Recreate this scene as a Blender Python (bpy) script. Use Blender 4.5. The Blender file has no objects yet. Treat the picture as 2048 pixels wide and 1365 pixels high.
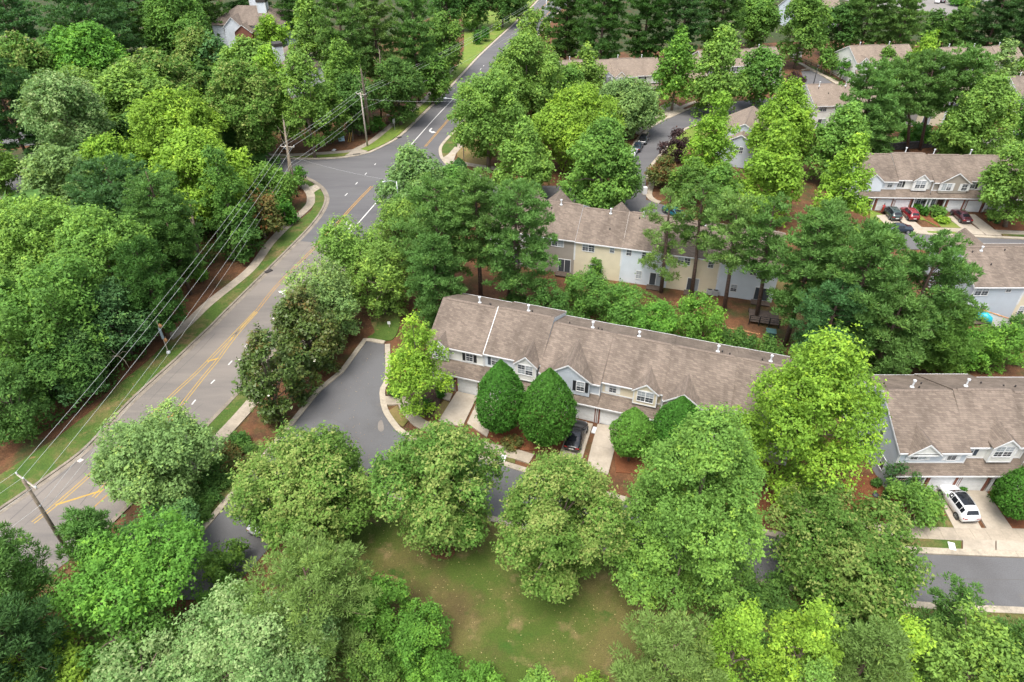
import bpy, bmesh, math, random
import numpy as np
from mathutils import Vector

# ------------------------------------------------------------------ camera, light, exposure
SC = bpy.context.scene
COL = SC.collection
CAM_H, F_PX, CX, CY = 55.0, 1365.0, 1024.0, 682.5      # camera height; focal length and centre in photo pixels
SN, CS = 0.6, 0.8                                      # sine, cosine of the downward pitch (36.87 degrees)
cam_d = bpy.data.cameras.new('camera')
cam_d.sensor_width = 36.0
cam_d.lens = 36.0 * F_PX / 2048.0
cam_d.clip_end = 6000
cam = bpy.data.objects.new('camera', cam_d)
COL.objects.link(cam)
cam.location = (0, 0, CAM_H)
cam.rotation_euler = (math.radians(90) - math.asin(SN), 0, 0)
SC.camera = cam

SUN_EL, SUN_AZ = math.radians(68), math.radians(212)   # azimuth clockwise from +Y: high, behind the camera
world = bpy.data.worlds.new('World')
SC.world = world
world.use_nodes = True
wn = world.node_tree.nodes
sky = wn.new('ShaderNodeTexSky')
sky.sky_type = 'NISHITA'
sky.sun_disc = False
sky.sun_elevation = SUN_EL
sky.sun_rotation = SUN_AZ
sky.dust_density = 4.0
sky.ozone_density = 0.6
hsv = wn.new('ShaderNodeHueSaturation')                 # thin high cloud: a paler sky than a clear one
hsv.inputs['Saturation'].default_value = 0.5
world.node_tree.links.new(sky.outputs[0], hsv.inputs['Color'])
world.node_tree.links.new(hsv.outputs[0], wn['Background'].inputs[0])
wn['Background'].inputs[1].default_value = 0.15
sun_d = bpy.data.lights.new('sun', 'SUN')
sun_d.energy = 1.35
sun_d.angle = math.radians(30)
sun_d.color = (1.0, 0.95, 0.87)
sun = bpy.data.objects.new('sun', sun_d)
COL.objects.link(sun)
sdir = Vector((math.sin(SUN_AZ) * math.cos(SUN_EL), math.cos(SUN_AZ) * math.cos(SUN_EL), math.sin(SUN_EL)))
sun.rotation_euler = sdir.to_track_quat('Z', 'Y').to_euler()
sun.location = (30, -30, 90)
vs = SC.view_settings
vs.view_transform = 'Standard'
vs.look = 'None'
vs.exposure = 1.3
vs.gamma = 1.0
vs.use_curve_mapping = False
SC.cycles.use_denoising = True
SC.cycles.denoising_prefilter = 'ACCURATE'
SC.cycles.max_bounces = 6
SC.cycles.transparent_max_bounces = 4
SC.cycles.diffuse_bounces = 3
SC.cycles.glossy_bounces = 2

RNG = np.random.default_rng(7)
random.seed(7)


# ------------------------------------------------------------------ surveying: photo position -> place in the world
def ray(x, y):
    u = (x - CX) / F_PX
    v = (y - CY) / F_PX
    return u, CS - SN * v, SN + CS * v                 # sideways, forward, down


def at(x, y, z=0.0):
    u, f, d = ray(x, y)
    t = (CAM_H - z) / d
    return Vector((u * t, f * t, z))


def ats(pts, z=0.0):
    return [at(p[0], p[1], z) for p in pts]


# ------------------------------------------------------------------ materials
MATS = {}


def nodes_mat(name):
    m = bpy.data.materials.new(name)
    m.use_nodes = True
    nt = m.node_tree
    return m, nt, nt.nodes, nt.links, nt.nodes['Principled BSDF']


def plain(name, col, rough=0.6, metal=0.0, noise=0.0, nscale=3.0, bump=0.0):
    if name in MATS:
        return MATS[name]
    m, nt, N, L, b = nodes_mat(name)
    b.inputs['Roughness'].default_value = rough
    b.inputs['Metallic'].default_value = metal
    b.inputs['Base Color'].default_value = (*col, 1)
    if noise > 0:
        tc = N.new('ShaderNodeTexCoord')
        nz = N.new('ShaderNodeTexNoise')
        nz.inputs['Scale'].default_value = nscale
        nz.inputs['Detail'].default_value = 6
        L.new(tc.outputs['Object'], nz.inputs['Vector'])
        r = N.new('ShaderNodeValToRGB')
        r.color_ramp.elements[0].position = 0.3
        r.color_ramp.elements[1].position = 0.7
        r.color_ramp.elements[0].color = (*[c * (1 - noise) for c in col], 1)
        r.color_ramp.elements[1].color = (*[min(1, c * (1 + noise)) for c in col], 1)
        L.new(nz.outputs['Fac'], r.inputs[0])
        L.new(r.outputs[0], b.inputs['Base Color'])
        if bump > 0:
            bp = N.new('ShaderNodeBump')
            bp.inputs['Strength'].default_value = bump
            bp.inputs['Distance'].default_value = 0.05
            L.new(nz.outputs['Fac'], bp.inputs['Height'])
            L.new(bp.outputs[0], b.inputs['Normal'])
    MATS[name] = m
    return m


def ground_mat(name, layers, fine=(60.0, 0.18), rough=0.9, bump=0.4, stretch=None):
    """layers: list of (colour, noise scale, threshold low, threshold high); the first is the base colour."""
    m, nt, N, L, b = nodes_mat(name)
    b.inputs['Roughness'].default_value = rough
    b.inputs['Specular IOR Level'].default_value = 0.25
    geo = N.new('ShaderNodeNewGeometry')
    cur = None
    for i, (col, scale, lo, hi) in enumerate(layers):
        if i == 0:
            rgb = N.new('ShaderNodeRGB')
            rgb.outputs[0].default_value = (*col, 1)
            cur = rgb.outputs[0]
            continue
        mp = N.new('ShaderNodeMapping')
        mp.inputs['Location'].default_value = (13.7 * i, 5.1 * i, 0)
        if stretch:
            mp.inputs['Rotation'].default_value = (0, 0, stretch[0])
            mp.inputs['Scale'].default_value = (stretch[1], stretch[2], 1)
        L.new(geo.outputs['Position'], mp.inputs['Vector'])
        nz = N.new('ShaderNodeTexNoise')
        nz.inputs['Scale'].default_value = scale
        nz.inputs['Detail'].default_value = 7
        nz.inputs['Roughness'].default_value = 0.65
        L.new(mp.outputs[0], nz.inputs['Vector'])
        mr = N.new('ShaderNodeMapRange')
        mr.inputs['From Min'].default_value = lo
        mr.inputs['From Max'].default_value = hi
        L.new(nz.outputs['Fac'], mr.inputs['Value'])
        mx = N.new('ShaderNodeMix')
        mx.data_type = 'RGBA'
        L.new(mr.outputs[0], mx.inputs['Factor'])
        L.new(cur, mx.inputs['A'])
        mx.inputs['B'].default_value = (*col, 1)
        cur = mx.outputs['Result']
    nz = N.new('ShaderNodeTexNoise')
    nz.inputs['Scale'].default_value = fine[0] / 10
    nz.inputs['Detail'].default_value = 8
    nz.inputs['Roughness'].default_value = 0.75
    L.new(geo.outputs['Position'], nz.inputs['Vector'])
    mr = N.new('ShaderNodeMapRange')
    mr.inputs['From Min'].default_value = 0.3
    mr.inputs['From Max'].default_value = 0.7
    mr.inputs['To Min'].default_value = 1 - fine[1]
    mr.inputs['To Max'].default_value = 1 + fine[1]
    L.new(nz.outputs['Fac'], mr.inputs['Value'])
    mul = N.new('ShaderNodeVectorMath')
    mul.operation = 'SCALE'
    L.new(cur, mul.inputs[0])
    L.new(mr.outputs[0], mul.inputs['Scale'])
    L.new(mul.outputs[0], b.inputs['Base Color'])
    bp = N.new('ShaderNodeBump')
    bp.inputs['Strength'].default_value = bump
    bp.inputs['Distance'].default_value = 0.08
    L.new(nz.outputs['Fac'], bp.inputs['Height'])
    L.new(bp.outputs[0], b.inputs['Normal'])
    MATS[name] = m
    return m


def siding(name, col):
    if name in MATS:
        return MATS[name]
    m, nt, N, L, b = nodes_mat(name)
    b.inputs['Roughness'].default_value = 0.55
    tc = N.new('ShaderNodeTexCoord')
    sep = N.new('ShaderNodeSeparateXYZ')
    L.new(tc.outputs['Object'], sep.inputs[0])
    mt = N.new('ShaderNodeMath')
    mt.operation = 'MULTIPLY'
    mt.inputs[1].default_value = 1 / 0.2
    L.new(sep.outputs['Z'], mt.inputs[0])
    fr = N.new('ShaderNodeMath')
    fr.operation = 'FRACT'
    L.new(mt.outputs[0], fr.inputs[0])
    r = N.new('ShaderNodeValToRGB')
    e = r.color_ramp.elements
    e[0].position = 0.0
    e[0].color = (*[c * 0.72 for c in col], 1)
    e[1].position = 0.14
    e[1].color = (*col, 1)
    nz = N.new('ShaderNodeTexNoise')
    nz.inputs['Scale'].default_value = 0.8
    nz.inputs['Detail'].default_value = 5
    L.new(tc.outputs['Object'], nz.inputs['Vector'])
    mr = N.new('ShaderNodeMapRange')
    mr.inputs['To Min'].default_value = 0.86
    mr.inputs['To Max'].default_value = 1.1
    L.new(nz.outputs['Fac'], mr.inputs['Value'])
    L.new(fr.outputs[0], r.inputs[0])
    mul = N.new('ShaderNodeVectorMath')
    mul.operation = 'SCALE'
    L.new(r.outputs[0], mul.inputs[0])
    L.new(mr.outputs[0], mul.inputs['Scale'])
    L.new(mul.outputs[0], b.inputs['Base Color'])
    bp = N.new('ShaderNodeBump')
    bp.inputs['Strength'].default_value = 0.5
    bp.inputs['Distance'].default_value = 0.02
    L.new(fr.outputs[0], bp.inputs['Height'])
    L.new(bp.outputs[0], b.inputs['Normal'])
    MATS[name] = m
    return m


def shingle(name, c1, c2, stain=0.35):
    m, nt, N, L, b = nodes_mat(name)
    b.inputs['Roughness'].default_value = 0.92
    b.inputs['Specular IOR Level'].default_value = 0.2
    tc = N.new('ShaderNodeTexCoord')
    sep = N.new('ShaderNodeSeparateXYZ')
    L.new(tc.outputs['Object'], sep.inputs[0])
    ad = N.new('ShaderNodeMath')                       # courses follow the height on the slope
    ad.operation = 'MULTIPLY'
    ad.inputs[1].default_value = 2.2
    L.new(sep.outputs['Z'], ad.inputs[0])
    sx = N.new('ShaderNodeMath')
    sx.operation = 'ADD'
    L.new(sep.outputs['X'], sx.inputs[0])
    L.new(sep.outputs['Y'], sx.inputs[1])
    cmb = N.new('ShaderNodeCombineXYZ')
    L.new(sx.outputs[0], cmb.inputs[0])
    L.new(ad.outputs[0], cmb.inputs[1])
    br = N.new('ShaderNodeTexBrick')
    br.inputs['Scale'].default_value = 1.0
    br.inputs['Brick Width'].default_value = 0.42
    br.inputs['Row Height'].default_value = 0.24
    br.inputs['Mortar Size'].default_value = 0.012
    br.inputs['Mortar Smooth'].default_value = 0.6
    br.inputs['Color1'].default_value = (*c1, 1)
    br.inputs['Color2'].default_value = (*c2, 1)
    br.inputs['Mortar'].default_value = (*[c * 0.6 for c in c2], 1)
    L.new(cmb.outputs[0], br.inputs['Vector'])
    nz = N.new('ShaderNodeTexNoise')                   # streaks running down the slope
    nz.inputs['Scale'].default_value = 1.0
    nz.inputs['Detail'].default_value = 6
    mp = N.new('ShaderNodeMapping')
    mp.inputs['Scale'].default_value = (0.55, 0.18, 0.18)
    L.new(tc.outputs['Object'], mp.inputs['Vector'])
    L.new(mp.outputs[0], nz.inputs['Vector'])
    mr = N.new('ShaderNodeMapRange')
    mr.inputs['From Min'].default_value = 0.35
    mr.inputs['From Max'].default_value = 0.72
    mr.inputs['To Min'].default_value = 1.08
    mr.inputs['To Max'].default_value = 1.0 - stain
    L.new(nz.outputs['Fac'], mr.inputs['Value'])
    n2 = N.new('ShaderNodeTexNoise')
    n2.inputs['Scale'].default_value = 26
    n2.inputs['Detail'].default_value = 4
    L.new(tc.outputs['Object'], n2.inputs['Vector'])
    m2 = N.new('ShaderNodeMapRange')
    m2.inputs['From Min'].default_value = 0.3
    m2.inputs['From Max'].default_value = 0.7
    m2.inputs['To Min'].default_value = 0.86
    m2.inputs['To Max'].default_value = 1.12
    L.new(n2.outputs['Fac'], m2.inputs['Value'])
    mm = N.new('ShaderNodeMath')
    mm.operation = 'MULTIPLY'
    L.new(mr.outputs[0], mm.inputs[0])
    L.new(m2.outputs[0], mm.inputs[1])
    mul = N.new('ShaderNodeVectorMath')
    mul.operation = 'SCALE'
    L.new(br.outputs['Color'], mul.inputs[0])
    L.new(mm.outputs[0], mul.inputs['Scale'])
    L.new(mul.outputs[0], b.inputs['Base Color'])
    bp = N.new('ShaderNodeBump')
    bp.inputs['Strength'].default_value = 0.5
    bp.inputs['Distance'].default_value = 0.03
    L.new(br.outputs['Fac'], bp.inputs['Height'])
    bp.invert = True
    L.new(bp.outputs[0], b.inputs['Normal'])
    MATS[name] = m
    return m


def leaf_mat(name, tip=None, rough=0.65, trans=0.31, spec=0.14, dark=0.5, light=1.5):
    m, nt, N, L, b = nodes_mat(name)
    b.inputs['Roughness'].default_value = rough
    b.inputs['Specular IOR Level'].default_value = spec
    oi = N.new('ShaderNodeObjectInfo')
    a = N.new('ShaderNodeAttribute')
    a.attribute_name = 'tint'
    mr = N.new('ShaderNodeMapRange')
    mr.inputs['To Min'].default_value = dark
    mr.inputs['To Max'].default_value = light
    L.new(a.outputs['Fac'], mr.inputs['Value'])
    sc_ = N.new('ShaderNodeVectorMath')
    sc_.operation = 'SCALE'
    L.new(oi.outputs['Color'], sc_.inputs[0])
    L.new(mr.outputs[0], sc_.inputs['Scale'])
    a2 = N.new('ShaderNodeAttribute')
    a2.attribute_name = 'tip'
    mx = N.new('ShaderNodeMix')
    mx.data_type = 'RGBA'
    L.new(a2.outputs['Fac'], mx.inputs['Factor'])
    L.new(sc_.outputs[0], mx.inputs['A'])
    if tip:
        mx.inputs['B'].default_value = (*tip, 1)
    else:
        t2 = N.new('ShaderNodeVectorMath')
        t2.operation = 'MULTIPLY'
        L.new(oi.outputs['Color'], t2.inputs[0])
        t2.inputs[1].default_value = (1.9, 1.55, 1.2)
        L.new(t2.outputs[0], mx.inputs['B'])
    L.new(mx.outputs['Result'], b.inputs['Base Color'])
    tr = N.new('ShaderNodeBsdfTranslucent')
    tc = N.new('ShaderNodeVectorMath')
    tc.operation = 'MULTIPLY'
    tc.inputs[1].default_value = (1.25, 1.2, 0.6)
    L.new(mx.outputs['Result'], tc.inputs[0])
    L.new(tc.outputs[0], tr.inputs['Color'])
    ms = N.new('ShaderNodeMixShader')
    ms.inputs[0].default_value = trans
    L.new(b.outputs[0], ms.inputs[1])
    L.new(tr.outputs[0], ms.inputs[2])
    L.new(ms.outputs[0], N['Material Output'].inputs['Surface'])
    MATS[name] = m
    return m


M_TRIM = plain('white_trim', (0.636, 0.645, 0.645), 0.5, noise=0.06)
M_GLASS = plain('dark_glass', (0.06, 0.068, 0.078), 0.06)
M_BLIND = plain('blind_behind_glass', (0.30, 0.33, 0.35), 0.15)
M_FOREST = ground_mat('forest_floor', [((0.035, 0.05, 0.016), 0, 0, 0), ((0.075, 0.045, 0.022), 0.2, 0.5, 0.7)], fine=(70, 0.4), bump=0.8)
M_BRICK = plain('brick_red', (0.19, 0.075, 0.05), 0.85, noise=0.3, nscale=18, bump=0.3)
M_CONC = ground_mat('driveway_concrete', [((0.376, 0.328, 0.264), 0, 0, 0), ((0.248, 0.216, 0.168), 0.35, 0.45, 0.75), ((0.280, 0.200, 0.088), 0.22, 0.6, 0.85)], fine=(40, 0.12), bump=0.15)
M_WALK = ground_mat('sidewalk_concrete', [((0.344, 0.296, 0.232), 0, 0, 0), ((0.216, 0.188, 0.148), 0.5, 0.42, 0.75)], fine=(50, 0.16), bump=0.2)
M_KERB = ground_mat('kerb_concrete', [((0.376, 0.328, 0.256), 0, 0, 0), ((0.216, 0.192, 0.152), 0.6, 0.45, 0.75)], fine=(60, 0.2), bump=0.2)
M_OLDKERB = ground_mat('old_kerb_concrete', [((0.232, 0.200, 0.160), 0, 0, 0), ((0.128, 0.112, 0.088), 0.7, 0.42, 0.75), ((0.336, 0.288, 0.224), 0.5, 0.6, 0.8)], fine=(60, 0.22), bump=0.25)
M_ASPH_OLD = ground_mat('asphalt_weathered', [((0.189, 0.168, 0.148), 0, 0, 0), ((0.118, 0.110, 0.103), 0.18, 0.42, 0.7), ((0.229, 0.204, 0.172), 0.5, 0.55, 0.8)], fine=(90, 0.14), bump=0.2, stretch=(math.radians(-52), 0.16, 1.0))
M_ASPH_NEW = ground_mat('asphalt_grey', [((0.118, 0.116, 0.118), 0, 0, 0), ((0.089, 0.087, 0.091), 0.2, 0.42, 0.7), ((0.150, 0.143, 0.134), 0.4, 0.6, 0.8)], fine=(90, 0.12), bump=0.2, stretch=(math.radians(-55), 0.2, 1.0))
M_ASPH_COURT = ground_mat('asphalt_court', [((0.117, 0.117, 0.120), 0, 0, 0), ((0.085, 0.083, 0.083), 0.12, 0.42, 0.72), ((0.164, 0.145, 0.117), 0.2, 0.62, 0.82)], fine=(90, 0.18), bump=0.25)
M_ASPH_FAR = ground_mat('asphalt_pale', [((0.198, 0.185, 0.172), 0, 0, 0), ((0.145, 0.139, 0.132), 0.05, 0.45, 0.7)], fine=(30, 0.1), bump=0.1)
M_STRAW = ground_mat('pine_straw', [((0.135, 0.062, 0.029), 0, 0, 0), ((0.07, 0.038, 0.02), 0.35, 0.42, 0.66), ((0.19, 0.10, 0.05), 0.9, 0.54, 0.75), ((0.045, 0.062, 0.017), 0.12, 0.53, 0.66)], fine=(70, 0.45), bump=0.8)
M_STRAW2 = ground_mat('fresh_pine_straw', [((0.184, 0.069, 0.030), 0, 0, 0), ((0.112, 0.046, 0.022), 0.5, 0.45, 0.7)], fine=(80, 0.35), bump=0.8)
M_MULCH = ground_mat('dark_mulch', [((0.056, 0.036, 0.026), 0, 0, 0), ((0.098, 0.064, 0.045), 0.8, 0.5, 0.75)], fine=(80, 0.5), bump=0.9)
M_GRASS = ground_mat('verge_grass', [((0.062, 0.105, 0.018), 0, 0, 0), ((0.17, 0.125, 0.055), 0.22, 0.47, 0.66), ((0.04, 0.085, 0.013), 0.7, 0.48, 0.68), ((0.22, 0.135, 0.065), 1.0, 0.6, 0.74)], fine=(80, 0.4), bump=0.8)
M_LAWN = ground_mat('bright_lawn', [((0.13, 0.19, 0.03), 0, 0, 0), ((0.22, 0.19, 0.06), 0.25, 0.5, 0.75), ((0.08, 0.14, 0.022), 0.6, 0.5, 0.75)], fine=(80, 0.3), bump=0.7)
M_TANLAWN = ground_mat('dry_lawn', [((0.188, 0.143, 0.056), 0, 0, 0), ((0.105, 0.112, 0.026), 0.25, 0.48, 0.7), ((0.247, 0.180, 0.090), 0.6, 0.55, 0.8)], fine=(80, 0.3), bump=0.7)
M_FIELD = ground_mat('mossy_field', [((0.118, 0.106, 0.034), 0, 0, 0), ((0.062, 0.096, 0.015), 0.10, 0.42, 0.55), ((0.088, 0.064, 0.027), 0.07, 0.55, 0.68), ((0.20, 0.145, 0.07), 0.35, 0.56, 0.73), ((0.038, 0.09, 0.011), 0.17, 0.57, 0.65)], fine=(110, 0.45), bump=1.0)
M_YELLOW = ground_mat('yellow_paint', [((0.43, 0.275, 0.055), 0, 0, 0), ((0.27, 0.19, 0.08), 0.9, 0.45, 0.75)], fine=(80, 0.15), rough=0.7, bump=0.1)
M_ORANGE = ground_mat('worn_yellow_paint', [((0.406, 0.218, 0.039), 0, 0, 0), ((0.234, 0.164, 0.086), 1.2, 0.45, 0.7)], fine=(80, 0.2), rough=0.7, bump=0.1)
M_WPAINT = ground_mat('white_paint', [((0.561, 0.552, 0.527), 0, 0, 0), ((0.357, 0.348, 0.323), 1.2, 0.5, 0.8)], fine=(80, 0.12), rough=0.7, bump=0.1)
M_CRACK = plain('crack_sealant', (0.085, 0.08, 0.075), 0.7)
M_PATCH = plain('concrete_patch', (0.50, 0.46, 0.42), 0.8, noise=0.15)
M_ROOF = shingle('roof_shingle', (0.206, 0.166, 0.134), (0.143, 0.114, 0.092), 0.3)
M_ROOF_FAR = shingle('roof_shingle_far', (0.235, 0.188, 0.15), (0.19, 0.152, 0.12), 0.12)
M_ROOF_GREY = shingle('roof_shingle_grey', (0.194, 0.158, 0.130), (0.151, 0.122, 0.101), 0.2)
M_CAP = plain('ridge_cap', (0.155, 0.122, 0.098), 0.95, noise=0.25, nscale=6)
M_SHUT_K = plain('shutter_black', (0.017, 0.019, 0.022), 0.5)
M_SHUT_S = plain('shutter_slate', (0.05, 0.065, 0.085), 0.5)
M_SHUT_R = plain('shutter_oxblood', (0.055, 0.016, 0.014), 0.5)
M_PVC = plain('vent_plastic', (0.6, 0.62, 0.63), 0.5)
M_VENTK = plain('vent_dark', (0.035, 0.03, 0.028), 0.7)
M_BARK = plain('bark_grey', (0.156, 0.124, 0.091), 0.95, noise=0.35, nscale=5, bump=0.8)
M_BARK_P = plain('bark_pine', (0.111, 0.072, 0.055), 0.95, noise=0.4, nscale=4, bump=0.9)
M_TWIG = plain('bare_branch', (0.27, 0.23, 0.17), 0.9, noise=0.25)
M_WOOD = plain('pole_wood', (0.16, 0.13, 0.095), 0.9, noise=0.3, nscale=3, bump=0.4)
M_WOOD_P = plain('pole_wood_pale', (0.36, 0.32, 0.27), 0.85, noise=0.2)
M_DECK = plain('deck_wood', (0.085, 0.062, 0.048), 0.9, noise=0.25)
M_FENCE = plain('fence_cedar', (0.38, 0.2, 0.085), 0.85, noise=0.25)
M_STEEL = plain('galvanised_steel', (0.42, 0.44, 0.45), 0.4, 0.6)
M_WIRE = plain('wire_aluminium', (0.46, 0.48, 0.46), 0.5)
M_BLACKM = plain('black_metal', (0.015, 0.016, 0.017), 0.4)
M_RUBBER = plain('tyre_rubber', (0.02, 0.02, 0.021), 0.8)
M_RIM = plain('wheel_alloy', (0.35, 0.36, 0.37), 0.3, 0.8)
M_TAIL = plain('tail_lamp', (0.32, 0.012, 0.012), 0.15)
M_HEAD = plain('head_lamp', (0.6, 0.62, 0.63), 0.1)
M_PLATE = plain('number_plate', (0.62, 0.62, 0.6), 0.5)
M_PLASTIC_K = plain('plastic_black', (0.02, 0.021, 0.022), 0.5)
M_LEAF = leaf_mat('leaf_broad')
M_LEAF_F = leaf_mat('leaf_with_pale_tips', tip=(0.32, 0.36, 0.11))
M_LEAF_S = leaf_mat('leaf_silver', tip=(0.34, 0.44, 0.19), trans=0.3)
M_LEAF_M = leaf_mat('leaf_magnolia', tip=(0.135, 0.085, 0.022), rough=0.45, trans=0.1, spec=0.3)
M_LEAF_R = leaf_mat('leaf_reddish', tip=(0.26, 0.10, 0.04))
M_NEEDLE = leaf_mat('pine_needles', rough=0.6, trans=0.35, dark=0.55, light=1.4)
W_WHITE = siding('siding_white', (0.692, 0.692, 0.653))
W_CREAM = siding('siding_cream', (0.653, 0.578, 0.425))
W_TAUPE = siding('siding_taupe', (0.336, 0.301, 0.258))
W_BLUE = siding('siding_blue_grey', (0.47, 0.52, 0.57))
W_PALE = siding('siding_pale_blue', (0.593, 0.643, 0.692))
W_GREY = siding('siding_grey', (0.297, 0.286, 0.267))


# ------------------------------------------------------------------ mesh helpers
class MB:
    def __init__(self):
        self.v, self.f = [], []

    def add(self, vs_, fs_):
        o = len(self.v)
        self.v += [tuple(p) for p in vs_]
        self.f += [tuple(i + o for i in f) for f in fs_]
        return self

    def box(self, x0, x1, y0, y1, z0, z1):
        return self.add([(x0, y0, z0), (x1, y0, z0), (x1, y1, z0), (x0, y1, z0), (x0, y0, z1), (x1, y0, z1), (x1, y1, z1), (x0, y1, z1)],
                        [(0, 3, 2, 1), (4, 5, 6, 7), (0, 1, 5, 4), (1, 2, 6, 5), (2, 3, 7, 6), (3, 0, 4, 7)])

    def prism_x(self, prof, x0, x1):
        """closed (y, z) profile extruded along x"""
        n = len(prof)
        vs_ = [(x0, y, z) for y, z in prof] + [(x1, y, z) for y, z in prof]
        fs_ = [tuple(range(n)), tuple(range(2 * n - 1, n - 1, -1))] + [(i, i + n, (i + 1) % n + n, (i + 1) % n) for i in range(n)]
        return self.add(vs_, fs_)

    def prism_y(self, prof, y0, y1):
        n = len(prof)
        vs_ = [(x, y0, z) for x, z in prof] + [(x, y1, z) for x, z in prof]
        fs_ = [tuple(range(n)), tuple(range(2 * n - 1, n - 1, -1))] + [(i, i + n, (i + 1) % n + n, (i + 1) % n) for i in range(n)]
        return self.add(vs_, fs_)

    def slab(self, a, b, c, d, th):
        """sloping board: four corners of its top, thickness straight down"""
        lo = [(p[0], p[1], p[2] - th) for p in (a, b, c, d)]
        return self.add([a, b, c, d] + lo, [(0, 1, 2, 3), (7, 6, 5, 4), (0, 4, 5, 1), (1, 5, 6, 2), (2, 6, 7, 3), (3, 7, 4, 0)])

    def tube(self, pts, radii, n=6, cap=True):
        pts = [Vector(p) for p in pts]
        rings = []
        for i, p in enumerate(pts):
            d = (pts[min(i + 1, len(pts) - 1)] - pts[max(i - 1, 0)])
            d = d.normalized() if d.length > 1e-9 else Vector((0, 0, 1))
            a = d.cross(Vector((0.31, 0.95, 0.05))).normalized() if abs(d.y) < 0.9 else d.cross(Vector((1, 0, 0))).normalized()
            b = d.cross(a)
            r = radii[i] if hasattr(radii, '__len__') else radii
            rings.append([p + a * (r * math.cos(2 * math.pi * k / n)) + b * (r * math.sin(2 * math.pi * k / n)) for k in range(n)])
        o = len(self.v)
        for r_ in rings:
            self.v += [tuple(q) for q in r_]
        for i in range(len(rings) - 1):
            for k in range(n):
                self.f.append((o + i * n + k, o + i * n + (k + 1) % n, o + (i + 1) * n + (k + 1) % n, o + (i + 1) * n + k))
        if cap:
            self.f.append(tuple(o + k for k in range(n - 1, -1, -1)))
            self.f.append(tuple(o + (len(rings) - 1) * n + k for k in range(n)))
        return self

    def build(self, name, mat, parent=None, smooth=False, bevel=0.0):
        me = bpy.data.meshes.new(name)
        me.from_pydata(self.v, [], self.f)
        bm = bmesh.new()
        bm.from_mesh(me)
        bmesh.ops.recalc_face_normals(bm, faces=bm.faces)
        if bevel > 0:
            bmesh.ops.bevel(bm, geom=list(bm.edges), offset=bevel, segments=1, affect='EDGES', profile=0.5)
        bm.to_mesh(me)
        bm.free()
        if smooth:
            me.shade_smooth()
        me.materials.append(mat)
        o = bpy.data.objects.new(name, me)
        COL.objects.link(o)
        if parent is not None:
            o.parent = parent
        return o


def tag(o, label=None, cat=None, group=None, kind=None):
    if label:
        o['label'] = label
    if cat:
        o['category'] = cat
    if group:
        o['group'] = group
    if kind:
        o['kind'] = kind
    return o


def empty(name, loc=(0, 0, 0), rz=0.0):
    o = bpy.data.objects.new(name, None)
    COL.objects.link(o)
    o.location = loc
    o.rotation_euler = (0, 0, rz)
    o.empty_display_size = 0.5
    return o


def copy_tree(o, parent=None):
    c = o.copy()
    COL.objects.link(c)
    c.parent = parent
    for ch in list(o.children):
        copy_tree(ch, c)
    return c


def smooth_path(pts, sub=6, closed=False):
    P = [np.array(p[:2], float) for p in pts]
    n = len(P)
    out = []
    rng_ = range(n) if closed else range(n - 1)
    for i in rng_:
        p0 = P[(i - 1) % n] if closed or i > 0 else 2 * P[0] - P[1]
        p1, p2 = P[i], P[(i + 1) % n]
        p3 = P[(i + 2) % n] if closed or i + 2 < n else 2 * P[-1] - P[-2]
        for k in range(sub):
            t = k / sub
            out.append(0.5 * (2 * p1 + (p2 - p0) * t + (2 * p0 - 5 * p1 + 4 * p2 - p3) * t * t + (3 * p1 - p0 - 3 * p2 + p3) * t ** 3))
    if not closed:
        out.append(P[-1])
    return out


def sheet(name, pts, z, mat, parent=None, depth=0.0, kind='structure', smooth=0):
    """flat polygon from photo positions (or world Vectors), with a skirt of the given depth"""
    w = [at(p[0], p[1]) if not isinstance(p, Vector) else p for p in pts]
    if smooth:
        w = [Vector((p[0], p[1], 0)) for p in smooth_path(w, smooth, True)]
    bm = bmesh.new()
    top = [bm.verts.new((p[0], p[1], z)) for p in w]
    try:
        f = bm.faces.new(top)
    except ValueError:
        bm.free()
        return None
    f.normal_update()
    if f.normal.z < 0:
        f.normal_flip()
    if depth > 0:
        lo = [bm.verts.new((p[0], p[1], z - depth)) for p in w]
        n = len(w)
        for i in range(n):
            bm.faces.new((top[i], lo[i], lo[(i + 1) % n], top[(i + 1) % n]))
    bmesh.ops.triangulate(bm, faces=[f])
    if depth > 0:
        bmesh.ops.recalc_face_normals(bm, faces=bm.faces)
    me = bpy.data.meshes.new(name)
    bm.to_mesh(me)
    bm.free()
    me.materials.append(mat)
    o = bpy.data.objects.new(name, me)
    COL.objects.link(o)
    if parent is not None:
        o.parent = parent
    elif kind:
        o['kind'] = kind
    return o


def resample(path, step):
    P = np.array([p[:2] for p in path], float)
    d = np.r_[0, np.cumsum(np.linalg.norm(np.diff(P, axis=0), axis=1))]
    n = max(2, int(round(d[-1] / step)) + 1)
    s = np.linspace(0, d[-1], n)
    return np.stack([np.interp(s, d, P[:, 0]), np.interp(s, d, P[:, 1])], 1)


def offset_path(Q, off):
    T = np.gradient(Q, axis=0)
    T /= np.linalg.norm(T, axis=1, keepdims=True) + 1e-9
    Nn = np.stack([-T[:, 1], T[:, 0]], 1)
    return Q + Nn * off


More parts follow.
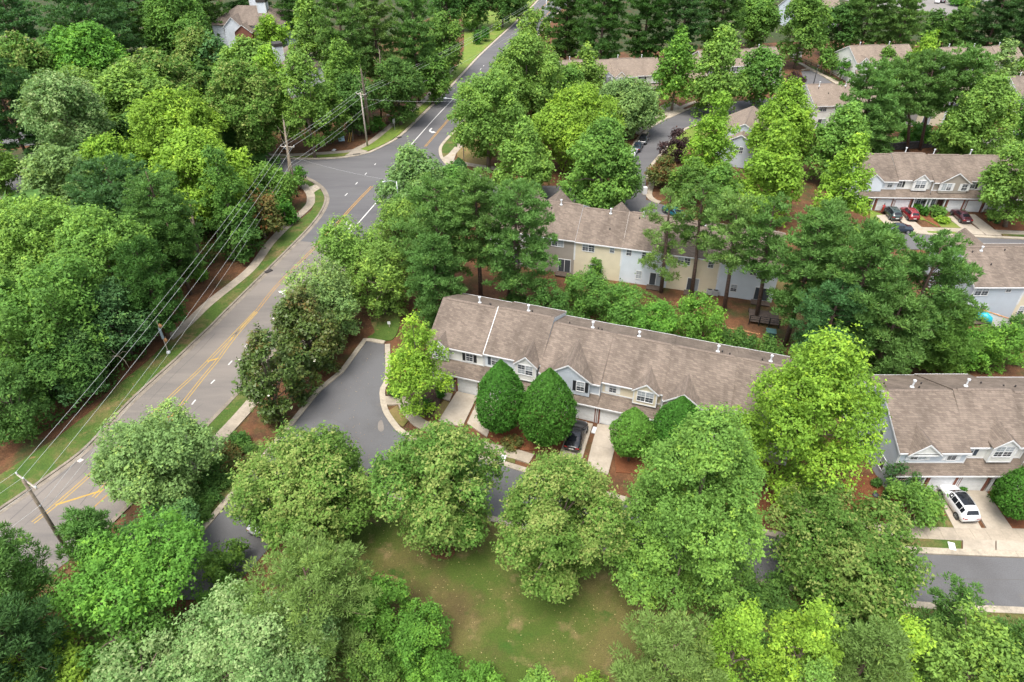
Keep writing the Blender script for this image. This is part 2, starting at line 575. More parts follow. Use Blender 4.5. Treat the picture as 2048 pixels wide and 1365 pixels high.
def strip(name, piece, pts, o0, o1, z0, z1, mat, step, gap=0.015, sm=6, split=True, jitter=0.004):
    """kerb or walk along a path of photo positions, cut into pieces with open joints; o0..o1 are sideways offsets"""
    w = ats(pts)
    path = smooth_path(w, sm) if sm else [np.array(p[:2]) for p in w]
    root = empty(name)
    root['kind'] = 'structure'
    fine = resample(path, step / 3)
    A, B = offset_path(fine, o0), offset_path(fine, o1)
    n = (len(fine) - 1) // 3
    allb = MB()
    for i in range(n):
        mb = MB() if split else allb
        k0, k1 = 3 * i, 3 * i + 3
        dz = random.uniform(-jitter, jitter)
        ia = [A[k] for k in range(k0, k1 + 1)]
        ib = [B[k] for k in range(k0, k1 + 1)]
        L_ = np.linalg.norm(ia[1] - ia[0]) + 1e-6
        g = gap / L_ / 2
        ia[0], ib[0] = ia[0] + (ia[1] - ia[0]) * g, ib[0] + (ib[1] - ib[0]) * g
        ia[-1], ib[-1] = ia[-1] + (ia[-2] - ia[-1]) * g, ib[-1] + (ib[-2] - ib[-1]) * g
        vs_ = []
        for a, b in zip(ia, ib):
            vs_ += [(a[0], a[1], z1 + dz), (b[0], b[1], z1 + dz), (b[0], b[1], z0), (a[0], a[1], z0)]
        fs_ = [(0, 1, 2, 3), (12, 15, 14, 13)]
        for k in range(3):
            q = 4 * k
            for e in range(4):
                fs_.append((q + e, q + (e + 1) % 4, q + 4 + (e + 1) % 4, q + 4 + e))
        mb.add(vs_, fs_)
        if split:
            mb.build(piece, mat, root)
    if not split and allb.v:
        allb.build(piece, mat, root)
    return root


def line_mark(name, pts, width, z, mat, parent, sm=6, off=0.0, world=False):
    w = pts if world else ats(pts)
    path = smooth_path(w, sm) if sm and len(w) > 2 else [np.array(p[:2]) for p in w]
    Q = np.array([p[:2] for p in path], float)
    if len(Q) == 2:
        Q = np.linspace(Q[0], Q[1], 3)
    A, B = offset_path(Q, off - width / 2), offset_path(Q, off + width / 2)
    mb = MB()
    vs_ = [(p[0], p[1], z) for p in A] + [(p[0], p[1], z) for p in B]
    n = len(A)
    mb.add(vs_, [(i, i + 1, n + i + 1, n + i) for i in range(n - 1)])
    return mb.build(name, mat, parent)


# ------------------------------------------------------------------ town houses
def window(parent, s, z0, z1, w, d, n=1, grid=True, shut=None, blind=0.7, face=-1, kind='window'):
    """window in a wall facing -y (face=-1) or +y; frame proud of the wall, panes set back in it"""
    f = MB()
    y0, y1 = (d - 0.05, d + 0.04) if face < 0 else (d - 0.04, d + 0.05)
    fw = 0.075
    zb = z0 + (z1 - z0) * 0.5
    x0, x1 = s - w / 2, s + w / 2
    f.box(x0 - fw, x1 + fw, y0, y1, z1, z1 + fw * 1.2)
    f.box(x0 - fw, x1 + fw, y0 - 0.02, y1, z0 - fw * 1.2, z0)
    f.box(x0 - fw, x0, y0, y1, z0, z1)
    f.box(x1, x1 + fw, y0, y1, z0, z1)
    cw = w / n
    for k in range(1, n):
        f.box(x0 + k * cw - 0.05, x0 + k * cw + 0.05, y0, y1, z0, z1)
    yr0, yr1 = (d - 0.03, d + 0.02) if face < 0 else (d - 0.02, d + 0.03)
    for k in range(n):
        a, b = x0 + k * cw + (0.05 if k else 0), x0 + (k + 1) * cw - (0.05 if k < n - 1 else 0)
        f.box(a, b, yr0, yr1, zb - 0.03, zb + 0.03)
        if grid:
            m_ = (a + b) / 2
            for q in (z0, zb + 0.03):
                t = zb - 0.03 if q == z0 else z1
                f.box(m_ - 0.012, m_ + 0.012, yr0 + 0.008, yr1 - 0.004, q, t)
                f.box(a, b, yr0 + 0.009, yr1 - 0.005, (q + t) / 2 - 0.012, (q + t) / 2 + 0.012)
    fo = f.build(kind, M_TRIM, parent)
    yp0, yp1 = (d - 0.014, d + 0.03) if face < 0 else (d - 0.03, d + 0.014)
    for k in range(n):
        a, b = x0 + k * cw, x0 + (k + 1) * cw
        for half in (0, 1):
            mb = MB().box(a + 0.004, b - 0.004, yp0 + 0.001 * k, yp1, z0 + 0.004 if half == 0 else zb + 0.004, zb - 0.004 if half == 0 else z1 - 0.004)
            use = M_BLIND if (half == 1 and random.random() < blind) or random.random() < 0.12 else M_GLASS
            mb.build('pane', use, fo)
    if shut is not None:
        for a in (x0 - fw - 0.40, x1 + fw + 0.03):
            sh = MB()
            ys0, ys1 = (d - 0.045, d + 0.01) if face < 0 else (d - 0.01, d + 0.045)
            sh.box(a, a + 0.37, ys0, ys1, z0 - 0.06, z1 + 0.06)
            for q in range(9):
                zz = z0 + 0.02 + (z1 - z0 - 0.1) * q / 8
                sh.box(a + 0.05, a + 0.32, ys0 - 0.012 if face < 0 else ys1, ys0 if face < 0 else ys1 + 0.012, zz, zz + 0.06)
            sh.build('shutter', shut, parent)
    return fo


def gable_roof(parent, s0, s1, ze, zp, d0, d1, roof, over=0.22, face=-1, name='dormer_roof'):
    """two slopes over s0..s1 whose ridge runs in depth from d0 (front) to d1; white boards along the front edge"""
    sm_ = (s0 + s1) / 2
    sl = (zp - ze) / (sm_ - s0)
    a, b = s0 - over, s1 + over
    za = ze - over * sl
    f = d0 - over * 0.8 if face < 0 else d0 + over * 0.8
    mb = MB()
    up = 0.10
    mb.slab((a, f, za + up), (sm_, f, zp + up), (sm_, d1, zp + up), (a, d1, za + up), 0.1)
    mb.slab((sm_ + 0.002, f, zp + up), (b, f, za + up), (b, d1, za + up), (sm_ + 0.002, d1, zp + up), 0.1)
    mb.build(name, roof, parent)
    cp = MB()
    cp.prism_y([(sm_ - 0.16, zp + up - 0.16 * sl + 0.03), (sm_, zp + up + 0.035), (sm_ + 0.16, zp + up - 0.16 * sl + 0.03), (sm_, zp + up + 0.01)], min(f, d1) + 0.3, max(f, d1) - 0.3)
    cp.build('ridge_cap', M_CAP, parent)
    t = MB()
    g0, g1 = (f - 0.03, f + 0.03) if face < 0 else (f - 0.03, f + 0.03)
    h = 0.2
    for sgn, e in ((-1, a), (1, b)):
        pr = [(e, za + up - 0.02), (sm_, zp + up - 0.02), (sm_, zp + up - 0.02 - h), (e, za + up - 0.02 - h * 0.9)]
        t.prism_y(pr, g0 - 0.002 * (sgn > 0), g1)
    t.build('rake_board', M_TRIM, parent)


def row(name, label, cat, loc, theta, units, roof=None, end_rakes=True, group=None):
    """a row of joined houses; x runs along the front, y to the back; each unit is a dict"""
    roof = roof or M_ROOF
    root = empty(name, loc, math.radians(theta))
    tag(root, label, cat, group)
    nU = len(units)
    for i, u in enumerate(units):
        s0, s1 = u['s']
        wd, ez, rd, rz, bd = u.get('wd', 1.2), u.get('ez', 5.5), u.get('rd', 6.5), u.get('rz', 8.35), u.get('bd', 12.1)
        be = u.get('be', ez)
        wm = u['wall']
        oh = 0.3
        slf = (rz - ez) / (rd - (wd - oh))
        slb = (rz - be) / ((bd + oh) - rd)
        x0, x1 = s0 + 0.006, s1 - 0.006
        # walls: one shell with the gable profile
        prof = [(wd, -0.1), (wd, ez + oh * slf - 0.16), (rd, rz - 0.16), (bd, be + oh * slb - 0.16), (bd, -0.1)]
        MB().prism_x(prof, x0, x1).build('wall', wm, root)
        # roof slopes
        ol = 0.22 if (i == 0 and end_rakes) else 0.0
        orr = 0.22 if (i == nU - 1 and end_rakes) else 0.0
        xa, xb = s0 - ol + 0.004, s1 + orr - 0.004
        r = MB()
        r.slab((xa, wd - oh, ez), (xb, wd - oh, ez), (xb, rd, rz), (xa, rd, rz), 0.13)
        r.slab((xa, rd + 0.002, rz), (xb, rd + 0.002, rz), (xb, bd + oh, be), (xa, bd + oh, be), 0.13)
        ro = r.build('roof', roof, root)
        if u.get('cap', True):
            cp = MB()
            cp.prism_x([(rd - 0.2, rz - 0.2 * slf + 0.07), (rd, rz + 0.085), (rd + 0.2, rz - 0.2 * slb + 0.07), (rd + 0.2, rz - 0.2 * slb + 0.005), (rd, rz + 0.012), (rd - 0.2, rz - 0.2 * slf + 0.005)], xa + 0.45, xb - 0.45)
            cp.build('ridge_vent', M_CAP, ro)
        g = MB()
        g.box(xa, xb, wd - oh - 0.07, wd - oh - 0.004, ez - 0.17, ez - 0.01)
        g.box(xa, xb, wd - oh - 0.004, wd + 0.01, ez - 0.19, ez - 0.14)
        g.build('gutter', M_TRIM, root)
        g = MB()
        g.box(xa, xb, bd + oh + 0.004, bd + oh + 0.07, be - 0.17, be - 0.01)
        g.box(xa, xb, bd - 0.01, bd + oh + 0.004, be - 0.19, be - 0.14)
        g.build('gutter', M_TRIM, root)
        # white boards on open roof edges
        sides = []
        if i == 0 or u.get('rakeL'):
            sides.append((xa, -1))
        if i == nU - 1 or u.get('rakeR'):
            sides.append((xb, 1))
        for xe, sg in sides:
            t = MB()
            q0, q1 = (xe - 0.02, xe + 0.03) if sg < 0 else (xe - 0.03, xe + 0.02)
            if not u.get('rakeback'):
                t.prism_x([(wd - oh + 0.01, ez - 0.05), (rd, rz - 0.05), (rd, rz - 0.3), (wd - oh + 0.01, ez - 0.28)], q0, q1)
            t.prism_x([(rd + 0.001, rz - 0.05), (bd + oh - 0.01, be - 0.05), (bd + oh - 0.01, be - 0.28), (rd + 0.001, rz - 0.3)], q0, q1)
            t.build('rake_board', M_TRIM, root)
        if u.get('seam'):
            MB().slab((s0 - 0.02, wd - oh, ez + 0.05), (s0 + 0.05, wd - oh, ez + 0.05), (s0 + 0.05, rd, rz + 0.05), (s0 - 0.02, rd, rz + 0.05), 0.1).build('flashing', M_TRIM, root)
        # corner boards
        for xe in (x0, x1):
            qa, qb = (xe - 0.005, xe + 0.12) if xe == x0 else (xe - 0.12, xe + 0.005)
            MB().box(qa, qb, wd - 0.022, wd + 0.02, 2.6, ez - 0.15).build('corner_board', M_TRIM, root)
            MB().box(qa, qb, bd - 0.02, bd + 0.022, 0, be - 0.15).build('corner_board', M_TRIM, root)
        # porch roof and garage
        if 'garage' in u:
            pf, pz = u.get('pf', -0.35), 2.78
            pt = u.get('pt', 3.72)
            r = MB()
            r.slab((x0 - 0.002, pf, pz), (x1 + 0.002, pf, pz), (x1 + 0.002, wd + 0.02, pt), (x0 - 0.002, wd + 0.02, pt), 0.1)
            r.build('porch_roof', roof, root)
            MB().box(x0, x1, pf - 0.06, pf - 0.003, pz - 0.18, pz - 0.01).build('porch_gutter', M_TRIM, root)
            MB().box(x0 + 0.01, x1 - 0.01, wd - 0.035, wd - 0.002, pt + 0.02, pt + 0.16).build('band_board', M_TRIM, root)
            a, b = u['garage']
            MB().box(a - 0.36, a - 0.06, 0, 0.5, -0.05, 2.6).build('brick_pier', M_BRICK, root)
            MB().box(b + 0.06, b + 0.36, 0, 0.5, -0.05, 2.6).build('brick_pier', M_BRICK, root)
            MB().box(a - 0.06, b + 0.06, 0.002, 0.5, 2.22, 2.6).build('brick_lintel', M_BRICK, root)
            MB().box(a - 0.35, b + 0.35, 0.5, wd + 0.02, -0.05, 2.62).build('garage_wall', wm, root)
            fr = MB()
            fr.box(a - 0.06, a, 0.03, 0.2, 0, 2.22)
            fr.box(b, b + 0.06, 0.03, 0.2, 0, 2.22)
            fr.box(a, b, 0.03, 0.2, 2.16, 2.22)
            fr.build('garage_door_frame', M_TRIM, root)
            gd = MB()
            for k in range(4):
                gd.box(a + 0.003, b - 0.003, 0.09, 0.14, 0.02 + k * 0.535, 0.02 + k * 0.535 + 0.522)
                for q in range(4):
                    cw = (b - a) / 4
                    gd.box(a + q * cw + 0.09, a + (q + 1) * cw - 0.09, 0.078, 0.09, 0.13 + k * 0.535, 0.43 + k * 0.535)
            gd.build('garage_door', M_TRIM, root)
            # porch half: floor, post, front door and window
            left = (a - s0) < (s1 - b)
            pa, pb = (b + 0.4, s1 - 0.05) if left else (s0 + 0.05, a - 0.4)
            MB().box(pa, pb, 0.0, wd, -0.06, 0.14).build('porch_floor', M_WALK, root)
            px_ = pb - 0.25 if left else pa + 0.25
            pst = MB().box(px_ - 0.1, px_ + 0.1, -0.1, 0.1, 0.14, 2.6)
            pst.box(px_ - 0.14, px_ + 0.14, -0.14, 0.14, 0.14, 0.3)
            pst.box(px_ - 0.14, px_ + 0.14, -0.14, 0.14, 2.45, 2.62)
            pst.build('porch_post', M_TRIM, root)
            q = pa + 0.3 if left else pb - 0.3
            pst = MB().box(q - 0.09, q + 0.09, -0.1, 0.08, 0.14, 2.6).build('porch_post', M_TRIM, root)
            dx = pa + 0.75 if left else pb - 0.75
            MB().box(dx - 0.46, dx + 0.46, wd - 0.05, wd + 0.02, 0.16, 2.2).build('front_door', u.get('door', M_SHUT_R), root)
            window(root, (pa + pb) / 2 + (0.8 if left else -0.8), 0.95, 2.2, 1.5, wd, 2, blind=0.3)
            dsx = x1 - 0.1 if left else x0 + 0.1
            MB().tube([(dsx, wd - 0.08, ez - 0.15), (dsx, wd - 0.08, pt + 0.05)], 0.05, 5).build('downspout', M_TRIM, root)
            dsx = x0 + 0.09 if left else x1 - 0.09
            MB().tube([(dsx, pf - 0.05, pz - 0.1), (dsx, -0.05, 2.4), (dsx, -0.05, 0.1)], 0.05, 5).build('downspout', M_TRIM, root)
        for ft in u.get('f', []):
            k = ft[0]
            if k == 'win':
                _, s, z0, z1, w, n, sh, d = ft
                window(root, s, z0, z1, w, wd if d is None else d, n, shut=sh, grid=w / n > 0.55)
            elif k == 'bwin':
                _, s, z0, z1, w, n = ft
                window(root, s, z0, z1, w, bd, n, face=1)
            elif k in ('dormer', 'gable'):
                _, a, b, db, z0, ze, zp, dm = ft[:8]
                back = min(rd, (zp - ez) / slf + wd - oh + 0.9)
                pr = [(a, z0), (a, ze), ((a + b) / 2, zp), (b, ze), (b, z0)]
                MB().prism_y(pr, db, back).build('dormer' if k == 'dormer' else 'gable', dm, root)
                gable_roof(root, a, b, ze, zp, db, back, roof)
                t = MB()
                if k == 'dormer':
                    t.box(a - 0.03, a + 0.1, db - 0.025, db + 0.05, z0, ze)
                    t.box(b - 0.1, b + 0.03, db - 0.025, db + 0.05, z0, ze)
                    t.box(a + 0.1, b - 0.1, db - 0.024, db + 0.05, z0, z0 + 0.14)
                    t.box(a + 0.1, b - 0.1, db - 0.023, db + 0.05, ze - 0.1, ze + 0.04)
                    t.build('corner_board', M_TRIM, root)
            elif k == 'bgable':
                _, a, b, ze, zp = ft
                db = bd + 0.36
                back = max(rd, bd + oh - (zp - be) / slb - 0.9)
                MB().prism_y([(a, ze - 2.2), (a, ze), ((a + b) / 2, zp), (b, ze), (b, ze - 2.2)], back, db).build('gable', wm, root)
                gable_roof(root, a, b, ze, zp, db, back, roof, face=1)
            elif k == 'slide':
                _, s, z0, z1, w = ft
                f = MB()
                f.box(s - w / 2 - 0.08, s - w / 2, wd - 0.05, wd + 0.02, z0, z1)
                f.box(s + w / 2, s + w / 2 + 0.08, wd - 0.05, wd + 0.02, z0, z1)
                f.box(s - w / 2 - 0.08, s + w / 2 + 0.08, wd - 0.051, wd + 0.02, z1, z1 + 0.09)
                f.box(s - 0.04, s + 0.04, wd - 0.045, wd + 0.02, z0, z1)
                fo = f.build('sliding_door', M_TRIM, root)
                MB().box(s - w / 2, s - 0.04, wd - 0.02, wd + 0.02, z0, z1).build('pane', M_GLASS, fo)
                MB().box(s + 0.04, s + w / 2, wd - 0.022, wd + 0.02, z0, z1).build('pane', M_BLIND if random.random() < 0.3 else M_GLASS, fo)
                MB().box(s - w / 2 - 0.3, s + w / 2 + 0.3, wd - 1.3, wd - 0.05, z0 - 0.16, z0 - 0.04).build('deck', M_DECK, root)
            elif k == 'pipe':          # plumbing stack on a slope
                _, s, d, h = ft
                zz = rz - (rd - d) * slf if d < rd else rz - (d - rd) * slb
                p = MB().tube([(s, d, zz - 0.1), (s, d, zz + h)], 0.09, 8)
                p.tube([(s, d, zz + h), (s, d, zz + h + 0.14)], 0.17, 8)
                p.tube([(s, d, zz + 0.0), (s, d, zz + 0.1)], 0.22, 8)
                p.build('vent_pipe', M_PVC, root)
            elif k == 'vent':
                _, s, d = ft
                zz = rz - (rd - d) * slf if d < rd else rz - (d - rd) * slb
                MB().tube([(s, d, zz - 0.1), (s, d, zz + 0.25)], [0.11, 0.08], 7).build('roof_vent', M_VENTK, root)
            elif k == 'ewin':          # window in an end wall facing -x
                _, d, z0, z1, w = ft
                fo = window(root, 0, z0, z1, w, 0.0, 1, grid=False)
                fo.location = (s0, d, 0)
                fo.rotation_euler = (0, 0, math.radians(-90))
    return root


# ------------------------------------------------------------------ trees and shrubs
def unit(a):
    return a / (np.linalg.norm(a, axis=-1, keepdims=True) + 1e-9)


def leaf_mesh(name, P, N, size, aspect, tint, tip, mat, along=None, fold=0.12, taper=0.0):
    """one small three-cornered leaf per point"""
    n = len(P)
    rnd = RNG.normal(size=(n, 3))
    t = unit(np.cross(N, rnd)) if along is None else unit(along)
    b = unit(np.cross(N, t))
    l = size[:, None] * 0.5
    w = l * aspect
    v = np.empty((n, 3, 3))
    v[:, 0] = P - t * l * 0.62 + b * w
    v[:, 1] = P + t * l + N * w * fold
    v[:, 2] = P - t * l * 0.62 - b * w
    me = bpy.data.meshes.new(name)
    me.vertices.add(3 * n)
    me.vertices.foreach_set('co', v.astype(np.float32).ravel())
    me.loops.add(3 * n)
    me.loops.foreach_set('vertex_index', np.arange(3 * n, dtype=np.int32))
    me.polygons.add(n)
    me.polygons.foreach_set('loop_start', np.arange(0, 3 * n, 3, dtype=np.int32))
    me.update(calc_edges=True)
    for k, val in (('tint', tint), ('tip', tip)):
        at_ = me.attributes.new(k, 'FLOAT', 'FACE')
        at_.data.foreach_set('value', np.clip(val, 0, 1).astype(np.float32))
    me.materials.append(mat)
    return me


def rand_dirs(n, zmin=-1.0):
    z = RNG.uniform(zmin, 1, n)
    a = RNG.uniform(0, 2 * np.pi, n)
    r = np.sqrt(np.maximum(0, 1 - z * z))
    return np.stack([r * np.cos(a), r * np.sin(a), z], 1)


def profile(shape, t):
    """half width (0..1) of a crown at relative height t in -1..1"""
    if shape == 'round':
        return np.sqrt(np.maximum(0.02, 1 - np.abs(t) ** 2.3))
    if shape == 'oval':
        return np.where(t < -0.25, np.sqrt(np.maximum(0.05, 1 - ((t + 0.25) / 0.78) ** 2)), np.maximum(0.08, (1 - ((t + 0.25) / 1.25) ** 1.7)) ** 0.8)
    if shape == 'vase':
        return np.where(t > 0.15, np.sqrt(np.maximum(0.02, 1 - ((t - 0.15) / 0.85) ** 2.4)), np.maximum(0.25, 1 - ((0.15 - t) / 1.25) ** 1.4 * 0.75))
    if shape == 'egg':
        return np.where(t < -0.2, np.sqrt(np.maximum(0.01, 1 - ((t + 0.2) / 0.8) ** 2)), np.maximum(0.02, 1 - ((t + 0.2) / 1.2) ** 1.6) ** 0.85)
    return np.sqrt(np.maximum(0.02, 1 - t * t))


def crown_broad(R, c, leaf, lod, shape='round', tipfrac=0.0, open_=0.0, blob=1.0, clump=1.0):
    """leaf points gathered in twigs, twigs in boughs, boughs in a crown centred on the origin"""
    nb = int((16 + 1.15 * R * R * (c / R) ** 0.6) / blob ** 1.6)
    nb = max(9, min(nb, 95))
    t = np.clip(RNG.uniform(-0.96, 0.97, nb * 3), -1, 1)
    keep = RNG.random(len(t)) < (0.35 + 0.65 * profile(shape, t)) * np.where(t < -0.5, 0.6, 1.0)
    t = t[keep][:nb]
    nb = len(t)
    az = (np.arange(nb) * 2.39996 + RNG.uniform(0, 0.9, nb))
    ph = RNG.uniform(0, 6.28, 4)
    wob = 1 + 0.07 * np.sin(2 * az + ph[0]) + 0.06 * np.sin(3 * az + ph[1] + 2 * t) + 0.05 * np.sin(5 * az + ph[2])
    rb = np.clip(R * RNG.uniform(0.15, 0.33, nb) * blob, 0.3, 2.2)
    rho = np.maximum(0, profile(shape, t) * R * wob * np.where(RNG.random(nb) < 0.78, RNG.uniform(0.8, 1.06, nb), RNG.uniform(0.2, 0.7, nb)) - rb * 0.72)
    B = np.stack([rho * np.cos(az), rho * np.sin(az), t * (c - rb * 0.55)], 1)
    sp = (0.50 if clump == 1.0 else 0.5 * clump) * lod ** 0.5
    lsz = leaf * lod ** 0.82
    m = np.maximum(6, (4.6 * rb ** 2 / (0.42 * sp ** 2) * (1 - 0.5 * open_)).astype(int))
    bi = np.repeat(np.arange(nb), m)
    d = rand_dirs(len(bi), -0.55)
    T = B[bi] + d * (rb[bi] * RNG.uniform(0.62, 1.14, len(bi)))[:, None] * np.array([1, 1, 0.82])
    # some shoots stand out beyond their bough
    out_ = RNG.random(len(T)) < (0.22 if shape != 'round' else 0.12)
    T = T + (d * 0.5 + np.array([0, 0, 0.7])) * (out_ * RNG.uniform(0.15, 0.75, len(T)) * min(1.0, R / 4))[:, None]
    # drop twigs buried inside other boughs
    inside = np.zeros(len(T), bool)
    for j in range(nb):
        q = (T - B[j]) / np.array([1, 1, 0.82])
        inside |= (np.einsum('ij,ij->i', q, q) < (0.68 * rb[j]) ** 2) & (bi != j)
    k = ~inside | (RNG.random(len(T)) < 0.04)
    T, d, bi = T[k], d[k], bi[k]
    k = (T[:, 2] > -0.6 * c) | (RNG.random(len(T)) < 0.75)
    T, d, bi = T[k], d[k], bi[k]
    per = 15 if lod < 1.1 else 12 if lod < 1.4 else 9 if lod < 2.5 else 7
    n = len(T) * per
    ti = np.repeat(np.arange(len(T)), per)
    P = T[ti] + RNG.normal(size=(n, 3)) * np.array([0.23, 0.23, 0.15]) * clump * lod ** 0.5
    N = unit(d[ti] * 0.55 + np.array([0, 0, 0.62]) + RNG.normal(size=(n, 3)) * 0.42)
    tw = RNG.random(len(T))
    bl = RNG.random(nb)
    tint = 0.45 + 0.22 * (tw[ti] - 0.5) + 0.24 * (bl[bi][ti] - 0.5) + 0.42 * (RNG.random(n) - 0.5)
    tip = np.zeros(n)
    if tipfrac > 0:
        pt = tipfrac * (0.25 + 1.5 * np.clip(T[:, 2] / c * 0.5 + 0.5, 0, 1) * bl[bi])
        s_ = RNG.random(len(T)) < pt
        tip = np.where(s_[ti], RNG.uniform(0.25, 0.95, n), 0) * (RNG.random(n) < 0.75)
    kx = R * 0.985 / np.quantile(np.hypot(P[:, 0], P[:, 1]), 0.985)
    z0_, z1_ = np.quantile(P[:, 2], (0.012, 0.988))
    kz, zs = 1.94 * c / (z1_ - z0_), (z0_ + z1_) / 2
    P = (P - np.array([0, 0, zs])) * np.array([kx, kx, kz])
    B = (B - np.array([0, 0, zs])) * np.array([kx, kx, kz])
    tip = np.maximum(tip, (bl[bi][ti] > 0.68) * RNG.uniform(0.0, 0.4, n) + 0.22 * (tw[ti] > 0.8) * RNG.random(n))
    size = lsz * RNG.uniform(0.5, 1.45, n)
    return P, N, size, tint, tip, B, rb


def crown_pine(R, c, lod, sparse=0.0, dens=1.0):
    """whorls of boughs carrying rounded tufts of needles"""
    nb = int((24 + 4.6 * c) * (1 - 0.62 * sparse) * dens)
    t = np.linspace(-0.95, 0.97, nb) + RNG.normal(size=nb) * 0.03
    L_ = R * np.clip(np.where(t < -0.1, 0.55 + 0.5 * np.sqrt(np.clip((t + 1.0) / 0.9, 0, 1)), np.sqrt(np.maximum(0.02, 1 - ((t + 0.1) / 1.12) ** 2))), 0.1, 1) * RNG.uniform(0.72, 1.08, nb)
    az = np.arange(nb) * 2.39996 + RNG.normal(size=nb) * 0.35
    lift = 0.10 + 0.55 * np.clip((t + 0.3) / 1.3, 0, 1)
    Tp, Td, Tr, branches = [], [], [], []
    for i in range(nb):
        dr = np.array([np.cos(az[i]), np.sin(az[i]), lift[i]])
        side = np.array([-np.sin(az[i]), np.cos(az[i]), 0])
        z0 = t[i] * c - lift[i] * L_[i] * 0.5
        branches.append((np.array([0, 0, z0]), np.array([0, 0, z0]) + dr * L_[i]))
        k = max(2, int((1.8 + L_[i] * 1.8) * (1 - 0.4 * sparse)))
        for q in range(k):
            f = 1 - 0.66 * (q / max(1, k - 1)) ** 0.85
            Tp.append(np.array([0, 0, z0]) + dr * L_[i] * f + side * RNG.normal() * 0.34 * L_[i] * f * 0.8 + np.array([0, 0, RNG.normal() * 0.2]))
            Td.append(unit(dr + np.array([0, 0, 0.7])))
            Tr.append(RNG.uniform(0.5, 0.98))
    Tp, Td, Tr = np.array(Tp), np.array(Td), np.array(Tr)
    per = int(100 if lod < 1.1 else 84 if lod < 1.4 else 62 if lod < 1.9 else 44 if lod < 2.5 else 30)
    n = len(Tp) * per
    ti = np.repeat(np.arange(len(Tp)), per)
    d = unit(rand_dirs(n, -0.35) + Td[ti] * 0.35)
    P = Tp[ti] + d * (Tr[ti] * RNG.uniform(0.5, 1.0, n))[:, None] * np.array([1, 1, 0.95])
    axis = unit(d + np.array([0, 0, 0.35]))
    N = unit(d * 0.6 + np.array([0, 0, 0.5]) + RNG.normal(size=(n, 3)) * 0.45)
    axis = unit(axis - N * np.einsum('ij,ij->i', axis, N)[:, None] * 0.7)
    kx = R / np.quantile(np.hypot(P[:, 0], P[:, 1]), 0.985)
    z0_, z1_ = np.quantile(P[:, 2], (0.012, 0.988))
    kz, zs = 1.94 * c / (z1_ - z0_), (z0_ + z1_) / 2
    P = (P - np.array([0, 0, zs])) * np.array([kx, kx, kz])
    branches = [((a[0] * kx, a[1] * kx, (a[2] - zs) * kz), (b[0] * kx, b[1] * kx, (b[2] - zs) * kz)) for a, b in branches]
    tw = RNG.random(len(Tp))
    tint = 0.45 + 0.35 * (tw[ti] - 0.5) + 0.35 * (RNG.random(n) - 0.5)
    tip = ((RNG.random(len(Tp)) < 0.14)[ti] & (RNG.random(n) < 0.5)) * RNG.uniform(0.15, 0.5, n)
    size = 0.34 * lod ** 0.7 * RNG.uniform(0.7, 1.25, n)
    return P, N, size, tint, tip, axis, branches


def crown_egg(R, c, leaf, lod):
    """closely clipped-looking egg of upright sprays"""
    area = 4 * np.pi * R * c * 0.9
    n = int(area / (leaf * leaf * 0.085) / lod)
    t = RNG.uniform(-1, 1, n)
    az = RNG.uniform(0, 2 * np.pi, n)
    k1 = RNG.uniform(0, 6.28, 6)
    cell = np.sin(az * 9 + t * 7 + k1[0]) * np.sin(t * 15 + az * 3 + k1[1]) * 0.6 + np.sin(az * 17 + k1[2] - t * 9) * np.sin(t * 27 + k1[3] + az * 5) * 0.4
    ra = profile('egg', t) * R * (1 + 0.09 * cell + 0.07 * np.sin(2 * az + k1[4] + t) + 0.05 * np.sin(4 * az - 3 * t + k1[5]) + RNG.normal(size=n) * 0.035 + (RNG.random(n) < 0.05) * RNG.uniform(0.03, 0.16, n))
    ra = ra * np.where(RNG.random(n) < 0.3, 0.86, 1.0)
    P = np.stack([ra * np.cos(az), ra * np.sin(az), t * c * (1 + 0.03 * np.sin(3 * az + k1[5]))], 1)
    out = unit(np.stack([np.cos(az), np.sin(az), 0.55 * np.clip(t + 0.1, -0.6, 1)], 1))
    N = unit(out * 0.75 + np.array([0, 0, 0.35]) + RNG.normal(size=(n, 3)) * 0.4)
    al = unit(np.array([0, 0, 1.0]) + out * 0.55 + RNG.normal(size=(n, 3)) * 0.35)
    al = al - N * np.einsum('ij,ij->i', al, N)[:, None]
    tint = 0.45 + 0.30 * cell + 0.5 * (RNG.random(n) - 0.5)
    return P, N, leaf * lod ** 0.5 * RNG.uniform(0.7, 1.3, n), tint, np.zeros(n), al


def solve_crown(x0, y0, x1, y1, zb, kmin, kmax):
    """crown centre, half width and half height from its outline in the photograph and the height of its lowest boughs"""
    px, py = (x0 + x1) / 2, (y0 + y1) / 2
    u, f, d = ray(px, py)
    sp = d / math.sqrt(f * f + d * d)
    cp = f / math.sqrt(f * f + d * d)
    c = 3.0
    for _ in range(12):
        zc = zb + c
        s = F_PX * d / (CAM_H - zc)
        r = (x1 - x0) / 2 / s
        hh = (y1 - y0) / 2 / s
        c = math.sqrt(max(hh * hh - (r * sp) ** 2, 0)) / cp
        c = min(max(c, kmin * r), kmax * r)
    zc = zb + c
    return at(px, py, zc), r * 0.99, c * 0.99


COLS = dict(G=(0.115, 0.240, 0.046), Y=(0.205, 0.360, 0.044), L=(0.165, 0.305, 0.060), K=(0.078, 0.175, 0.038), S=(0.190, 0.315, 0.100),
            T=(0.084, 0.195, 0.064), F=(0.120, 0.235, 0.042), P=(0.125, 0.250, 0.062), Q=(0.175, 0.290, 0.076), R=(0.060, 0.036, 0.038),
            O=(0.125, 0.160, 0.045), E=(0.062, 0.178, 0.024), M=(0.070, 0.122, 0.024), V=(0.120, 0.275, 0.042), D=(0.066, 0.150, 0.044))
CACHE = {}
TREE_LOG = []


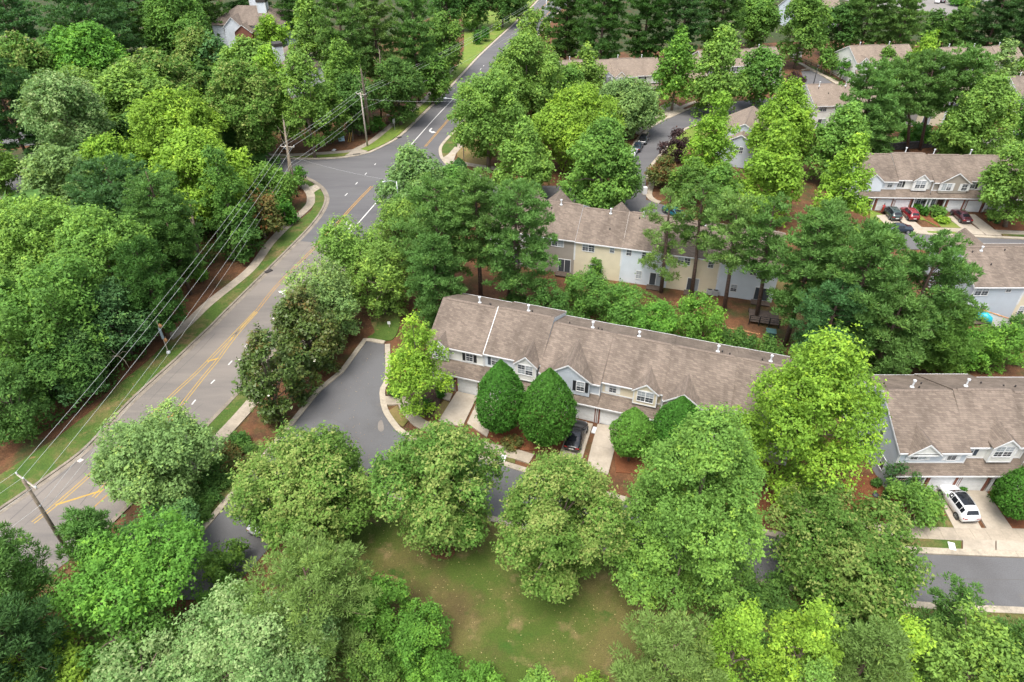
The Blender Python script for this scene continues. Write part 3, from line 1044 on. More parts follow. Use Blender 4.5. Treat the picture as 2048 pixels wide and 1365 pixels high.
def plant(kind, box, zb, col, label, name, cat='tree', group=None, tipfrac=0.0, base=None, sparse=0.0, fixed=None):
    """kind: round, oval, vase, pine, egg, magnolia, silver, bush; box: outline of its crown in the photograph"""
    lim = dict(round=(0.55, 1.05), oval=(0.9, 1.7), vase=(0.38, 1.15), pine=(0.85, 1.75), egg=(1.0, 1.75), magnolia=(0.9, 1.6), silver=(0.6, 1.2), bush=(0.4, 1.3))[kind]
    if fixed:
        loc, r, c = Vector(fixed[0]), fixed[1], fixed[2]
    else:
        loc, r, c = solve_crown(*box, zb, *lim)
        if kind == 'egg':
            r, c = r * 0.97, c * 1.0
    dist = math.sqrt(loc.x ** 2 + loc.y ** 2 + (CAM_H - loc.z) ** 2)
    lod = 1.0 if dist < 62 else 1.25 if dist < 88 else 1.6 if dist < 115 else 2.4 if dist < 170 else 3.6
    z0 = loc.z
    TREE_LOG.append((label, round(loc.x), round(loc.y), round(z0 + c, 1), round(r, 1), round(c, 1)))
    ground = at(base[0], base[1]) if base else Vector((loc.x, loc.y, 0))
    root = empty(name, (ground.x, ground.y, 0), random.uniform(0, 6.28) if not base else 0.0)
    tag(root, label, cat, group)
    rot = root.rotation_euler.z
    off = Vector((loc.x - ground.x, loc.y - ground.y, z0))
    off.rotate(__import__('mathutils').Euler((0, 0, -rot)))
    tr = MB()
    bark = M_BARK
    cname = 'crown'
    r_true, c_true = r, c
    key = (kind, col in 'FO', col == 'S', lod, round(math.log(r) / math.log(1.28)), round(c / r * 3), round(sparse * 3), round(tipfrac * 4)) if lod > 1.4 and not fixed else None
    hit = None
    if key is not None and len(CACHE.get(key, ())) >= 2:
        hit = random.choice(CACHE[key])
        r, c = hit[1], hit[2]
    if kind == 'pine':
        P, N, S, ti, tp, ax, br = hit[3] if hit else crown_pine(r, c, lod, sparse)
        me = hit[0] if hit else leaf_mesh('crown', P, N, S, 0.30 if lod < 1.5 else 0.36, ti, tp, M_NEEDLE, along=ax, fold=0.0)
        bark = M_BARK_P
        r0 = 0.10 + 0.0085 * (z0 + c)
        H_ = z0 + c
        tr.tube([(0, 0, -0.1), (off.x * 0.3, off.y * 0.3, H_ * 0.35), (off.x * 0.8, off.y * 0.8, H_ * 0.7), (off.x, off.y, H_ * 0.97)], [r0 * 1.25, r0, r0 * 0.7, 0.05], 7)
        for a, b in br:
            kx, kz = r_true / r, c_true / c
            a, b = Vector((a[0] * kx, a[1] * kx, a[2] * kz)) + off, Vector((b[0] * kx, b[1] * kx, b[2] * kz)) + off
            tr.tube([a, a.lerp(b, 0.5) + Vector((0, 0, -0.12)), b], [0.06, 0.04, 0.012], 4, cap=False)
    elif kind == 'egg':
        P, N, S, ti, tp, ax = hit[3] if hit else crown_egg(r, c, 0.26, lod)
        me = hit[0] if hit else leaf_mesh('crown', P, N, S, 0.5, ti, tp, M_LEAF, along=ax)
        core = MB()
        for k in range(13):
            pass
        tr.tube([(0, 0, -0.1), (off.x * 0.6, off.y * 0.6, max(0.3, z0 - c * 0.7)), (off.x, off.y, z0 + c * 0.6)], [0.16, 0.14, 0.05], 7)
        for k in range(14):
            a = k * 2.4
            tt = -0.7 + 1.3 * k / 14
            w = float(profile('egg', np.array(tt))) * r * 0.8
            tr.tube([(off.x, off.y, z0 + tt * c - 0.6 * w), (off.x + w * math.cos(a), off.y + w * math.sin(a), z0 + tt * c)], [0.07, 0.03], 4, cap=False)
    else:
        shape = {'round': 'round', 'oval': 'oval', 'vase': 'vase', 'magnolia': 'oval', 'silver': 'round', 'bush': 'round'}[kind]
        leaf = {'magnolia': 0.34, 'silver': 0.25, 'bush': 0.22}.get(kind, 0.26)
        if r < 2.2:
            leaf = min(leaf, 0.2)
        mat = M_LEAF
        if kind == 'magnolia':
            mat = M_LEAF_M
            tipfrac = tipfrac or 0.12
        elif kind == 'silver':
            mat = M_LEAF_S
            tipfrac = tipfrac or 0.55
        elif col == 'F':
            mat = M_LEAF_F
            tipfrac = tipfrac or 0.36
        elif col == 'O':
            mat = M_LEAF_R
            tipfrac = tipfrac or 0.4
        else:
            tipfrac = tipfrac or 0.12
        P, N, S, ti, tp, B, rb = hit[3] if hit else crown_broad(r, c, leaf, lod, shape, tipfrac, sparse, blob=0.8 if kind in ('magnolia', 'bush') else 1.0,
                                             clump=0.85 if kind == 'bush' else 1.0)
        me = hit[0] if hit else leaf_mesh('crown', P, N, S, 0.62, ti, tp, mat)
        low = z0 - c
        r0 = max(0.06, 0.05 + 0.045 * r)
        if kind == 'bush':
            for k in range(5):
                a = k * 1.26
                tr.tube([(0.1 * math.cos(a), 0.1 * math.sin(a), -0.05), (off.x + 0.5 * r * math.cos(a), off.y + 0.5 * r * math.sin(a), z0)], [0.035, 0.015], 4, cap=False)
        else:
            fork = max(0.6, low + 0.25 * c)
            tr.tube([(0, 0, -0.1), (off.x * 0.35, off.y * 0.35, fork * 0.5), (off.x * 0.7, off.y * 0.7, fork), (off.x, off.y, z0 + 0.35 * c)], [r0 * 1.3, r0, r0 * 0.85, r0 * 0.3], 7)
            idx = RNG.permutation(len(B))[: 26 if lod < 1.7 else 9]
            for j in idx:
                e = Vector((B[j][0] * r_true / r, B[j][1] * r_true / r, B[j][2] * c_true / c)) + off
                f0 = fork + (z0 + 0.3 * c - fork) * RNG.random() * 0.8
                h = f0 / max(0.1, z0 + 0.35 * c)
                s_ = Vector((off.x * min(1, h), off.y * min(1, h), f0))
                if e.z < f0 + 0.2:
                    s_.z = max(0.5 * fork, e.z - 0.4)
                m_ = s_.lerp(e, 0.5) + Vector((0, 0, 0.12 * (e - s_).length * (1 if kind != 'vase' else -0.6)))
                tr.tube([s_, m_, e], [r0 * 0.42, r0 * 0.26, 0.025], 5 if lod < 1.3 else 4, cap=False)
    o = bpy.data.objects.new(cname, me)
    COL.objects.link(o)
    o.parent = root
    o.location = off
    sx, sz = r_true / r, c_true / c
    o.scale = (sx, sx, sz)
    if key is not None and not hit:
        slim = (None,) * 5 + ((ax, br) if kind == 'pine' else (ax,) if kind == 'egg' else (B, rb))
        CACHE.setdefault(key, []).append((me, r, c, slim))
    r, c = r_true, c_true
    cc = COLS[col]
    j = 1 + random.uniform(-0.08, 0.08)
    o.color = (cc[0] * j * random.uniform(0.93, 1.07), cc[1] * j, cc[2] * j, 1)
    t = tr.build('trunk' if kind != 'bush' else 'stem', bark, root, smooth=True)
    return root, off, r, c


# ------------------------------------------------------------------ cars
def paint(name, col, rough=0.22):
    m = plain('paint_' + name, col, rough, 0.0)
    m.node_tree.nodes['Principled BSDF'].inputs['Coat Weight'].default_value = 0.6
    return m


M_CARGLASS = plain('car_glass', (0.012, 0.014, 0.018), 0.05)


SUV = dict(L=4.65, W=1.9, st=[  # x from the tail, sill z, waist z, belt z, top z, half widths sill/waist/belt/top
    (0.00, 0.52, 0.72, 0.98, 1.03, .74, .84, .80, .70), (0.10, 0.36, 0.70, 1.03, 1.12, .84, .92, .87, .74), (0.48, 0.30, 0.70, 1.06, 1.60, .88, .95, .90, .62),
    (0.95, 0.28, 0.70, 1.05, 1.68, .88, .95, .90, .64), (1.70, 0.26, 0.70, 1.03, 1.70, .88, .95, .90, .66), (2.40, 0.26, 0.70, 1.01, 1.67, .88, .95, .90, .66),
    (2.80, 0.26, 0.70, 1.00, 1.60, .88, .95, .90, .64), (3.52, 0.27, 0.70, 0.98, 1.07, .88, .95, .89, .74), (3.95, 0.28, 0.68, 0.93, 1.02, .87, .94, .86, .68),
    (4.35, 0.30, 0.64, 0.86, 0.92, .85, .90, .80, .60), (4.58, 0.36, 0.58, 0.74, 0.80, .78, .80, .70, .50), (4.65, 0.44, 0.54, 0.64, 0.68, .66, .68, .60, .42)],
    cab=(1, 2, 6, 7))
SEDAN = dict(L=4.75, W=1.84, st=[
    (0.00, 0.50, 0.66, 0.86, 0.92, .70, .80, .74, .62), (0.10, 0.34, 0.66, 0.92, 0.99, .80, .89, .82, .68), (0.62, 0.28, 0.66, 0.96, 1.04, .85, .92, .86, .70),
    (1.45, 0.26, 0.66, 0.95, 1.38, .86, .92, .87, .58), (2.00, 0.26, 0.66, 0.94, 1.43, .86, .92, .87, .60), (2.55, 0.26, 0.66, 0.93, 1.42, .86, .92, .87, .60),
    (2.85, 0.26, 0.66, 0.92, 1.36, .86, .92, .87, .58), (3.62, 0.27, 0.66, 0.90, 0.98, .86, .92, .86, .70), (4.05, 0.28, 0.62, 0.84, 0.92, .85, .90, .82, .64),
    (4.45, 0.30, 0.58, 0.76, 0.82, .82, .86, .76, .56), (4.68, 0.36, 0.52, 0.64, 0.70, .74, .76, .66, .46), (4.75, 0.42, 0.50, 0.58, 0.61, .62, .64, .56, .38)],
    cab=(2, 3, 6, 7))


def make_car(label, cat, loc, heading, pm, spec=SUV, roofglass=False, rack=False, name='parked_car', group=None, scale=1.0):
    """heading: world angle of the nose"""
    root = empty(name, loc, heading)
    root.scale = (scale, scale, scale)
    tag(root, label, cat, group)
    st = spec['st']
    L_ = spec['L']

    def ring(q):
        x, a, b, c, d, wa, wb, wc, wd_ = q
        x -= L_ / 2
        return [(x, -wa, a), (x, -wb, b), (x, -wc, c), (x, -wd_, d), (x, -wd_ * 0.5, d + 0.035), (x, 0, d + 0.045), (x, wd_ * 0.5, d + 0.035), (x, wd_, d), (x, wc, c), (x, wb, b), (x, wa, a)]
    R_ = [ring(q) for q in st]
    n = 11
    mb = MB()
    vs_ = [p for r in R_ for p in r]
    fs_ = []
    for i in range(len(R_) - 1):
        for k in range(n - 1):
            fs_.append((i * n + k, i * n + k + 1, (i + 1) * n + k + 1, (i + 1) * n + k))
        fs_.append((i * n + n - 1, i * n, (i + 1) * n, (i + 1) * n + n - 1))
    fs_.append(tuple(range(n)))
    fs_.append(tuple(len(R_) * n - 1 - k for k in range(n)))
    mb.add(vs_, fs_)
    body = mb.build('body', pm, root, smooth=True)

    def patch(name_, i0, i1, k0, k1, mat, f0=0.0, f1=0.0, g0=0.0, g1=0.0, out=0.012, parent=root):
        """piece of glass or trim lying just proud of the body between stations i0..i1 and ring points k0..k1"""
        def pt(i, k):
            return Vector(R_[i][k])
        a, b, c, d = pt(i0, k0), pt(i1, k0), pt(i1, k1), pt(i0, k1)
        P_ = [a.lerp(b, f0), b.lerp(a, f1), c.lerp(d, f1), d.lerp(c, f0)]
        Q_ = [P_[0].lerp(P_[3], g0), P_[1].lerp(P_[2], g0), P_[2].lerp(P_[1], g1), P_[3].lerp(P_[0], g1)]
        nr = (Q_[1] - Q_[0]).cross(Q_[3] - Q_[0]).normalized()
        cen = sum(Q_, Vector()) / 4
        if nr.dot(cen - Vector((cen.x * 0.4, 0, 0.6))) < 0:
            nr = -nr
        m_ = MB()
        m_.add([q + nr * out for q in Q_] + [q - nr * 0.03 for q in Q_], [(0, 1, 2, 3), (4, 7, 6, 5), (0, 4, 5, 1), (1, 5, 6, 2), (2, 6, 7, 3), (3, 7, 4, 0)])
        return m_.build(name_, mat, parent)
    def skin(name_, i0, i1, k0, k1, mat, f0=0.0, f1=0.0, out=0.014):
        """glass that follows the curve of the body between stations and ring points"""
        rows_ = []
        for i in range(i0, i1 + 1):
            r_ = [Vector(p) for p in R_[i]]
            if i == i0 and f0:
                r_ = [p.lerp(Vector(q), f0) for p, q in zip(r_, R_[i + 1])]
            if i == i1 and f1:
                r_ = [p.lerp(Vector(q), f1) for p, q in zip(r_, R_[i - 1])]
            seg = r_[k0:k1 + 1]
            seg[0] = seg[0].lerp(seg[1], 0.25)
            seg[-1] = seg[-1].lerp(seg[-2], 0.25)
            rows_.append(seg)
        nk = k1 - k0 + 1
        m_ = MB()
        up = Vector((0.0, 0.0, 1.0))
        a_ = rows_[-1][nk // 2] - rows_[0][nk // 2]
        nr = Vector((-a_.z, 0, a_.x)).normalized()
        nr = nr if nr.z > 0 else -nr
        vs_ = [p + nr * out for r_ in rows_ for p in r_] + [p - nr * 0.02 for r_ in rows_ for p in r_]
        h_ = len(rows_) * nk
        fs_ = []
        for i in range(len(rows_) - 1):
            for k in range(nk - 1):
                q_ = (i * nk + k, i * nk + k + 1, (i + 1) * nk + k + 1, (i + 1) * nk + k)
                fs_ += [q_, tuple(h_ + v for v in reversed(q_))]
            fs_ += [(i * nk, (i + 1) * nk, h_ + (i + 1) * nk, h_ + i * nk), (i * nk + nk - 1, h_ + i * nk + nk - 1, h_ + (i + 1) * nk + nk - 1, (i + 1) * nk + nk - 1)]
        e_ = (len(rows_) - 1) * nk
        for k in range(nk - 1):
            fs_ += [(k, h_ + k, h_ + k + 1, k + 1), (e_ + k, e_ + k + 1, h_ + e_ + k + 1, h_ + e_ + k)]
        m_.add(vs_, fs_)
        return m_.build(name_, mat, root)
    r0, r1, f0, f1 = spec['cab']
    skin('windscreen', f0, f1, 3, 7, M_CARGLASS, 0.06, 0.1)
    skin('rear_window', r0, r1, 3, 7, M_CARGLASS, 0.2, 0.1)
    for k0, k1 in ((2, 3), (8, 7)):
        patch('side_window', r1, r1 + 1, k0, k1, M_CARGLASS, 0.15, 0.04, 0.12, 0.1)
        mid = (r1 + 1, (r1 + f0) // 2 + 1)
        for i in range(r1 + 1, f0):
            patch('side_window', i, i + 1, k0, k1, M_CARGLASS, 0.04, 0.04, 0.12, 0.1)
        patch('side_window', f0, f1, k0, k1, M_CARGLASS, 0.02, 0.35, 0.12, 0.12)
    if roofglass:
        skin('sunroof', r1 + 1, f0, 3, 7, M_CARGLASS, 0.1, 0.12)
    sgn = {(-1): (1, 2), 1: (9, 8)}
    for s_ in (-1, 1):
        k0, k1 = sgn[s_]
        patch('tail_light', 0, 1, k0, k1, M_TAIL, 0.1, 0.0, 0.45, 0.05, out=0.015)
        m_ = MB().box(-L_ / 2 - 0.012, -L_ / 2 + 0.03, min(s_ * 0.45, s_ * 0.78), max(s_ * 0.45, s_ * 0.78), 0.80, 0.93)
        m_.build('tail_light', M_TAIL, root)
        patch('headlight', len(R_) - 3, len(R_) - 2, k1, k1 + (1 if s_ < 0 else -1), M_HEAD, 0.1, 0.1, 0.1, 0.1)
        xm = st[f1][0] - L_ / 2 - 0.35
        MB().box(xm - 0.09, xm + 0.09, min(s_ * 0.92, s_ * 1.1), max(s_ * 0.92, s_ * 1.1), 0.98, 1.12).build('mirror', pm, root, bevel=0.02)
    MB().box(-L_ / 2 - 0.014, -L_ / 2 + 0.02, -0.26, 0.26, 0.60, 0.74).build('number_plate', M_PLATE, root)
    MB().box(-L_ / 2 + 0.02, -L_ / 2 + 0.3, -0.72, 0.72, 0.34, 0.5).build('bumper', M_PLASTIC_K, root)
    zt = st[3][4]
    for xw in (0.86, L_ - 0.92):
        for s_ in (-1, 1):
            x = xw - L_ / 2
            y = s_ * (spec['W'] / 2 - 0.11)
            arch = MB()
            arch.tube([(x, y - 0.1, 0.34), (x, y + 0.135 * (1 if s_ > 0 else 1) if s_ > 0 else y + 0.1, 0.34)] if s_ > 0 else [(x, y - 0.135, 0.34), (x, y + 0.1, 0.34)], 0.40, 16)
            arch.build('wheel_arch', M_PLASTIC_K, root)
            w = MB().tube([(x, y - 0.145 if s_ < 0 else y - 0.1, 0.33), (x, y + 0.1 if s_ < 0 else y + 0.145, 0.33)], 0.335, 18).build('wheel', M_RUBBER, root)
            rm = MB()
            yo = y + s_ * 0.15
            rm.tube([(x, yo - 0.02, 0.33), (x, yo, 0.33)], 0.09, 10)
            for q in range(5):
                a = q * 2 * math.pi / 5
                rm.tube([(x + 0.05 * math.cos(a), yo - 0.01, 0.33 + 0.05 * math.sin(a)), (x + 0.22 * math.cos(a), yo - 0.01, 0.33 + 0.22 * math.sin(a))], 0.035, 4)
            for q in range(16):
                a0, a1 = q * math.pi / 8, (q + 1) * math.pi / 8
                rm.tube([(x + 0.22 * math.cos(a0), yo - 0.012, 0.33 + 0.22 * math.sin(a0)), (x + 0.22 * math.cos(a1), yo - 0.012, 0.33 + 0.22 * math.sin(a1))], 0.025, 4, cap=False)
            rm.build('rim', M_RIM, w)
    if rack:
        rk = MB()
        for s_ in (-0.6, 0.6):
            rk.tube([(-1.3, s_, zt + 0.14), (0.4, s_, zt + 0.14)], 0.035, 5)
        for k in range(5):
            x = -1.3 + k * 0.425
            rk.tube([(x, -0.6, zt + 0.12), (x, 0.6, zt + 0.12)], 0.03, 5)
        rk.build('roof_rack', M_BLACKM, root)
        MB().box(-0.95, 0.0, -0.45, 0.45, zt + 0.17, zt + 0.3).build('luggage_board', M_WOOD_P, root, bevel=0.03)
    else:
        for s_ in (-1, 1):
            rk = MB().tube([(st[2][0] - L_ / 2 + 0.3, s_ * 0.6, zt + 0.0), (st[3][0] - L_ / 2 + 0.2, s_ * 0.6, zt + 0.07), (st[5][0] - L_ / 2, s_ * 0.62, zt + 0.05), (st[6][0] - L_ / 2, s_ * 0.62, zt - 0.08)], 0.025, 5)
            if spec is SUV:
                rk.build('roof_rail', M_STEEL, root)
    return root


# ================================================================== THE PLACE
# ------------------------------------------------------------------ ground
g = MB().add([(-1600, -400, -0.06), (1600, -400, -0.06), (1600, 2600, -0.06), (-1600, 2600, -0.06)], [(0, 1, 2, 3)]).build('ground', M_STRAW)
g['kind'] = 'structure'

sheet('forest_floor', [(-400, 150), (200, 130), (420, 120), (600, 150), (700, 120), (800, 60), (900, 20), (960, -40), (960, -190), (-400, -190)], -0.03, M_FOREST)
sheet('forest_floor', [(-200, 360), (0, 300), (90, 300), (300, 250), (480, 330), (400, 480), (300, 600), (250, 680), (150, 780), (0, 860), (-200, 960)], -0.03, M_FOREST)
sheet('forest_floor', [(1100, 115), (1400, 92), (1560, 85), (1700, 80), (1850, 85), (2048, 85), (2300, 85), (2300, -190), (1130, -190), (1140, 20)], -0.03, M_FOREST)
# main road with its junction, then the weathered lower stretch on top
road = sheet('road', [(-90, 1085), (0, 1019), (104, 948), (173, 895), (255, 808), (349, 722), (454, 620), (540, 535), (591, 484), (621, 452), (642, 425), (651, 403), (649, 389), (638, 374), (613, 358), (575, 349), (500, 344), (380, 338), (380, 314), (500, 317), (582, 317), (642, 317), (690, 314), (732, 306), (751, 298), (778, 285), (798, 272), (829, 243), (888, 185), (925, 146), (959, 110), (1001, 71), (1032, 43), (1066, 10), (1100, -28), (1200, -28),
                      (1150, -2), (1119, 22), (1083, 62), (1040, 112), (985, 170), (950, 210), (923, 242), (911, 259), (894, 276), (880, 293), (878, 305), (882, 318), (895, 332), (925, 346), (980, 358), (1060, 372), (1120, 372),
                      (1180, 376), (1235, 384), (1262, 392), (1300, 402), (1345, 416), (1345, 446), (1297, 432), (1240, 424), (1120, 412), (1000, 398), (900, 386), (862, 386), (835, 396), (812, 412), (780, 446), (700, 532), (600, 640),
                      (540, 712), (472, 787), (410, 852), (330, 936), (240, 1025), (160, 1105), (-90, 1290)], 0.0, M_ASPH_NEW)
sheet('weathered_surface', [(-90, 1085), (0, 1019), (104, 948), (173, 895), (255, 808), (349, 722), (454, 620), (540, 535), (591, 484.5), (602, 483), (656, 487.5), (742, 489), (700, 532), (600, 640), (540, 712), (472, 787), (410, 852), (330, 936), (240, 1025), (160, 1105), (-90, 1290)], 0.005, M_ASPH_OLD, road)
Z1, Z2 = 0.010, 0.014
YL = [(66, 1045.7), (110, 1011), (195, 936), (313, 822), (345, 790), (386, 752.5), (416.7, 722), (467.7, 669), (512, 622.5)]
YR = [(120, 1052), (187, 995.6), (338.6, 842.6), (348.7, 829), (365.7, 807), (384.4, 783), (409.9, 750.8), (435.4, 720.2), (457.5, 689.7), (484.7, 655.7), (513, 624.5)]
YU = [(513, 622.5), (553.6, 572), (608, 516.7), (635, 489.5), (681, 440), (710, 408), (744, 373)]
for off in (-0.19, 0.19):
    line_mark('lane_line', YL, 0.10, Z1, M_YELLOW, road, off=off)
    line_mark('lane_line', YR[1:] if off < 0 else YR[1:], 0.10, Z1, M_YELLOW, road, off=off)
    line_mark('lane_line', YU[:4], 0.10, Z1, M_ORANGE, road, off=off)
    line_mark('lane_line', YU[3:], 0.15, Z1, M_ORANGE, road, off=off)
line_mark('hatch_bar', [(415, 723.5), (437, 717)], 0.26, Z2, M_YELLOW, road, 0)
line_mark('hatch_bar', [(325, 838.5), (347, 831.6)], 0.26, Z2, M_YELLOW, road, 0)
line_mark('hatch_bar', [(111, 1010.5), (206, 981)], 0.22, Z2, M_YELLOW, road, 0)
line_mark('lane_line', [(165, 1036), (215, 990)], 0.12, Z1, M_ORANGE, road, 0)
for off in (-0.17, 0.17):
    line_mark('lane_line', [(850, 294), (888, 250), (920, 214), (985, 140), (1040, 80)], 0.14, Z1, M_ORANGE, road, off=off)
    line_mark('lane_line', [(1040, 62), (1078, 22), (1105, -4)], 0.14, Z1, M_ORANGE, road, off=off)
line_mark('lane_line', [(1083, 42), (1105, 18), (1128, -4)], 0.2, Z1, M_ORANGE, road)
line_mark('lane_line', [(814.4, 298.5), (874, 232), (910, 195)], 0.2, Z1, M_WPAINT, road)
line_mark('lane_line', [(773.6, 381.6), (729.5, 431.8), (700, 466)], 0.2, Z1, M_WPAINT, road)
for a, b in (((464.3, 722), (456.6, 730.4)), ((429.5, 760.2), (421.8, 767.8)), ((391.2, 800), (383.6, 809.5)), ((353, 842), (345, 851)), ((497, 686), (490, 694)),
             ((751.5, 327.5), (749, 330.5)), ((733.5, 346), (730, 350)), ((715, 365), (711, 369.5)), ((695, 387), (690, 392)), ((962.5, 137), (960, 141)), ((968, 131), (966.5, 133))):
    line_mark('lane_dash', [a, b], 0.17, Z1, M_WPAINT, road, 0)


def turn_arrow(where, toward):
    """painted arrow of a turn lane: its stem runs towards a photo position and bends to the driver's left"""
    o, e = at(*where), at(*toward)
    d = (e - o).normalized()
    s = Vector((-d.y, d.x, 0))

    def q(u_, v_):
        p = o + d * u_ + s * v_
        return (p.x, p.y, Z1)
    mb = MB()
    cen = [(-1.7, -0.35), (-0.7, -0.35), (0.0, -0.25), (0.5, 0.05), (0.75, 0.5)]
    vs_ = []
    for i, (u_, v_) in enumerate(cen):
        p0, p1 = cen[max(0, i - 1)], cen[min(len(cen) - 1, i + 1)]
        du, dv = p1[0] - p0[0], p1[1] - p0[1]
        l = math.hypot(du, dv)
        wd = 0.17 + 0.09 * i / 4
        vs_ += [q(u_ - dv / l * wd, v_ + du / l * wd), q(u_ + dv / l * wd, v_ - du / l * wd)]
    mb.add(vs_, [(2 * i, 2 * i + 1, 2 * i + 3, 2 * i + 2) for i in range(len(cen) - 1)])
    mb.add([q(0.05, 0.5), q(1.45, 0.5), q(0.85, 1.55)], [(0, 1, 2)])
    mb.build('turn_arrow', M_WPAINT, road)


turn_arrow((569, 592), (620, 540))
turn_arrow((699, 451), (740, 402))
turn_arrow((862, 262), (828, 300))
P_ = [(142.7, 919), (151, 913), (168, 920), (159.7, 925.5)]
sheet('concrete_patch', P_, 0.012, M_PATCH, road)
for pts, w in (([(20, 1040), (104, 965), (173, 908), (260, 815)], 0.10), ([(50, 1050), (135, 975), (168, 945), (185, 925)], 0.06), ([(160, 1010), (188, 975), (200, 955)], 0.08), ([(322, 845), (345, 822), (368, 797)], 0.09), ([(360, 850), (388, 822), (405, 808)], 0.05),
               ([(300, 800), (350, 748), (400, 700), (430, 668)], 0.06), ([(640, 470), (680, 415), (700, 395), (722, 372)], 0.06), ([(655, 392), (668, 398), (690, 400)], 0.10), ([(672, 380), (700, 386), (720, 372)], 0.05), ([(560, 560), (600, 512), (650, 455)], 0.05)):
    line_mark('crack_seal', pts, w, 0.0085, M_CRACK, road)

# court in front of the house rows
court = sheet('court', [(733, 681), (769, 689), (771, 755), (761, 779), (761, 800), (767, 825), (781, 847), (798, 866), (840, 888), (900, 905), (1003, 932), (1120, 968), (1260, 1008), (1420, 1050), (1600, 1083), (1740, 1100), (1822, 1108), (2048, 1117), (2400, 1128),
                        (2400, 1235), (2048, 1217), (1830, 1205), (1600, 1175), (1400, 1138), (1180, 1088), (1050, 1052), (900, 1012), (790, 990), (746, 979), (711, 976), (660, 985), (600, 1030), (540, 1095), (490, 1150), (450, 1200), (330, 1200), (397, 1072), (450, 1010), (502, 948), (583, 851), (638, 783), (686, 744)], 0.0, M_ASPH_COURT)
for pts, w in (([(700, 745), (720, 770), (745, 775), (762, 772)], 0.05), ([(640, 830), (690, 850), (740, 905), (790, 940)], 0.05), ([(1840, 1150), (1930, 1158), (2048, 1160), (2200, 1164)], 0.06), ([(560, 930), (600, 900), (640, 880)], 0.05), ([(430, 1090), (470, 1085), (500, 1070)], 0.05)):
    line_mark('crack_seal', pts, w, 0.0045, M_CRACK, court)
sheet('repair_patch', [(757, 845), (764, 841), (768, 858), (762, 864), (756, 858)], 0.005, M_ASPH_OLD, court, smooth=3)

# the neighbourhood street that climbs to the upper rows, its branch and the far roads
sheet('street', [(1244, 392), (1247, 365), (1250, 340), (1258, 315), (1270, 292), (1285, 272), (1304, 256), (1326, 243), (1353, 229), (1395, 215), (1440, 207), (1500, 200), (1560, 194), (1600, 188), (1610, 168), (1602, 143), (1625, 141), (1668, 168), (1690, 190), (1690, 215), (1560, 225), (1480, 230), (1430, 238), (1382, 253), (1366, 260), (1345, 278), (1329, 297), (1315, 314), (1298, 335), (1292, 360), (1292, 404)], 0.005, M_ASPH_NEW)
sheet('street', [(1740, 471), (1820, 468), (1880, 472), (2048, 480), (2300, 492), (2300, 530), (2048, 512), (1880, 500), (1740, 498)], 0.0, M_ASPH_NEW)
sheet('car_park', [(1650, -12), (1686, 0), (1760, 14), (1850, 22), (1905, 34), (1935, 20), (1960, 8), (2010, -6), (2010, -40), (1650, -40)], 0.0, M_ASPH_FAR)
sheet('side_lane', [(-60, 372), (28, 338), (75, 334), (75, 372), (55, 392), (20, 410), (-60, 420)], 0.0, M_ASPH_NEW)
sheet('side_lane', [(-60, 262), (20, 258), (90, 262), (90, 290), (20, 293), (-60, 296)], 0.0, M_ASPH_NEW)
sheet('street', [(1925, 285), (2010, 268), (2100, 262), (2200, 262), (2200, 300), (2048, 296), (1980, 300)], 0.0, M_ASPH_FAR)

# ------------------------------------------------------------------ grass, beds
sheet('verge', [(-90, 1083), (0, 1017), (104, 946), (173, 893), (255, 806), (349, 720), (454, 618), (540, 533), (591, 482), (619, 452), (640, 425), (649, 403), (647, 389), (636, 374.5), (613, 360), (603, 363), (615, 373), (628, 388), (629, 401), (624, 421), (577, 459), (540, 496), (512, 539),
                (410, 622), (345, 678), (322, 697), (290, 728), (240, 768), (190, 818), (120, 872), (40, 925), (-90, 1010)], 0.07, M_GRASS, depth=0.16)
sheet('verge', [(500, 314), (582, 315), (642, 315), (689, 312.5), (731, 304.5), (750, 297), (777, 284), (797, 271), (828, 242), (887, 184), (924, 145), (958, 109), (1000, 70), (1031, 42), (1064, 9), (1085, -12), (1030, -12), (1000, 18), (945, 28), (930, 60), (928, 100), (918, 128), (880, 165), (846, 205), (797, 241), (777, 258), (746, 283), (719, 297), (694, 304.5), (583, 311), (500, 311)], 0.07, M_LAWN, depth=0.16)
sheet('meadow', [(920, 20), (935, 24), (1000, 20), (1062, 8), (1040, 30), (1000, 68), (958, 108), (924, 144), (918, 130), (928, 100), (928, 60)], 0.05, M_LAWN, depth=0.1)
sheet('verge', [(886, 318), (902, 306), (927, 278), (946, 254), (953, 238), (958, 222), (948, 214), (925, 242), (913, 259), (896, 276), (882, 293), (880, 305)], 0.07, M_GRASS, depth=0.16)
sheet('corner_lawn', [(913, 307), (930, 288), (945, 277), (980, 291), (985, 300), (972, 332), (929, 325)], 0.07, M_TANLAWN, depth=0.16, smooth=3)
sheet('verge', [(474, 787.5), (412, 852.5), (332, 936), (290, 975), (330, 985), (380, 930), (416, 890), (475, 824), (560, 725), (620, 650), (700, 550), (690, 545), (602, 641), (542, 712)], 0.07, M_GRASS, depth=0.16)
sheet('lawn_strip', [(528, 893), (512, 928), (470, 985), (446, 1012), (400, 1068), (385, 1050), (430, 990), (470, 940), (498, 900), (507, 888), (520, 880)], 0.055, M_GRASS, depth=0.1, smooth=3)
sheet('lawn_strip', [(750, 665), (742, 640), (760, 610), (790, 600), (800, 640), (790, 675), (770, 682), (735, 676)], 0.055, M_GRASS, depth=0.1, smooth=3)
sheet('field', [(655, 1000), (712, 982), (746, 985), (900, 1018), (1050, 1058), (1180, 1095), (1400, 1146), (1600, 1184), (1830, 1214), (2048, 1228), (2400, 1246), (2400, 1420), (1500, 1480), (900, 1480), (560, 1480), (560, 1200), (600, 1100)], 0.06, M_FIELD, depth=0.14)
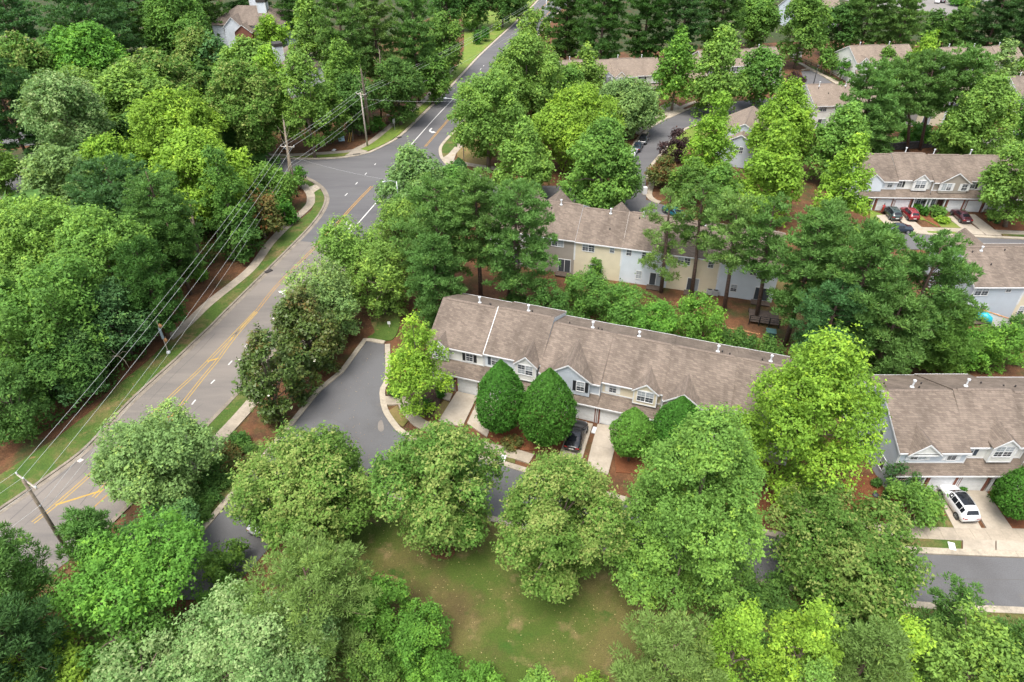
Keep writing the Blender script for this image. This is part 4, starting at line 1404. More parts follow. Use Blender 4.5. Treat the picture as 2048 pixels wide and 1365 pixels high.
sheet('lawn_strip', [(1781, 1036), (1850, 1033), (1898, 1034), (1909, 1057.5), (1800, 1055.5), (1780, 1050)], 0.07, M_GRASS, depth=0.1)
sheet('verge', [(1700, 1070), (1809, 1077), (1922, 1080), (1922, 1099.5), (1826, 1095.5), (1720, 1088)], 0.08, M_GRASS, depth=0.16)
sheet('straw_bed', [(1690, 960), (1745, 950), (1790, 962), (1860, 990), (1893, 1034), (1850, 1037), (1782, 1037), (1700, 1040), (1600, 1050), (1500, 1040), (1530, 985)], 0.06, M_STRAW2, depth=0.1)
sheet('straw_bed', [(1973, 957), (2020, 952), (2048, 960), (2120, 980), (2120, 1062), (2026, 1060.5), (1972, 984)], 0.05, M_STRAW2, depth=0.1)
sheet('straw_bed', [(980, 858), (1010, 850), (1070, 862), (1130, 885), (1128, 905), (1046, 901), (1005, 894), (976, 874)], 0.06, M_STRAW2, depth=0.1)
sheet('straw_bed', [(1228, 900), (1270, 905), (1300, 915), (1330, 960), (1270, 948), (1232, 945)], 0.06, M_STRAW2, depth=0.1)
sheet('dark_bed', [(771, 790), (790, 778), (830, 770), (880, 770), (890, 790), (884, 800), (864, 835), (838, 834), (820, 818), (810, 800), (790, 797)], 0.05, M_MULCH, depth=0.1)
sheet('gravel_strip', [(888, 802), (900, 806.5), (881, 836), (864, 832)], 0.065, M_TANLAWN, depth=0.1)
sheet('lawn_strip', [(777, 823), (794, 812), (801, 826), (817, 842), (806, 855), (790, 843)], 0.08, M_TANLAWN, depth=0.1)
sheet('verge', [(1001, 909), (1030, 919), (1030, 928), (1002, 920)], 0.08, M_GRASS, depth=0.12)
sheet('lawn', [(1740, 420), (1764, 430), (1805, 455), (1740, 462)], 0.07, M_LAWN, depth=0.1)
sheet('lawn', [(1838, 440), (1850, 441), (1872, 453), (1880, 455), (1924, 457), (1898, 441), (1876, 440), (1862, 432), (1835, 425)], 0.07, M_LAWN, depth=0.1)
sheet('straw_bed', [(1834, 424), (1862, 433), (1882, 455), (1880, 456), (1850, 440)], 0.08, M_STRAW2, depth=0.1)
sheet('straw_bed', [(1964, 424), (2048, 424), (2150, 430), (2150, 460), (1992, 461), (1968, 436)], 0.06, M_STRAW2, depth=0.1)
sheet('verge', [(1850, 462), (1936, 465), (1936, 471.5), (1862, 469)], 0.08, M_LAWN, depth=0.1)
sheet('verge', [(2002, 467), (2048, 469), (2150, 473), (2150, 478), (2048, 474), (2006, 472)], 0.08, M_GRASS, depth=0.1)
sheet('lawn', [(1555, 560), (1590, 560), (1625, 600), (1620, 640), (1570, 650), (1550, 620)], 0.05, M_TANLAWN, depth=0.1, smooth=3)
sheet('lawn', [(1940, 292), (2010, 296), (2060, 310), (2060, 360), (1990, 340)], 0.05, M_LAWN, depth=0.1)
sheet('verge', [(1300, 246), (1322, 236), (1326, 240), (1306, 250)], 0.08, M_LAWN, depth=0.1)
sheet('lawn', [(1331, 299), (1347, 280), (1368, 262), (1400, 250), (1440, 250), (1390, 290), (1330, 330)], 0.05, M_LAWN, depth=0.1)
sheet('lawn', [(1612, 128), (1640, 138), (1690, 168), (1720, 168), (1700, 178), (1676, 166), (1640, 150)], 0.05, M_GRASS, depth=0.1)

# ------------------------------------------------------------------ kerbs, walks, drives
KL = [(-90, 1084), (0, 1018.5), (50, 985), (104, 947.5), (173, 894.5), (255, 807.5), (313, 754), (349, 721.5), (386, 686), (424, 650), (454, 619.5), (540, 534.5), (591, 483.5), (621, 452), (641, 425), (650.5, 403), (648.5, 389), (638, 374.2), (613, 358.7), (575, 349), (500, 344)]
strip('kerb', 'kerb_stone', KL, -0.16, 0.16, -0.05, 0.13, M_OLDKERB, 3.0)
strip('gutter', 'gutter_slab', KL, -0.75, -0.17, -0.05, 0.018, M_OLDKERB, 3.0)
strip('kerb', 'kerb_stone', [(500, 317), (582.5, 317), (642, 317), (689.6, 314), (732, 306), (750.7, 298.5), (778, 285), (798, 272), (829, 243), (888, 185.5), (925, 146), (959, 110), (1001, 71), (1032, 43), (1066, 10), (1085, -12)], -0.62, 0.05, -0.05, 0.12, M_KERB, 3.0, split=True)
strip('kerb', 'kerb_stone', [(1119, 22), (1083, 62), (1040, 112), (985, 170), (950, 210), (923, 242), (911, 259), (894, 276), (880, 293), (878, 305), (882, 318), (895, 332), (925, 346), (980, 358)], -0.05, 0.6, -0.05, 0.12, M_KERB, 3.0)
strip('kerb', 'kerb_stone', [(780, 446), (700, 532), (600, 640), (540, 712), (472, 787), (410, 852), (330, 936), (240, 1025), (160, 1105)], -0.05, 0.45, -0.05, 0.12, M_OLDKERB, 3.0)
strip('kerb', 'kerb_stone', [(769, 686), (731, 679), (684, 743), (636, 782), (581, 850), (500, 947), (448, 1008), (397, 1069), (330, 1160)], -0.3, 0.35, -0.05, 0.13, M_KERB, 3.0, sm=0)
strip('kerb', 'kerb_stone', [(770, 690), (770, 755), (760, 779), (760, 800), (766, 825), (780, 847), (797, 866), (840, 888), (900, 905), (1003, 932), (1120, 968), (1260, 1008), (1420, 1050), (1600, 1083), (1740, 1099), (1822, 1107), (2048, 1116), (2300, 1126)], 0.0, 0.68, -0.05, 0.12, M_KERB, 3.0)
strip('kerb', 'kerb_stone', [(2300, 1229), (2048, 1217), (1830, 1205), (1600, 1175), (1400, 1138), (1180, 1088), (1050, 1052), (900, 1012), (790, 990), (746, 979), (711, 976), (660, 985), (600, 1030)], -0.05, 0.6, -0.05, 0.12, M_KERB, 3.0)
strip('kerb', 'kerb_stone', [(1247, 365), (1250, 340), (1258, 315), (1270, 292), (1285, 272), (1304, 256), (1326, 243), (1353, 229), (1395, 215), (1440, 207)], -0.05, 0.6, -0.05, 0.12, M_KERB, 3.0)
strip('kerb', 'kerb_stone', [(1292, 360), (1298, 335), (1315, 314), (1329, 297), (1345, 278), (1366, 260), (1382, 253), (1430, 238)], -0.6, 0.05, -0.05, 0.12, M_KERB, 3.0)
strip('kerb', 'kerb_stone', [(1740, 469), (1820, 467.5), (1880, 471.5), (2048, 479), (2300, 491)], -0.05, 0.6, -0.05, 0.12, M_KERB, 3.0)
strip('kerb', 'kerb_stone', [(1606, 141.5), (1625, 141), (1668, 167), (1690, 182)], 0.0, 0.7, -0.05, 0.12, M_KERB, 3.0)
strip('kerb', 'kerb_stone', [(75, 334), (55, 337.5), (28, 338), (0, 336), (-60, 330)], -0.4, 0.4, -0.05, 0.14, M_KERB, 3.0)
strip('sidewalk', 'paving_slab', [(338, 678.5), (376, 648), (420, 606), (500, 541), (540, 488), (578, 449), (616, 415), (622, 398), (618, 384), (603, 368), (594, 361)], -0.75, 0.75, -0.06, 0.105, M_WALK, 1.5)
strip('sidewalk', 'paving_slab', [(500, 311.5), (582.5, 311), (693, 304), (718, 297), (744, 283), (775, 258), (796, 241), (845, 205), (880, 165), (905, 138)], -0.7, 0.7, -0.06, 0.1, M_WALK, 1.5)
strip('sidewalk', 'paving_slab', [(949, 254), (941, 266), (928, 282), (907, 306), (897, 318)], -0.75, 0.75, -0.06, 0.1, M_WALK, 1.5)
strip('sidewalk', 'paving_slab', [(897, 321), (928, 328), (979, 336), (1030, 342)], -0.65, 0.65, -0.06, 0.1, M_WALK, 1.5)
strip('sidewalk', 'paving_slab', [(640, 655), (560, 740), (485, 828), (424, 893), (375, 945), (340, 985)], -0.8, 0.8, -0.06, 0.1, M_WALK, 1.5)
strip('sidewalk', 'paving_slab', [(1690, 1049), (1790, 1063.5), (1840, 1066), (1912, 1069.5), (2048, 1071.5), (2300, 1078)], -0.75, 0.75, -0.06, 0.105, M_WALK, 1.5)
strip('sidewalk', 'paving_slab', [(764, 801), (785, 803), (805, 802), (812, 818), (826, 835), (845, 850), (900, 872), (960, 892), (1003, 903), (1040, 912), (1080, 925)], -0.72, 0.72, -0.06, 0.105, M_WALK, 1.5)
strip('sidewalk', 'paving_slab', [(1760, 458), (1850, 459.5), (1936, 462), (2048, 467), (2200, 472)], -0.7, 0.7, -0.06, 0.1, M_WALK, 1.5)
strip('sidewalk', 'paving_slab', [(1304, 363), (1300, 378), (1298, 392), (1308, 402), (1325, 407)], -0.6, 0.6, -0.06, 0.1, M_WALK, 1.5)
strip('sidewalk', 'paving_slab', [(1588, 120), (1620, 138), (1660, 158), (1690, 174)], -0.6, 0.6, -0.06, 0.1, M_WALK, 1.5, split=False)
strip('sidewalk', 'paving_slab', [(1265, 262), (1300, 240), (1340, 226), (1380, 208), (1400, 203)], -0.6, 0.6, -0.06, 0.1, M_WALK, 1.5)


def drive(pts_list, name='driveway', mat=None):
    root = empty(name)
    root['kind'] = 'structure'
    for q in pts_list:
        w = ats(q)
        cen = sum(w, Vector()) / len(w)
        w = [p + (cen - p).normalized() * 0.008 for p in w]
        sheet('concrete_slab', w, 0.115 + random.uniform(-0.003, 0.003), mat or M_CONC, root, depth=0.17)
    return root


def split_quad(a, b, c, d, n):
    """a-b near house, d-c at the street: n slabs between"""
    out = []
    for k in range(n):
        f0, f1 = k / n, (k + 1) / n
        L2 = lambda p, q, f: (p[0] + (q[0] - p[0]) * f, p[1] + (q[1] - p[1]) * f)
        out.append([L2(a, d, f0), L2(b, c, f0), L2(b, c, f1), L2(a, d, f1)])
    return out


drive(split_quad((914, 784), (955, 793), (925, 855), (877, 843), 3))
drive(split_quad((960, 793), (1002, 803), (974, 875), (934, 848), 3))
drive(split_quad((1146, 842), (1186, 849), (1172, 893), (1128, 885), 2) + split_quad((1128, 885), (1172, 893), (1160, 935), (1112, 925), 1))
drive(split_quad((1195, 849), (1237, 855), (1229, 900), (1183, 892), 2) + split_quad((1183, 892), (1229, 900), (1216, 950), (1172, 938), 1))
drive([[(889, 785), (905, 789), (899, 803), (883, 797)]], 'front_path')
drive(split_quad((1862, 968), (1906, 955), (1963, 1060), (1908, 1059), 3))
drive(split_quad((1909, 953.5), (1951, 953.5), (2025, 1060.5), (1974, 1060.5), 3) + [[(1955, 955), (1972, 956), (1986, 980), (1965, 982)]])
drive([[(1925, 1080.5), (1990, 1082), (1990, 1102), (1925, 1100.5)], [(1992, 1082), (2052, 1084), (2052, 1104), (1992, 1102)]], 'driveway_apron')
drive(split_quad((1751, 432), (1780, 430), (1826, 468), (1790, 468), 2))
drive(split_quad((1784, 428), (1808, 427), (1858, 468), (1828, 468), 2))
drive(split_quad((1893, 434), (1919, 432), (1970, 471), (1937, 470), 2))
drive(split_quad((1925, 430), (1949, 430), (2003, 472), (1972, 471), 2))
drive(split_quad((2035, 432), (2060, 432), (2110, 470), (2075, 470), 2))
drive([[(1253, 262), (1268, 250), (1290, 258), (1278, 270)], [(1320, 213), (1345, 205), (1372, 222), (1338, 238)], [(1265, 246), (1300, 240), (1302, 250), (1285, 262)]])
drive([[(689.6, 313), (712, 298), (735, 303), (731, 305.5)]], 'corner_ramp')
drive([[(884, 318), (903, 306), (912, 308), (908, 322), (900, 330)]], 'corner_ramp')
drive([[(617, 376), (632, 370), (641, 378), (625, 388)]], 'corner_ramp')
MB().box(-0.75, 0.75, -0.22, 0.22, 0.11, 0.145).build('storm_grate', M_BLACKM).location = at(713.5, 309.8)
bpy.data.objects['storm_grate'].rotation_euler.z = math.radians(5)
tag(bpy.data.objects['storm_grate'], 'long dark storm grate set in the pale ramp at the junction', 'storm drain')
for lab, p, r_ in (('dark storm drain opening in the kerb of the grass verge beside the weathered lanes', (537, 543.5), 48), ('grey tactile plate at the kerb by the curving sidewalk', (635, 377), -40), ('brown storm drain at the kerb bend below the metal road sign', (798, 276), 45)):
    o = MB().box(-0.6, 0.6, -0.3, 0.3, 0.0, 0.15)
    o.box(-0.5, 0.5, -0.34, -0.3, 0.02, 0.12)
    o = o.build('storm_drain', M_VENTK if 'dark' in lab or 'brown' in lab else M_WALK)
    o.location = at(*p)
    o.rotation_euler.z = math.radians(r_)
    tag(o, lab, 'storm drain')

# ------------------------------------------------------------------ buildings
O_M = at(914.8, 784)
mrow = row('townhouse_row', 'long brown-roofed townhouse row with white, grey and cream fronts facing the court', 'townhouses', O_M, -18.5, [
    dict(s=(-3.95, 3.05), wd=1.4, ez=5.62, rd=6.7, rz=8.75, bd=12.5, wall=W_WHITE, garage=(0.16, 2.62), f=[
        ('win', 1.22, 4.05, 5.3, 0.85, 1, M_SHUT_K, None), ('dormer', -3.4, -1.35, 0.95, 3.75, 5.6, 6.55, W_WHITE, 0), ('win', -2.35, 4.1, 5.35, 1.3, 2, None, 0.95),
        ('pipe', 0.3, 7.6, 0.75), ('vent', 1.6, 7.7), ('vent', 1.9, 7.2)]),
    dict(s=(3.05, 10.1), wd=1.5, ez=5.78, rd=6.7, rz=8.9, bd=12.5, wall=W_PALE, garage=(3.6, 6.06), seam=True, rakeR=True, rakeback=True, f=[
        ('win', 4.45, 4.15, 5.45, 0.9, 1, M_SHUT_S, None), ('dormer', 7.2, 9.75, 0.55, 3.6, 6.0, 7.15, W_WHITE, 0), ('win', 8.45, 4.55, 5.85, 1.75, 2, None, 0.55),
        ('pipe', 6.6, 7.6, 0.75), ('vent', 7.1, 7.5)]),
    dict(s=(10.1, 17.3), wd=0.62, ez=5.45, rd=6.5, rz=8.35, bd=12.1, wall=W_BLUE, garage=(14.5, 16.95), f=[
        ('gable', 11.0, 16.15, 0.2, 3.5, 5.75, 7.55, W_BLUE, 0), ('win', 15.1, 4.15, 5.45, 0.85, 1, M_SHUT_K, 0.2), ('win', 12.0, 4.15, 5.45, 0.9, 1, M_SHUT_K, 0.2),
        ('pipe', 14.6, 7.4, 0.75), ('vent', 15.3, 7.3), ('vent', 11.8, 7.4), ('vent', 15.8, 6.9)]),
    dict(s=(17.3, 24.15), wd=1.2, ez=5.5, rd=6.5, rz=8.35, bd=12.1, wall=W_CREAM, garage=(17.7, 20.15), f=[
        ('win', 18.6, 4.08, 5.38, 0.78, 1, M_TRIM, None), ('dormer', 21.0, 23.6, 0.6, 3.68, 5.75, 6.75, W_CREAM, 0), ('win', 22.32, 4.25, 5.6, 1.72, 2, None, 0.6),
        ('pipe', 20.1, 7.4, 0.6), ('vent', 19.9, 7.6)]),
    dict(s=(24.15, 31.3), wd=0.45, ez=5.45, rd=6.5, rz=8.33, bd=12.1, wall=W_TAUPE, garage=(28.5, 30.95), f=[
        ('gable', 24.5, 28.3, 0.1, 3.5, 5.55, 6.9, W_TAUPE, 0), ('win', 26.4, 4.1, 5.4, 1.5, 2, M_SHUT_R, 0.1), ('win', 29.75, 4.1, 5.4, 0.85, 1, M_SHUT_R, None),
        ('pipe', 29.0, 7.3, 0.75), ('vent', 29.5, 7.5), ('vent', 30.3, 7.0)]),
    dict(s=(31.3, 38.3), wd=1.2, ez=5.5, rd=6.5, rz=8.33, bd=12.1, wall=W_WHITE, garage=(31.7, 34.15), f=[
        ('win', 33.1, 4.08, 5.38, 0.85, 1, M_SHUT_K, None), ('dormer', 35.0, 37.6, 0.6, 3.68, 5.75, 6.75, W_WHITE, 0), ('win', 36.3, 4.25, 5.6, 1.72, 2, None, 0.6),
        ('pipe', 34.7, 7.4, 0.75), ('vent', 33.8, 7.2)]),
])
O_R = at(1901.4, 983.7)
row('townhouse_row', 'pale blue and white townhouse row with tan roof behind the white car', 'townhouses', O_R, 0.0, [
    dict(s=(-6.75, 0.15), wd=0.55, ez=5.42, rd=6.3, rz=8.45, bd=12.1, wall=W_BLUE, garage=(-2.75, -0.3), f=[
        ('dormer', -6.0, -3.0, 0.18, 5.0, 5.45, 6.75, W_WHITE, 0), ('win', -4.75, 4.25, 5.3, 1.5, 2, M_TRIM, 0.52), ('win', -1.35, 4.15, 5.35, 0.85, 1, M_TRIM, None),
        ('pipe', -3.4, 7.3, 0.85), ('vent', -2.8, 7.1), ('vent', -1.6, 8.6), ('vent', -5.6, 8.6), ('ewin', 8.8, 4.0, 5.3, 0.7), ('ewin', 2.2, 1.2, 2.6, 0.75), ('ewin', 4.2, 4.0, 5.2, 0.6)]),
    dict(s=(0.15, 6.2), wd=1.2, ez=5.55, rd=6.3, rz=8.6, bd=12.1, wall=W_WHITE, garage=(0.5, 2.95), f=[
        ('win', 0.72, 4.2, 5.4, 0.7, 1, M_SHUT_S, None), ('dormer', 2.45, 4.85, 0.6, 3.75, 6.0, 7.0, W_WHITE, 0), ('win', 3.6, 4.6, 5.95, 1.7, 2, None, 0.6),
        ('pipe', 2.2, 7.3, 0.85), ('vent', 4.6, 8.4)]),
    dict(s=(6.2, 13.1), wd=0.6, ez=5.42, rd=6.3, rz=8.25, bd=11.7, wall=W_TAUPE, garage=(10.2, 12.65), f=[
        ('gable', 6.9, 11.0, 0.2, 3.5, 5.6, 7.0, W_TAUPE, 0), ('win', 8.9, 4.2, 5.4, 1.6, 2, M_TRIM, 0.2), ('vent', 7.0, 8.2), ('vent', 8.1, 8.0)]),
    dict(s=(13.1, 20.0), wd=1.2, ez=5.5, rd=6.3, rz=8.35, bd=12.1, wall=W_CREAM, garage=(13.5, 15.95), f=[('dormer', 16.7, 19.3, 0.6, 3.75, 5.9, 6.9, W_CREAM, 0)]),
])
O_B = at(1117.2, 545.2)
row('townhouse_row', 'townhouse row seen from the back with grey, cream and pale blue walls among pines', 'townhouses', (O_B.x, O_B.y, 0), -15.5, [
    dict(s=(-11.7, -4.7), wd=0.3, ez=5.9, rd=5.9, rz=8.9, bd=11.6, wall=W_WHITE, f=[('win', -8.6, 4.1, 5.4, 1.7, 2, None, None), ('slide', -7.2, 0.3, 2.4, 1.8), ('win', -10.4, 1.0, 2.2, 0.9, 1, None, None), ('bgable', -8.6, -4.9, 5.9, 7.5)]),
    dict(s=(-4.7, 2.3), wd=0.0, ez=5.95, rd=5.7, rz=9.1, bd=11.5, wall=W_TAUPE, rakeR=True, f=[('win', -0.35, 4.55, 5.85, 1.75, 2, None, None), ('slide', 0.85, 0.3, 2.4, 1.8), ('win', -3.4, 4.7, 5.8, 0.7, 1, None, None), ('pipe', -1.1, 5.2, 0.75), ('vent', -2.4, 4.4), ('vent', -4.2, 5.0), ('vent', -2.2, 2.6), ('bgable', -4.6, -0.6, 6.2, 8.1)]),
    dict(s=(2.3, 9.35), wd=0.0, ez=5.85, rd=5.6, rz=8.75, bd=11.4, wall=W_CREAM, f=[('win', 4.35, 4.4, 5.7, 1.75, 2, None, None), ('win', 7.9, 4.7, 5.5, 0.6, 1, None, None), ('slide', 5.7, 0.2, 2.2, 1.8), ('pipe', 6.6, 5.0, 0.75), ('vent', 7.0, 2.4), ('bgable', 6.2, 8.6, 6.1, 7.3)]),
    dict(s=(9.35, 16.4), wd=0.0, ez=5.85, rd=5.6, rz=8.95, bd=11.5, wall=W_PALE, rakeL=True, f=[('win', 13.2, 4.4, 5.7, 1.75, 2, None, None), ('win', 10.4, 4.6, 5.5, 0.7, 1, None, None), ('win', 12.2, 0.9, 2.2, 0.75, 1, None, None), ('slide', 14.8, 0.2, 2.2, 1.8), ('pipe', 11.6, 5.0, 0.75), ('vent', 11.0, 4.6)]),
    dict(s=(16.4, 23.5), wd=0.0, ez=5.8, rd=5.6, rz=8.7, bd=11.4, wall=W_CREAM, f=[('win', 18.4, 4.3, 5.6, 1.7, 2, None, None), ('win', 22.2, 4.4, 5.4, 0.7, 1, None, None), ('slide', 20.2, 0.2, 2.2, 1.6), ('pipe', 20.5, 5.0, 0.75)]),
    dict(s=(23.5, 31.6), wd=0.0, ez=5.6, rd=5.6, rz=8.5, bd=11.4, wall=W_PALE, f=[('win', 28.6, 4.1, 5.4, 1.7, 2, None, None), ('slide', 30.0, 0.2, 2.2, 2.0), ('win', 26.0, 1.0, 2.1, 0.8, 1, None, None), ('pipe', 27.5, 5.0, 0.75)]),
])
O_C = at(1922, 424.4)
row('townhouse_row', 'townhouse row beyond the pines with three cars parked before its garages', 'townhouses', O_C, -2.0, [
    dict(s=(-18.9, -12.45), wd=0.9, ez=5.3, rd=6.5, rz=8.1, bd=12.0, wall=W_PALE, garage=(-15.3, -12.85), f=[('win', -13.7, 4.1, 5.2, 0.8, 1, M_TRIM, None), ('gable', -18.5, -15.2, 0.5, 3.5, 5.4, 6.7, W_PALE, 0)]),
    dict(s=(-12.45, -6.42), wd=1.2, ez=5.5, rd=6.5, rz=8.35, bd=12.0, wall=W_WHITE, garage=(-12.1, -9.7), f=[('win', -11.9, 4.1, 5.3, 0.75, 1, M_SHUT_K, None), ('dormer', -9.85, -7.35, 0.6, 3.7, 5.65, 6.7, W_WHITE, 0), ('win', -8.6, 4.2, 5.5, 1.7, 2, None, 0.6), ('pipe', -9.6, 7.2, 0.9)]),
    dict(s=(-6.42, 0.1), wd=0.6, ez=5.35, rd=6.5, rz=8.1, bd=12.0, wall=W_TAUPE, garage=(-2.85, -0.4), f=[('gable', -5.3, -0.5, 0.2, 3.5, 5.5, 7.2, W_TAUPE, 0), ('win', -4.2, 4.0, 5.25, 1.6, 2, M_TRIM, 0.2), ('win', -1.1, 4.0, 5.2, 0.9, 1, M_TRIM, 0.2), ('pipe', -4.5, 7.2, 0.9)]),
    dict(s=(0.1, 6.5), wd=1.2, ez=5.5, rd=6.5, rz=8.1, bd=12.0, wall=W_WHITE, garage=(0.55, 3.0), rakeR=True, rakeback=False, f=[('win', 0.85, 4.0, 5.3, 0.85, 1, M_SHUT_K, None), ('dormer', 3.2, 5.7, 0.6, 3.7, 5.65, 6.7, W_WHITE, 0), ('win', 4.45, 4.2, 5.5, 1.7, 2, None, 0.6), ('pipe', 2.0, 7.2, 0.9)]),
    dict(s=(6.5, 13.0), wd=0.6, ez=5.4, rd=6.5, rz=8.1, bd=12.0, wall=W_CREAM, garage=(10.2, 12.65), f=[('gable', 7.4, 10.4, 0.2, 3.5, 5.5, 6.8, W_CREAM, 0), ('pipe', 8.5, 7.2, 0.9)]),
    dict(s=(13.0, 19.5), wd=1.2, ez=5.5, rd=6.5, rz=8.1, bd=12.0, wall=W_BLUE, garage=(13.4, 15.85), f=[]),
])
O_D = at(1950.6, 574, 5.5)
row('townhouse_row', 'blue-grey townhouse row seen from the back beside the patio with the teal cover', 'townhouses', (O_D.x, O_D.y, 0), 0.0, [
    dict(s=(0.0, 6.9), wd=0.0, ez=5.6, rd=5.8, rz=8.45, bd=11.6, wall=W_BLUE, f=[('win', 1.2, 4.15, 5.5, 1.75, 2, None, None), ('win', 4.75, 4.7, 5.45, 0.65, 1, None, None), ('slide', 2.0, 0.35, 2.45, 1.9), ('pipe', 2.5, 5.1, 0.6), ('vent', 1.2, 4.9), ('vent', 3.1, 3.0), ('vent', 5.8, 5.2), ('bgable', 1.6, 6.4, 5.9, 8.0)]),
    dict(s=(6.9, 13.8), wd=0.0, ez=5.6, rd=5.8, rz=8.45, bd=11.6, wall=W_CREAM, f=[('win', 7.9, 0.95, 2.3, 0.75, 1, None, None), ('win', 9.4, 4.2, 5.5, 1.7, 2, None, None)]),
    dict(s=(13.8, 20.5), wd=0.0, ez=5.6, rd=5.8, rz=8.45, bd=11.6, wall=W_TAUPE, f=[]),
])


def far_row(label, r0, r1, walls, zr=8.5, dr=6.3, feats=None, extend=0.0, n=None, front=True, roof=None):
    """a far row placed by the two ends of its ridge in the photograph"""
    a, b = at(*r0, zr), at(*r1, zr)
    d = (b - a)
    d.z = 0
    L_ = d.length + extend
    th = math.atan2(d.y, d.x)
    e2 = Vector((-math.sin(th), math.cos(th), 0))
    o = a - e2 * dr
    n = n or max(1, round(L_ / 6.8))
    us = []
    for i in range(n):
        s0, s1 = L_ * i / n, L_ * (i + 1) / n
        w = s1 - s0
        u = dict(s=(s0, s1), wd=0.8 + 0.4 * (i % 2), ez=5.45 + 0.05 * (i % 2), rd=dr, rz=zr - 0.02 - 0.16 * (i % 2), bd=12.1, wall=walls[i % len(walls)], f=[])
        if front:
            if i % 2 == 0:
                u['garage'] = (s1 - 0.45 - 2.45, s1 - 0.45)
                u['f'] = [('dormer', s0 + 0.5, s0 + 3.2, 0.4, 3.6, 5.55, 6.8, walls[i % len(walls)], 0), ('win', s0 + 1.85, 4.1, 5.3, 1.5, 2, M_SHUT_K if i == 0 else M_TRIM, 0.4), ('win', s1 - 1.6, 4.1, 5.3, 0.85, 1, M_SHUT_K, None)]
            else:
                u['garage'] = (s0 + 0.4, s0 + 2.85)
                u['f'] = [('dormer', s0 + 3.6, s0 + 6.1, 0.6, 3.7, 5.7, 6.75, walls[i % len(walls)], 0), ('win', s0 + 4.85, 4.2, 5.5, 1.6, 2, None, 0.6), ('win', s0 + 1.4, 4.1, 5.3, 0.85, 1, M_SHUT_K, None)]
        else:
            u['wd'] = 0.1 * (i % 2)
            u['f'] = [('win', s0 + 1.9, 4.2, 5.5, 1.7, 2, None, None), ('win', s1 - 1.3, 4.4, 5.3, 0.7, 1, None, None), ('slide', s0 + 2.4, 0.3, 2.4, 1.8), ('vent', s0 + 2.2, 4.6), ('vent', s0 + 4.0, 3.1)]
        u['f'].append(('pipe', s0 + w * 0.4, 7.2 if front else 5.2, 0.9))
        us.append(u)
    if feats:
        us[0]['f'] += feats
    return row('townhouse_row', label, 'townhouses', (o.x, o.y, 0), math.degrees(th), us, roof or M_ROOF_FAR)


far_row('townhouse row seen from the back behind the tall pines and dark retaining wall', (1615, 168.7), (1723.8, 165.4), [W_WHITE, W_CREAM, W_PALE, W_GREY, W_CREAM, W_PALE, W_WHITE], front=False, extend=25, dr=5.9)
far_row('townhouse row with a broad white end wall behind three little rounded trees', (1700, 91.4), (1783, 88.5), [W_WHITE, W_CREAM, W_PALE], extend=5, feats=[('ewin', 4.2, 4.2, 5.4, 0.9)])
far_row('far townhouse row half hidden behind a bright lime tree near the top', (1882, 95), (2033, 90.6), [W_PALE, W_CREAM, W_WHITE])
far_row('townhouse row with small white dormers beyond the trees of the entrance street', (1121, 121), (1314, 114), [W_WHITE, W_PALE, W_CREAM, W_WHITE])
far_row('short end of a townhouse row with one dormer beside the far branch street', (1398, 101), (1551, 94), [W_CREAM, W_WHITE, W_PALE])
far_row('townhouse row cut by the picture edge beside the upper pines', (2022, 152.6), (2200, 150), [W_WHITE, W_CREAM, W_PALE], roof=M_ROOF_GREY)
far_row('white gabled house row standing among the tallest trees at the top', (1580, -8), (1640, -10), [W_PALE, W_WHITE], zr=9.5, extend=6)
far_row('townhouse row with a cream end close to the parked dark car', (2048, 118), (2200, 112), [W_CREAM, W_WHITE], zr=8.0)

# house whose gables face the camera between the bright pear trees
pe0, pe1 = at(1490.6, 247, 8.3), at(1506, 213, 8.3)
dv = (pe1 - pe0)
ang = math.degrees(math.atan2(dv.y, dv.x)) - 90
er = empty('gabled_house', (pe0.x, pe0.y, 0), math.radians(ang))
tag(er, 'house with two stepped gables and white barge boards between bright upright trees', 'house')
Ld = dv.length
for (w, ze, zp, d0, d1) in ((4.6, 5.6, 8.2, 0.0, Ld + 0.5), (3.2, 4.9, 6.7, -2.2, 1.5)):
    MB().prism_y([(-w, 0), (-w, ze), (0, zp), (w, ze), (w, 0)], d0, d1).build('wall', W_BLUE, er)
    gable_roof(er, -w, w, ze, zp, d0, d1, M_ROOF_FAR, over=0.3, name='roof')
window(er, 0, 3.0, 4.2, 1.5, -2.2, 2)
MB().tube([(1.6, 4, 7.0), (1.6, 4, 8.0)], 0.1, 7).build('vent_pipe', M_PVC, er)


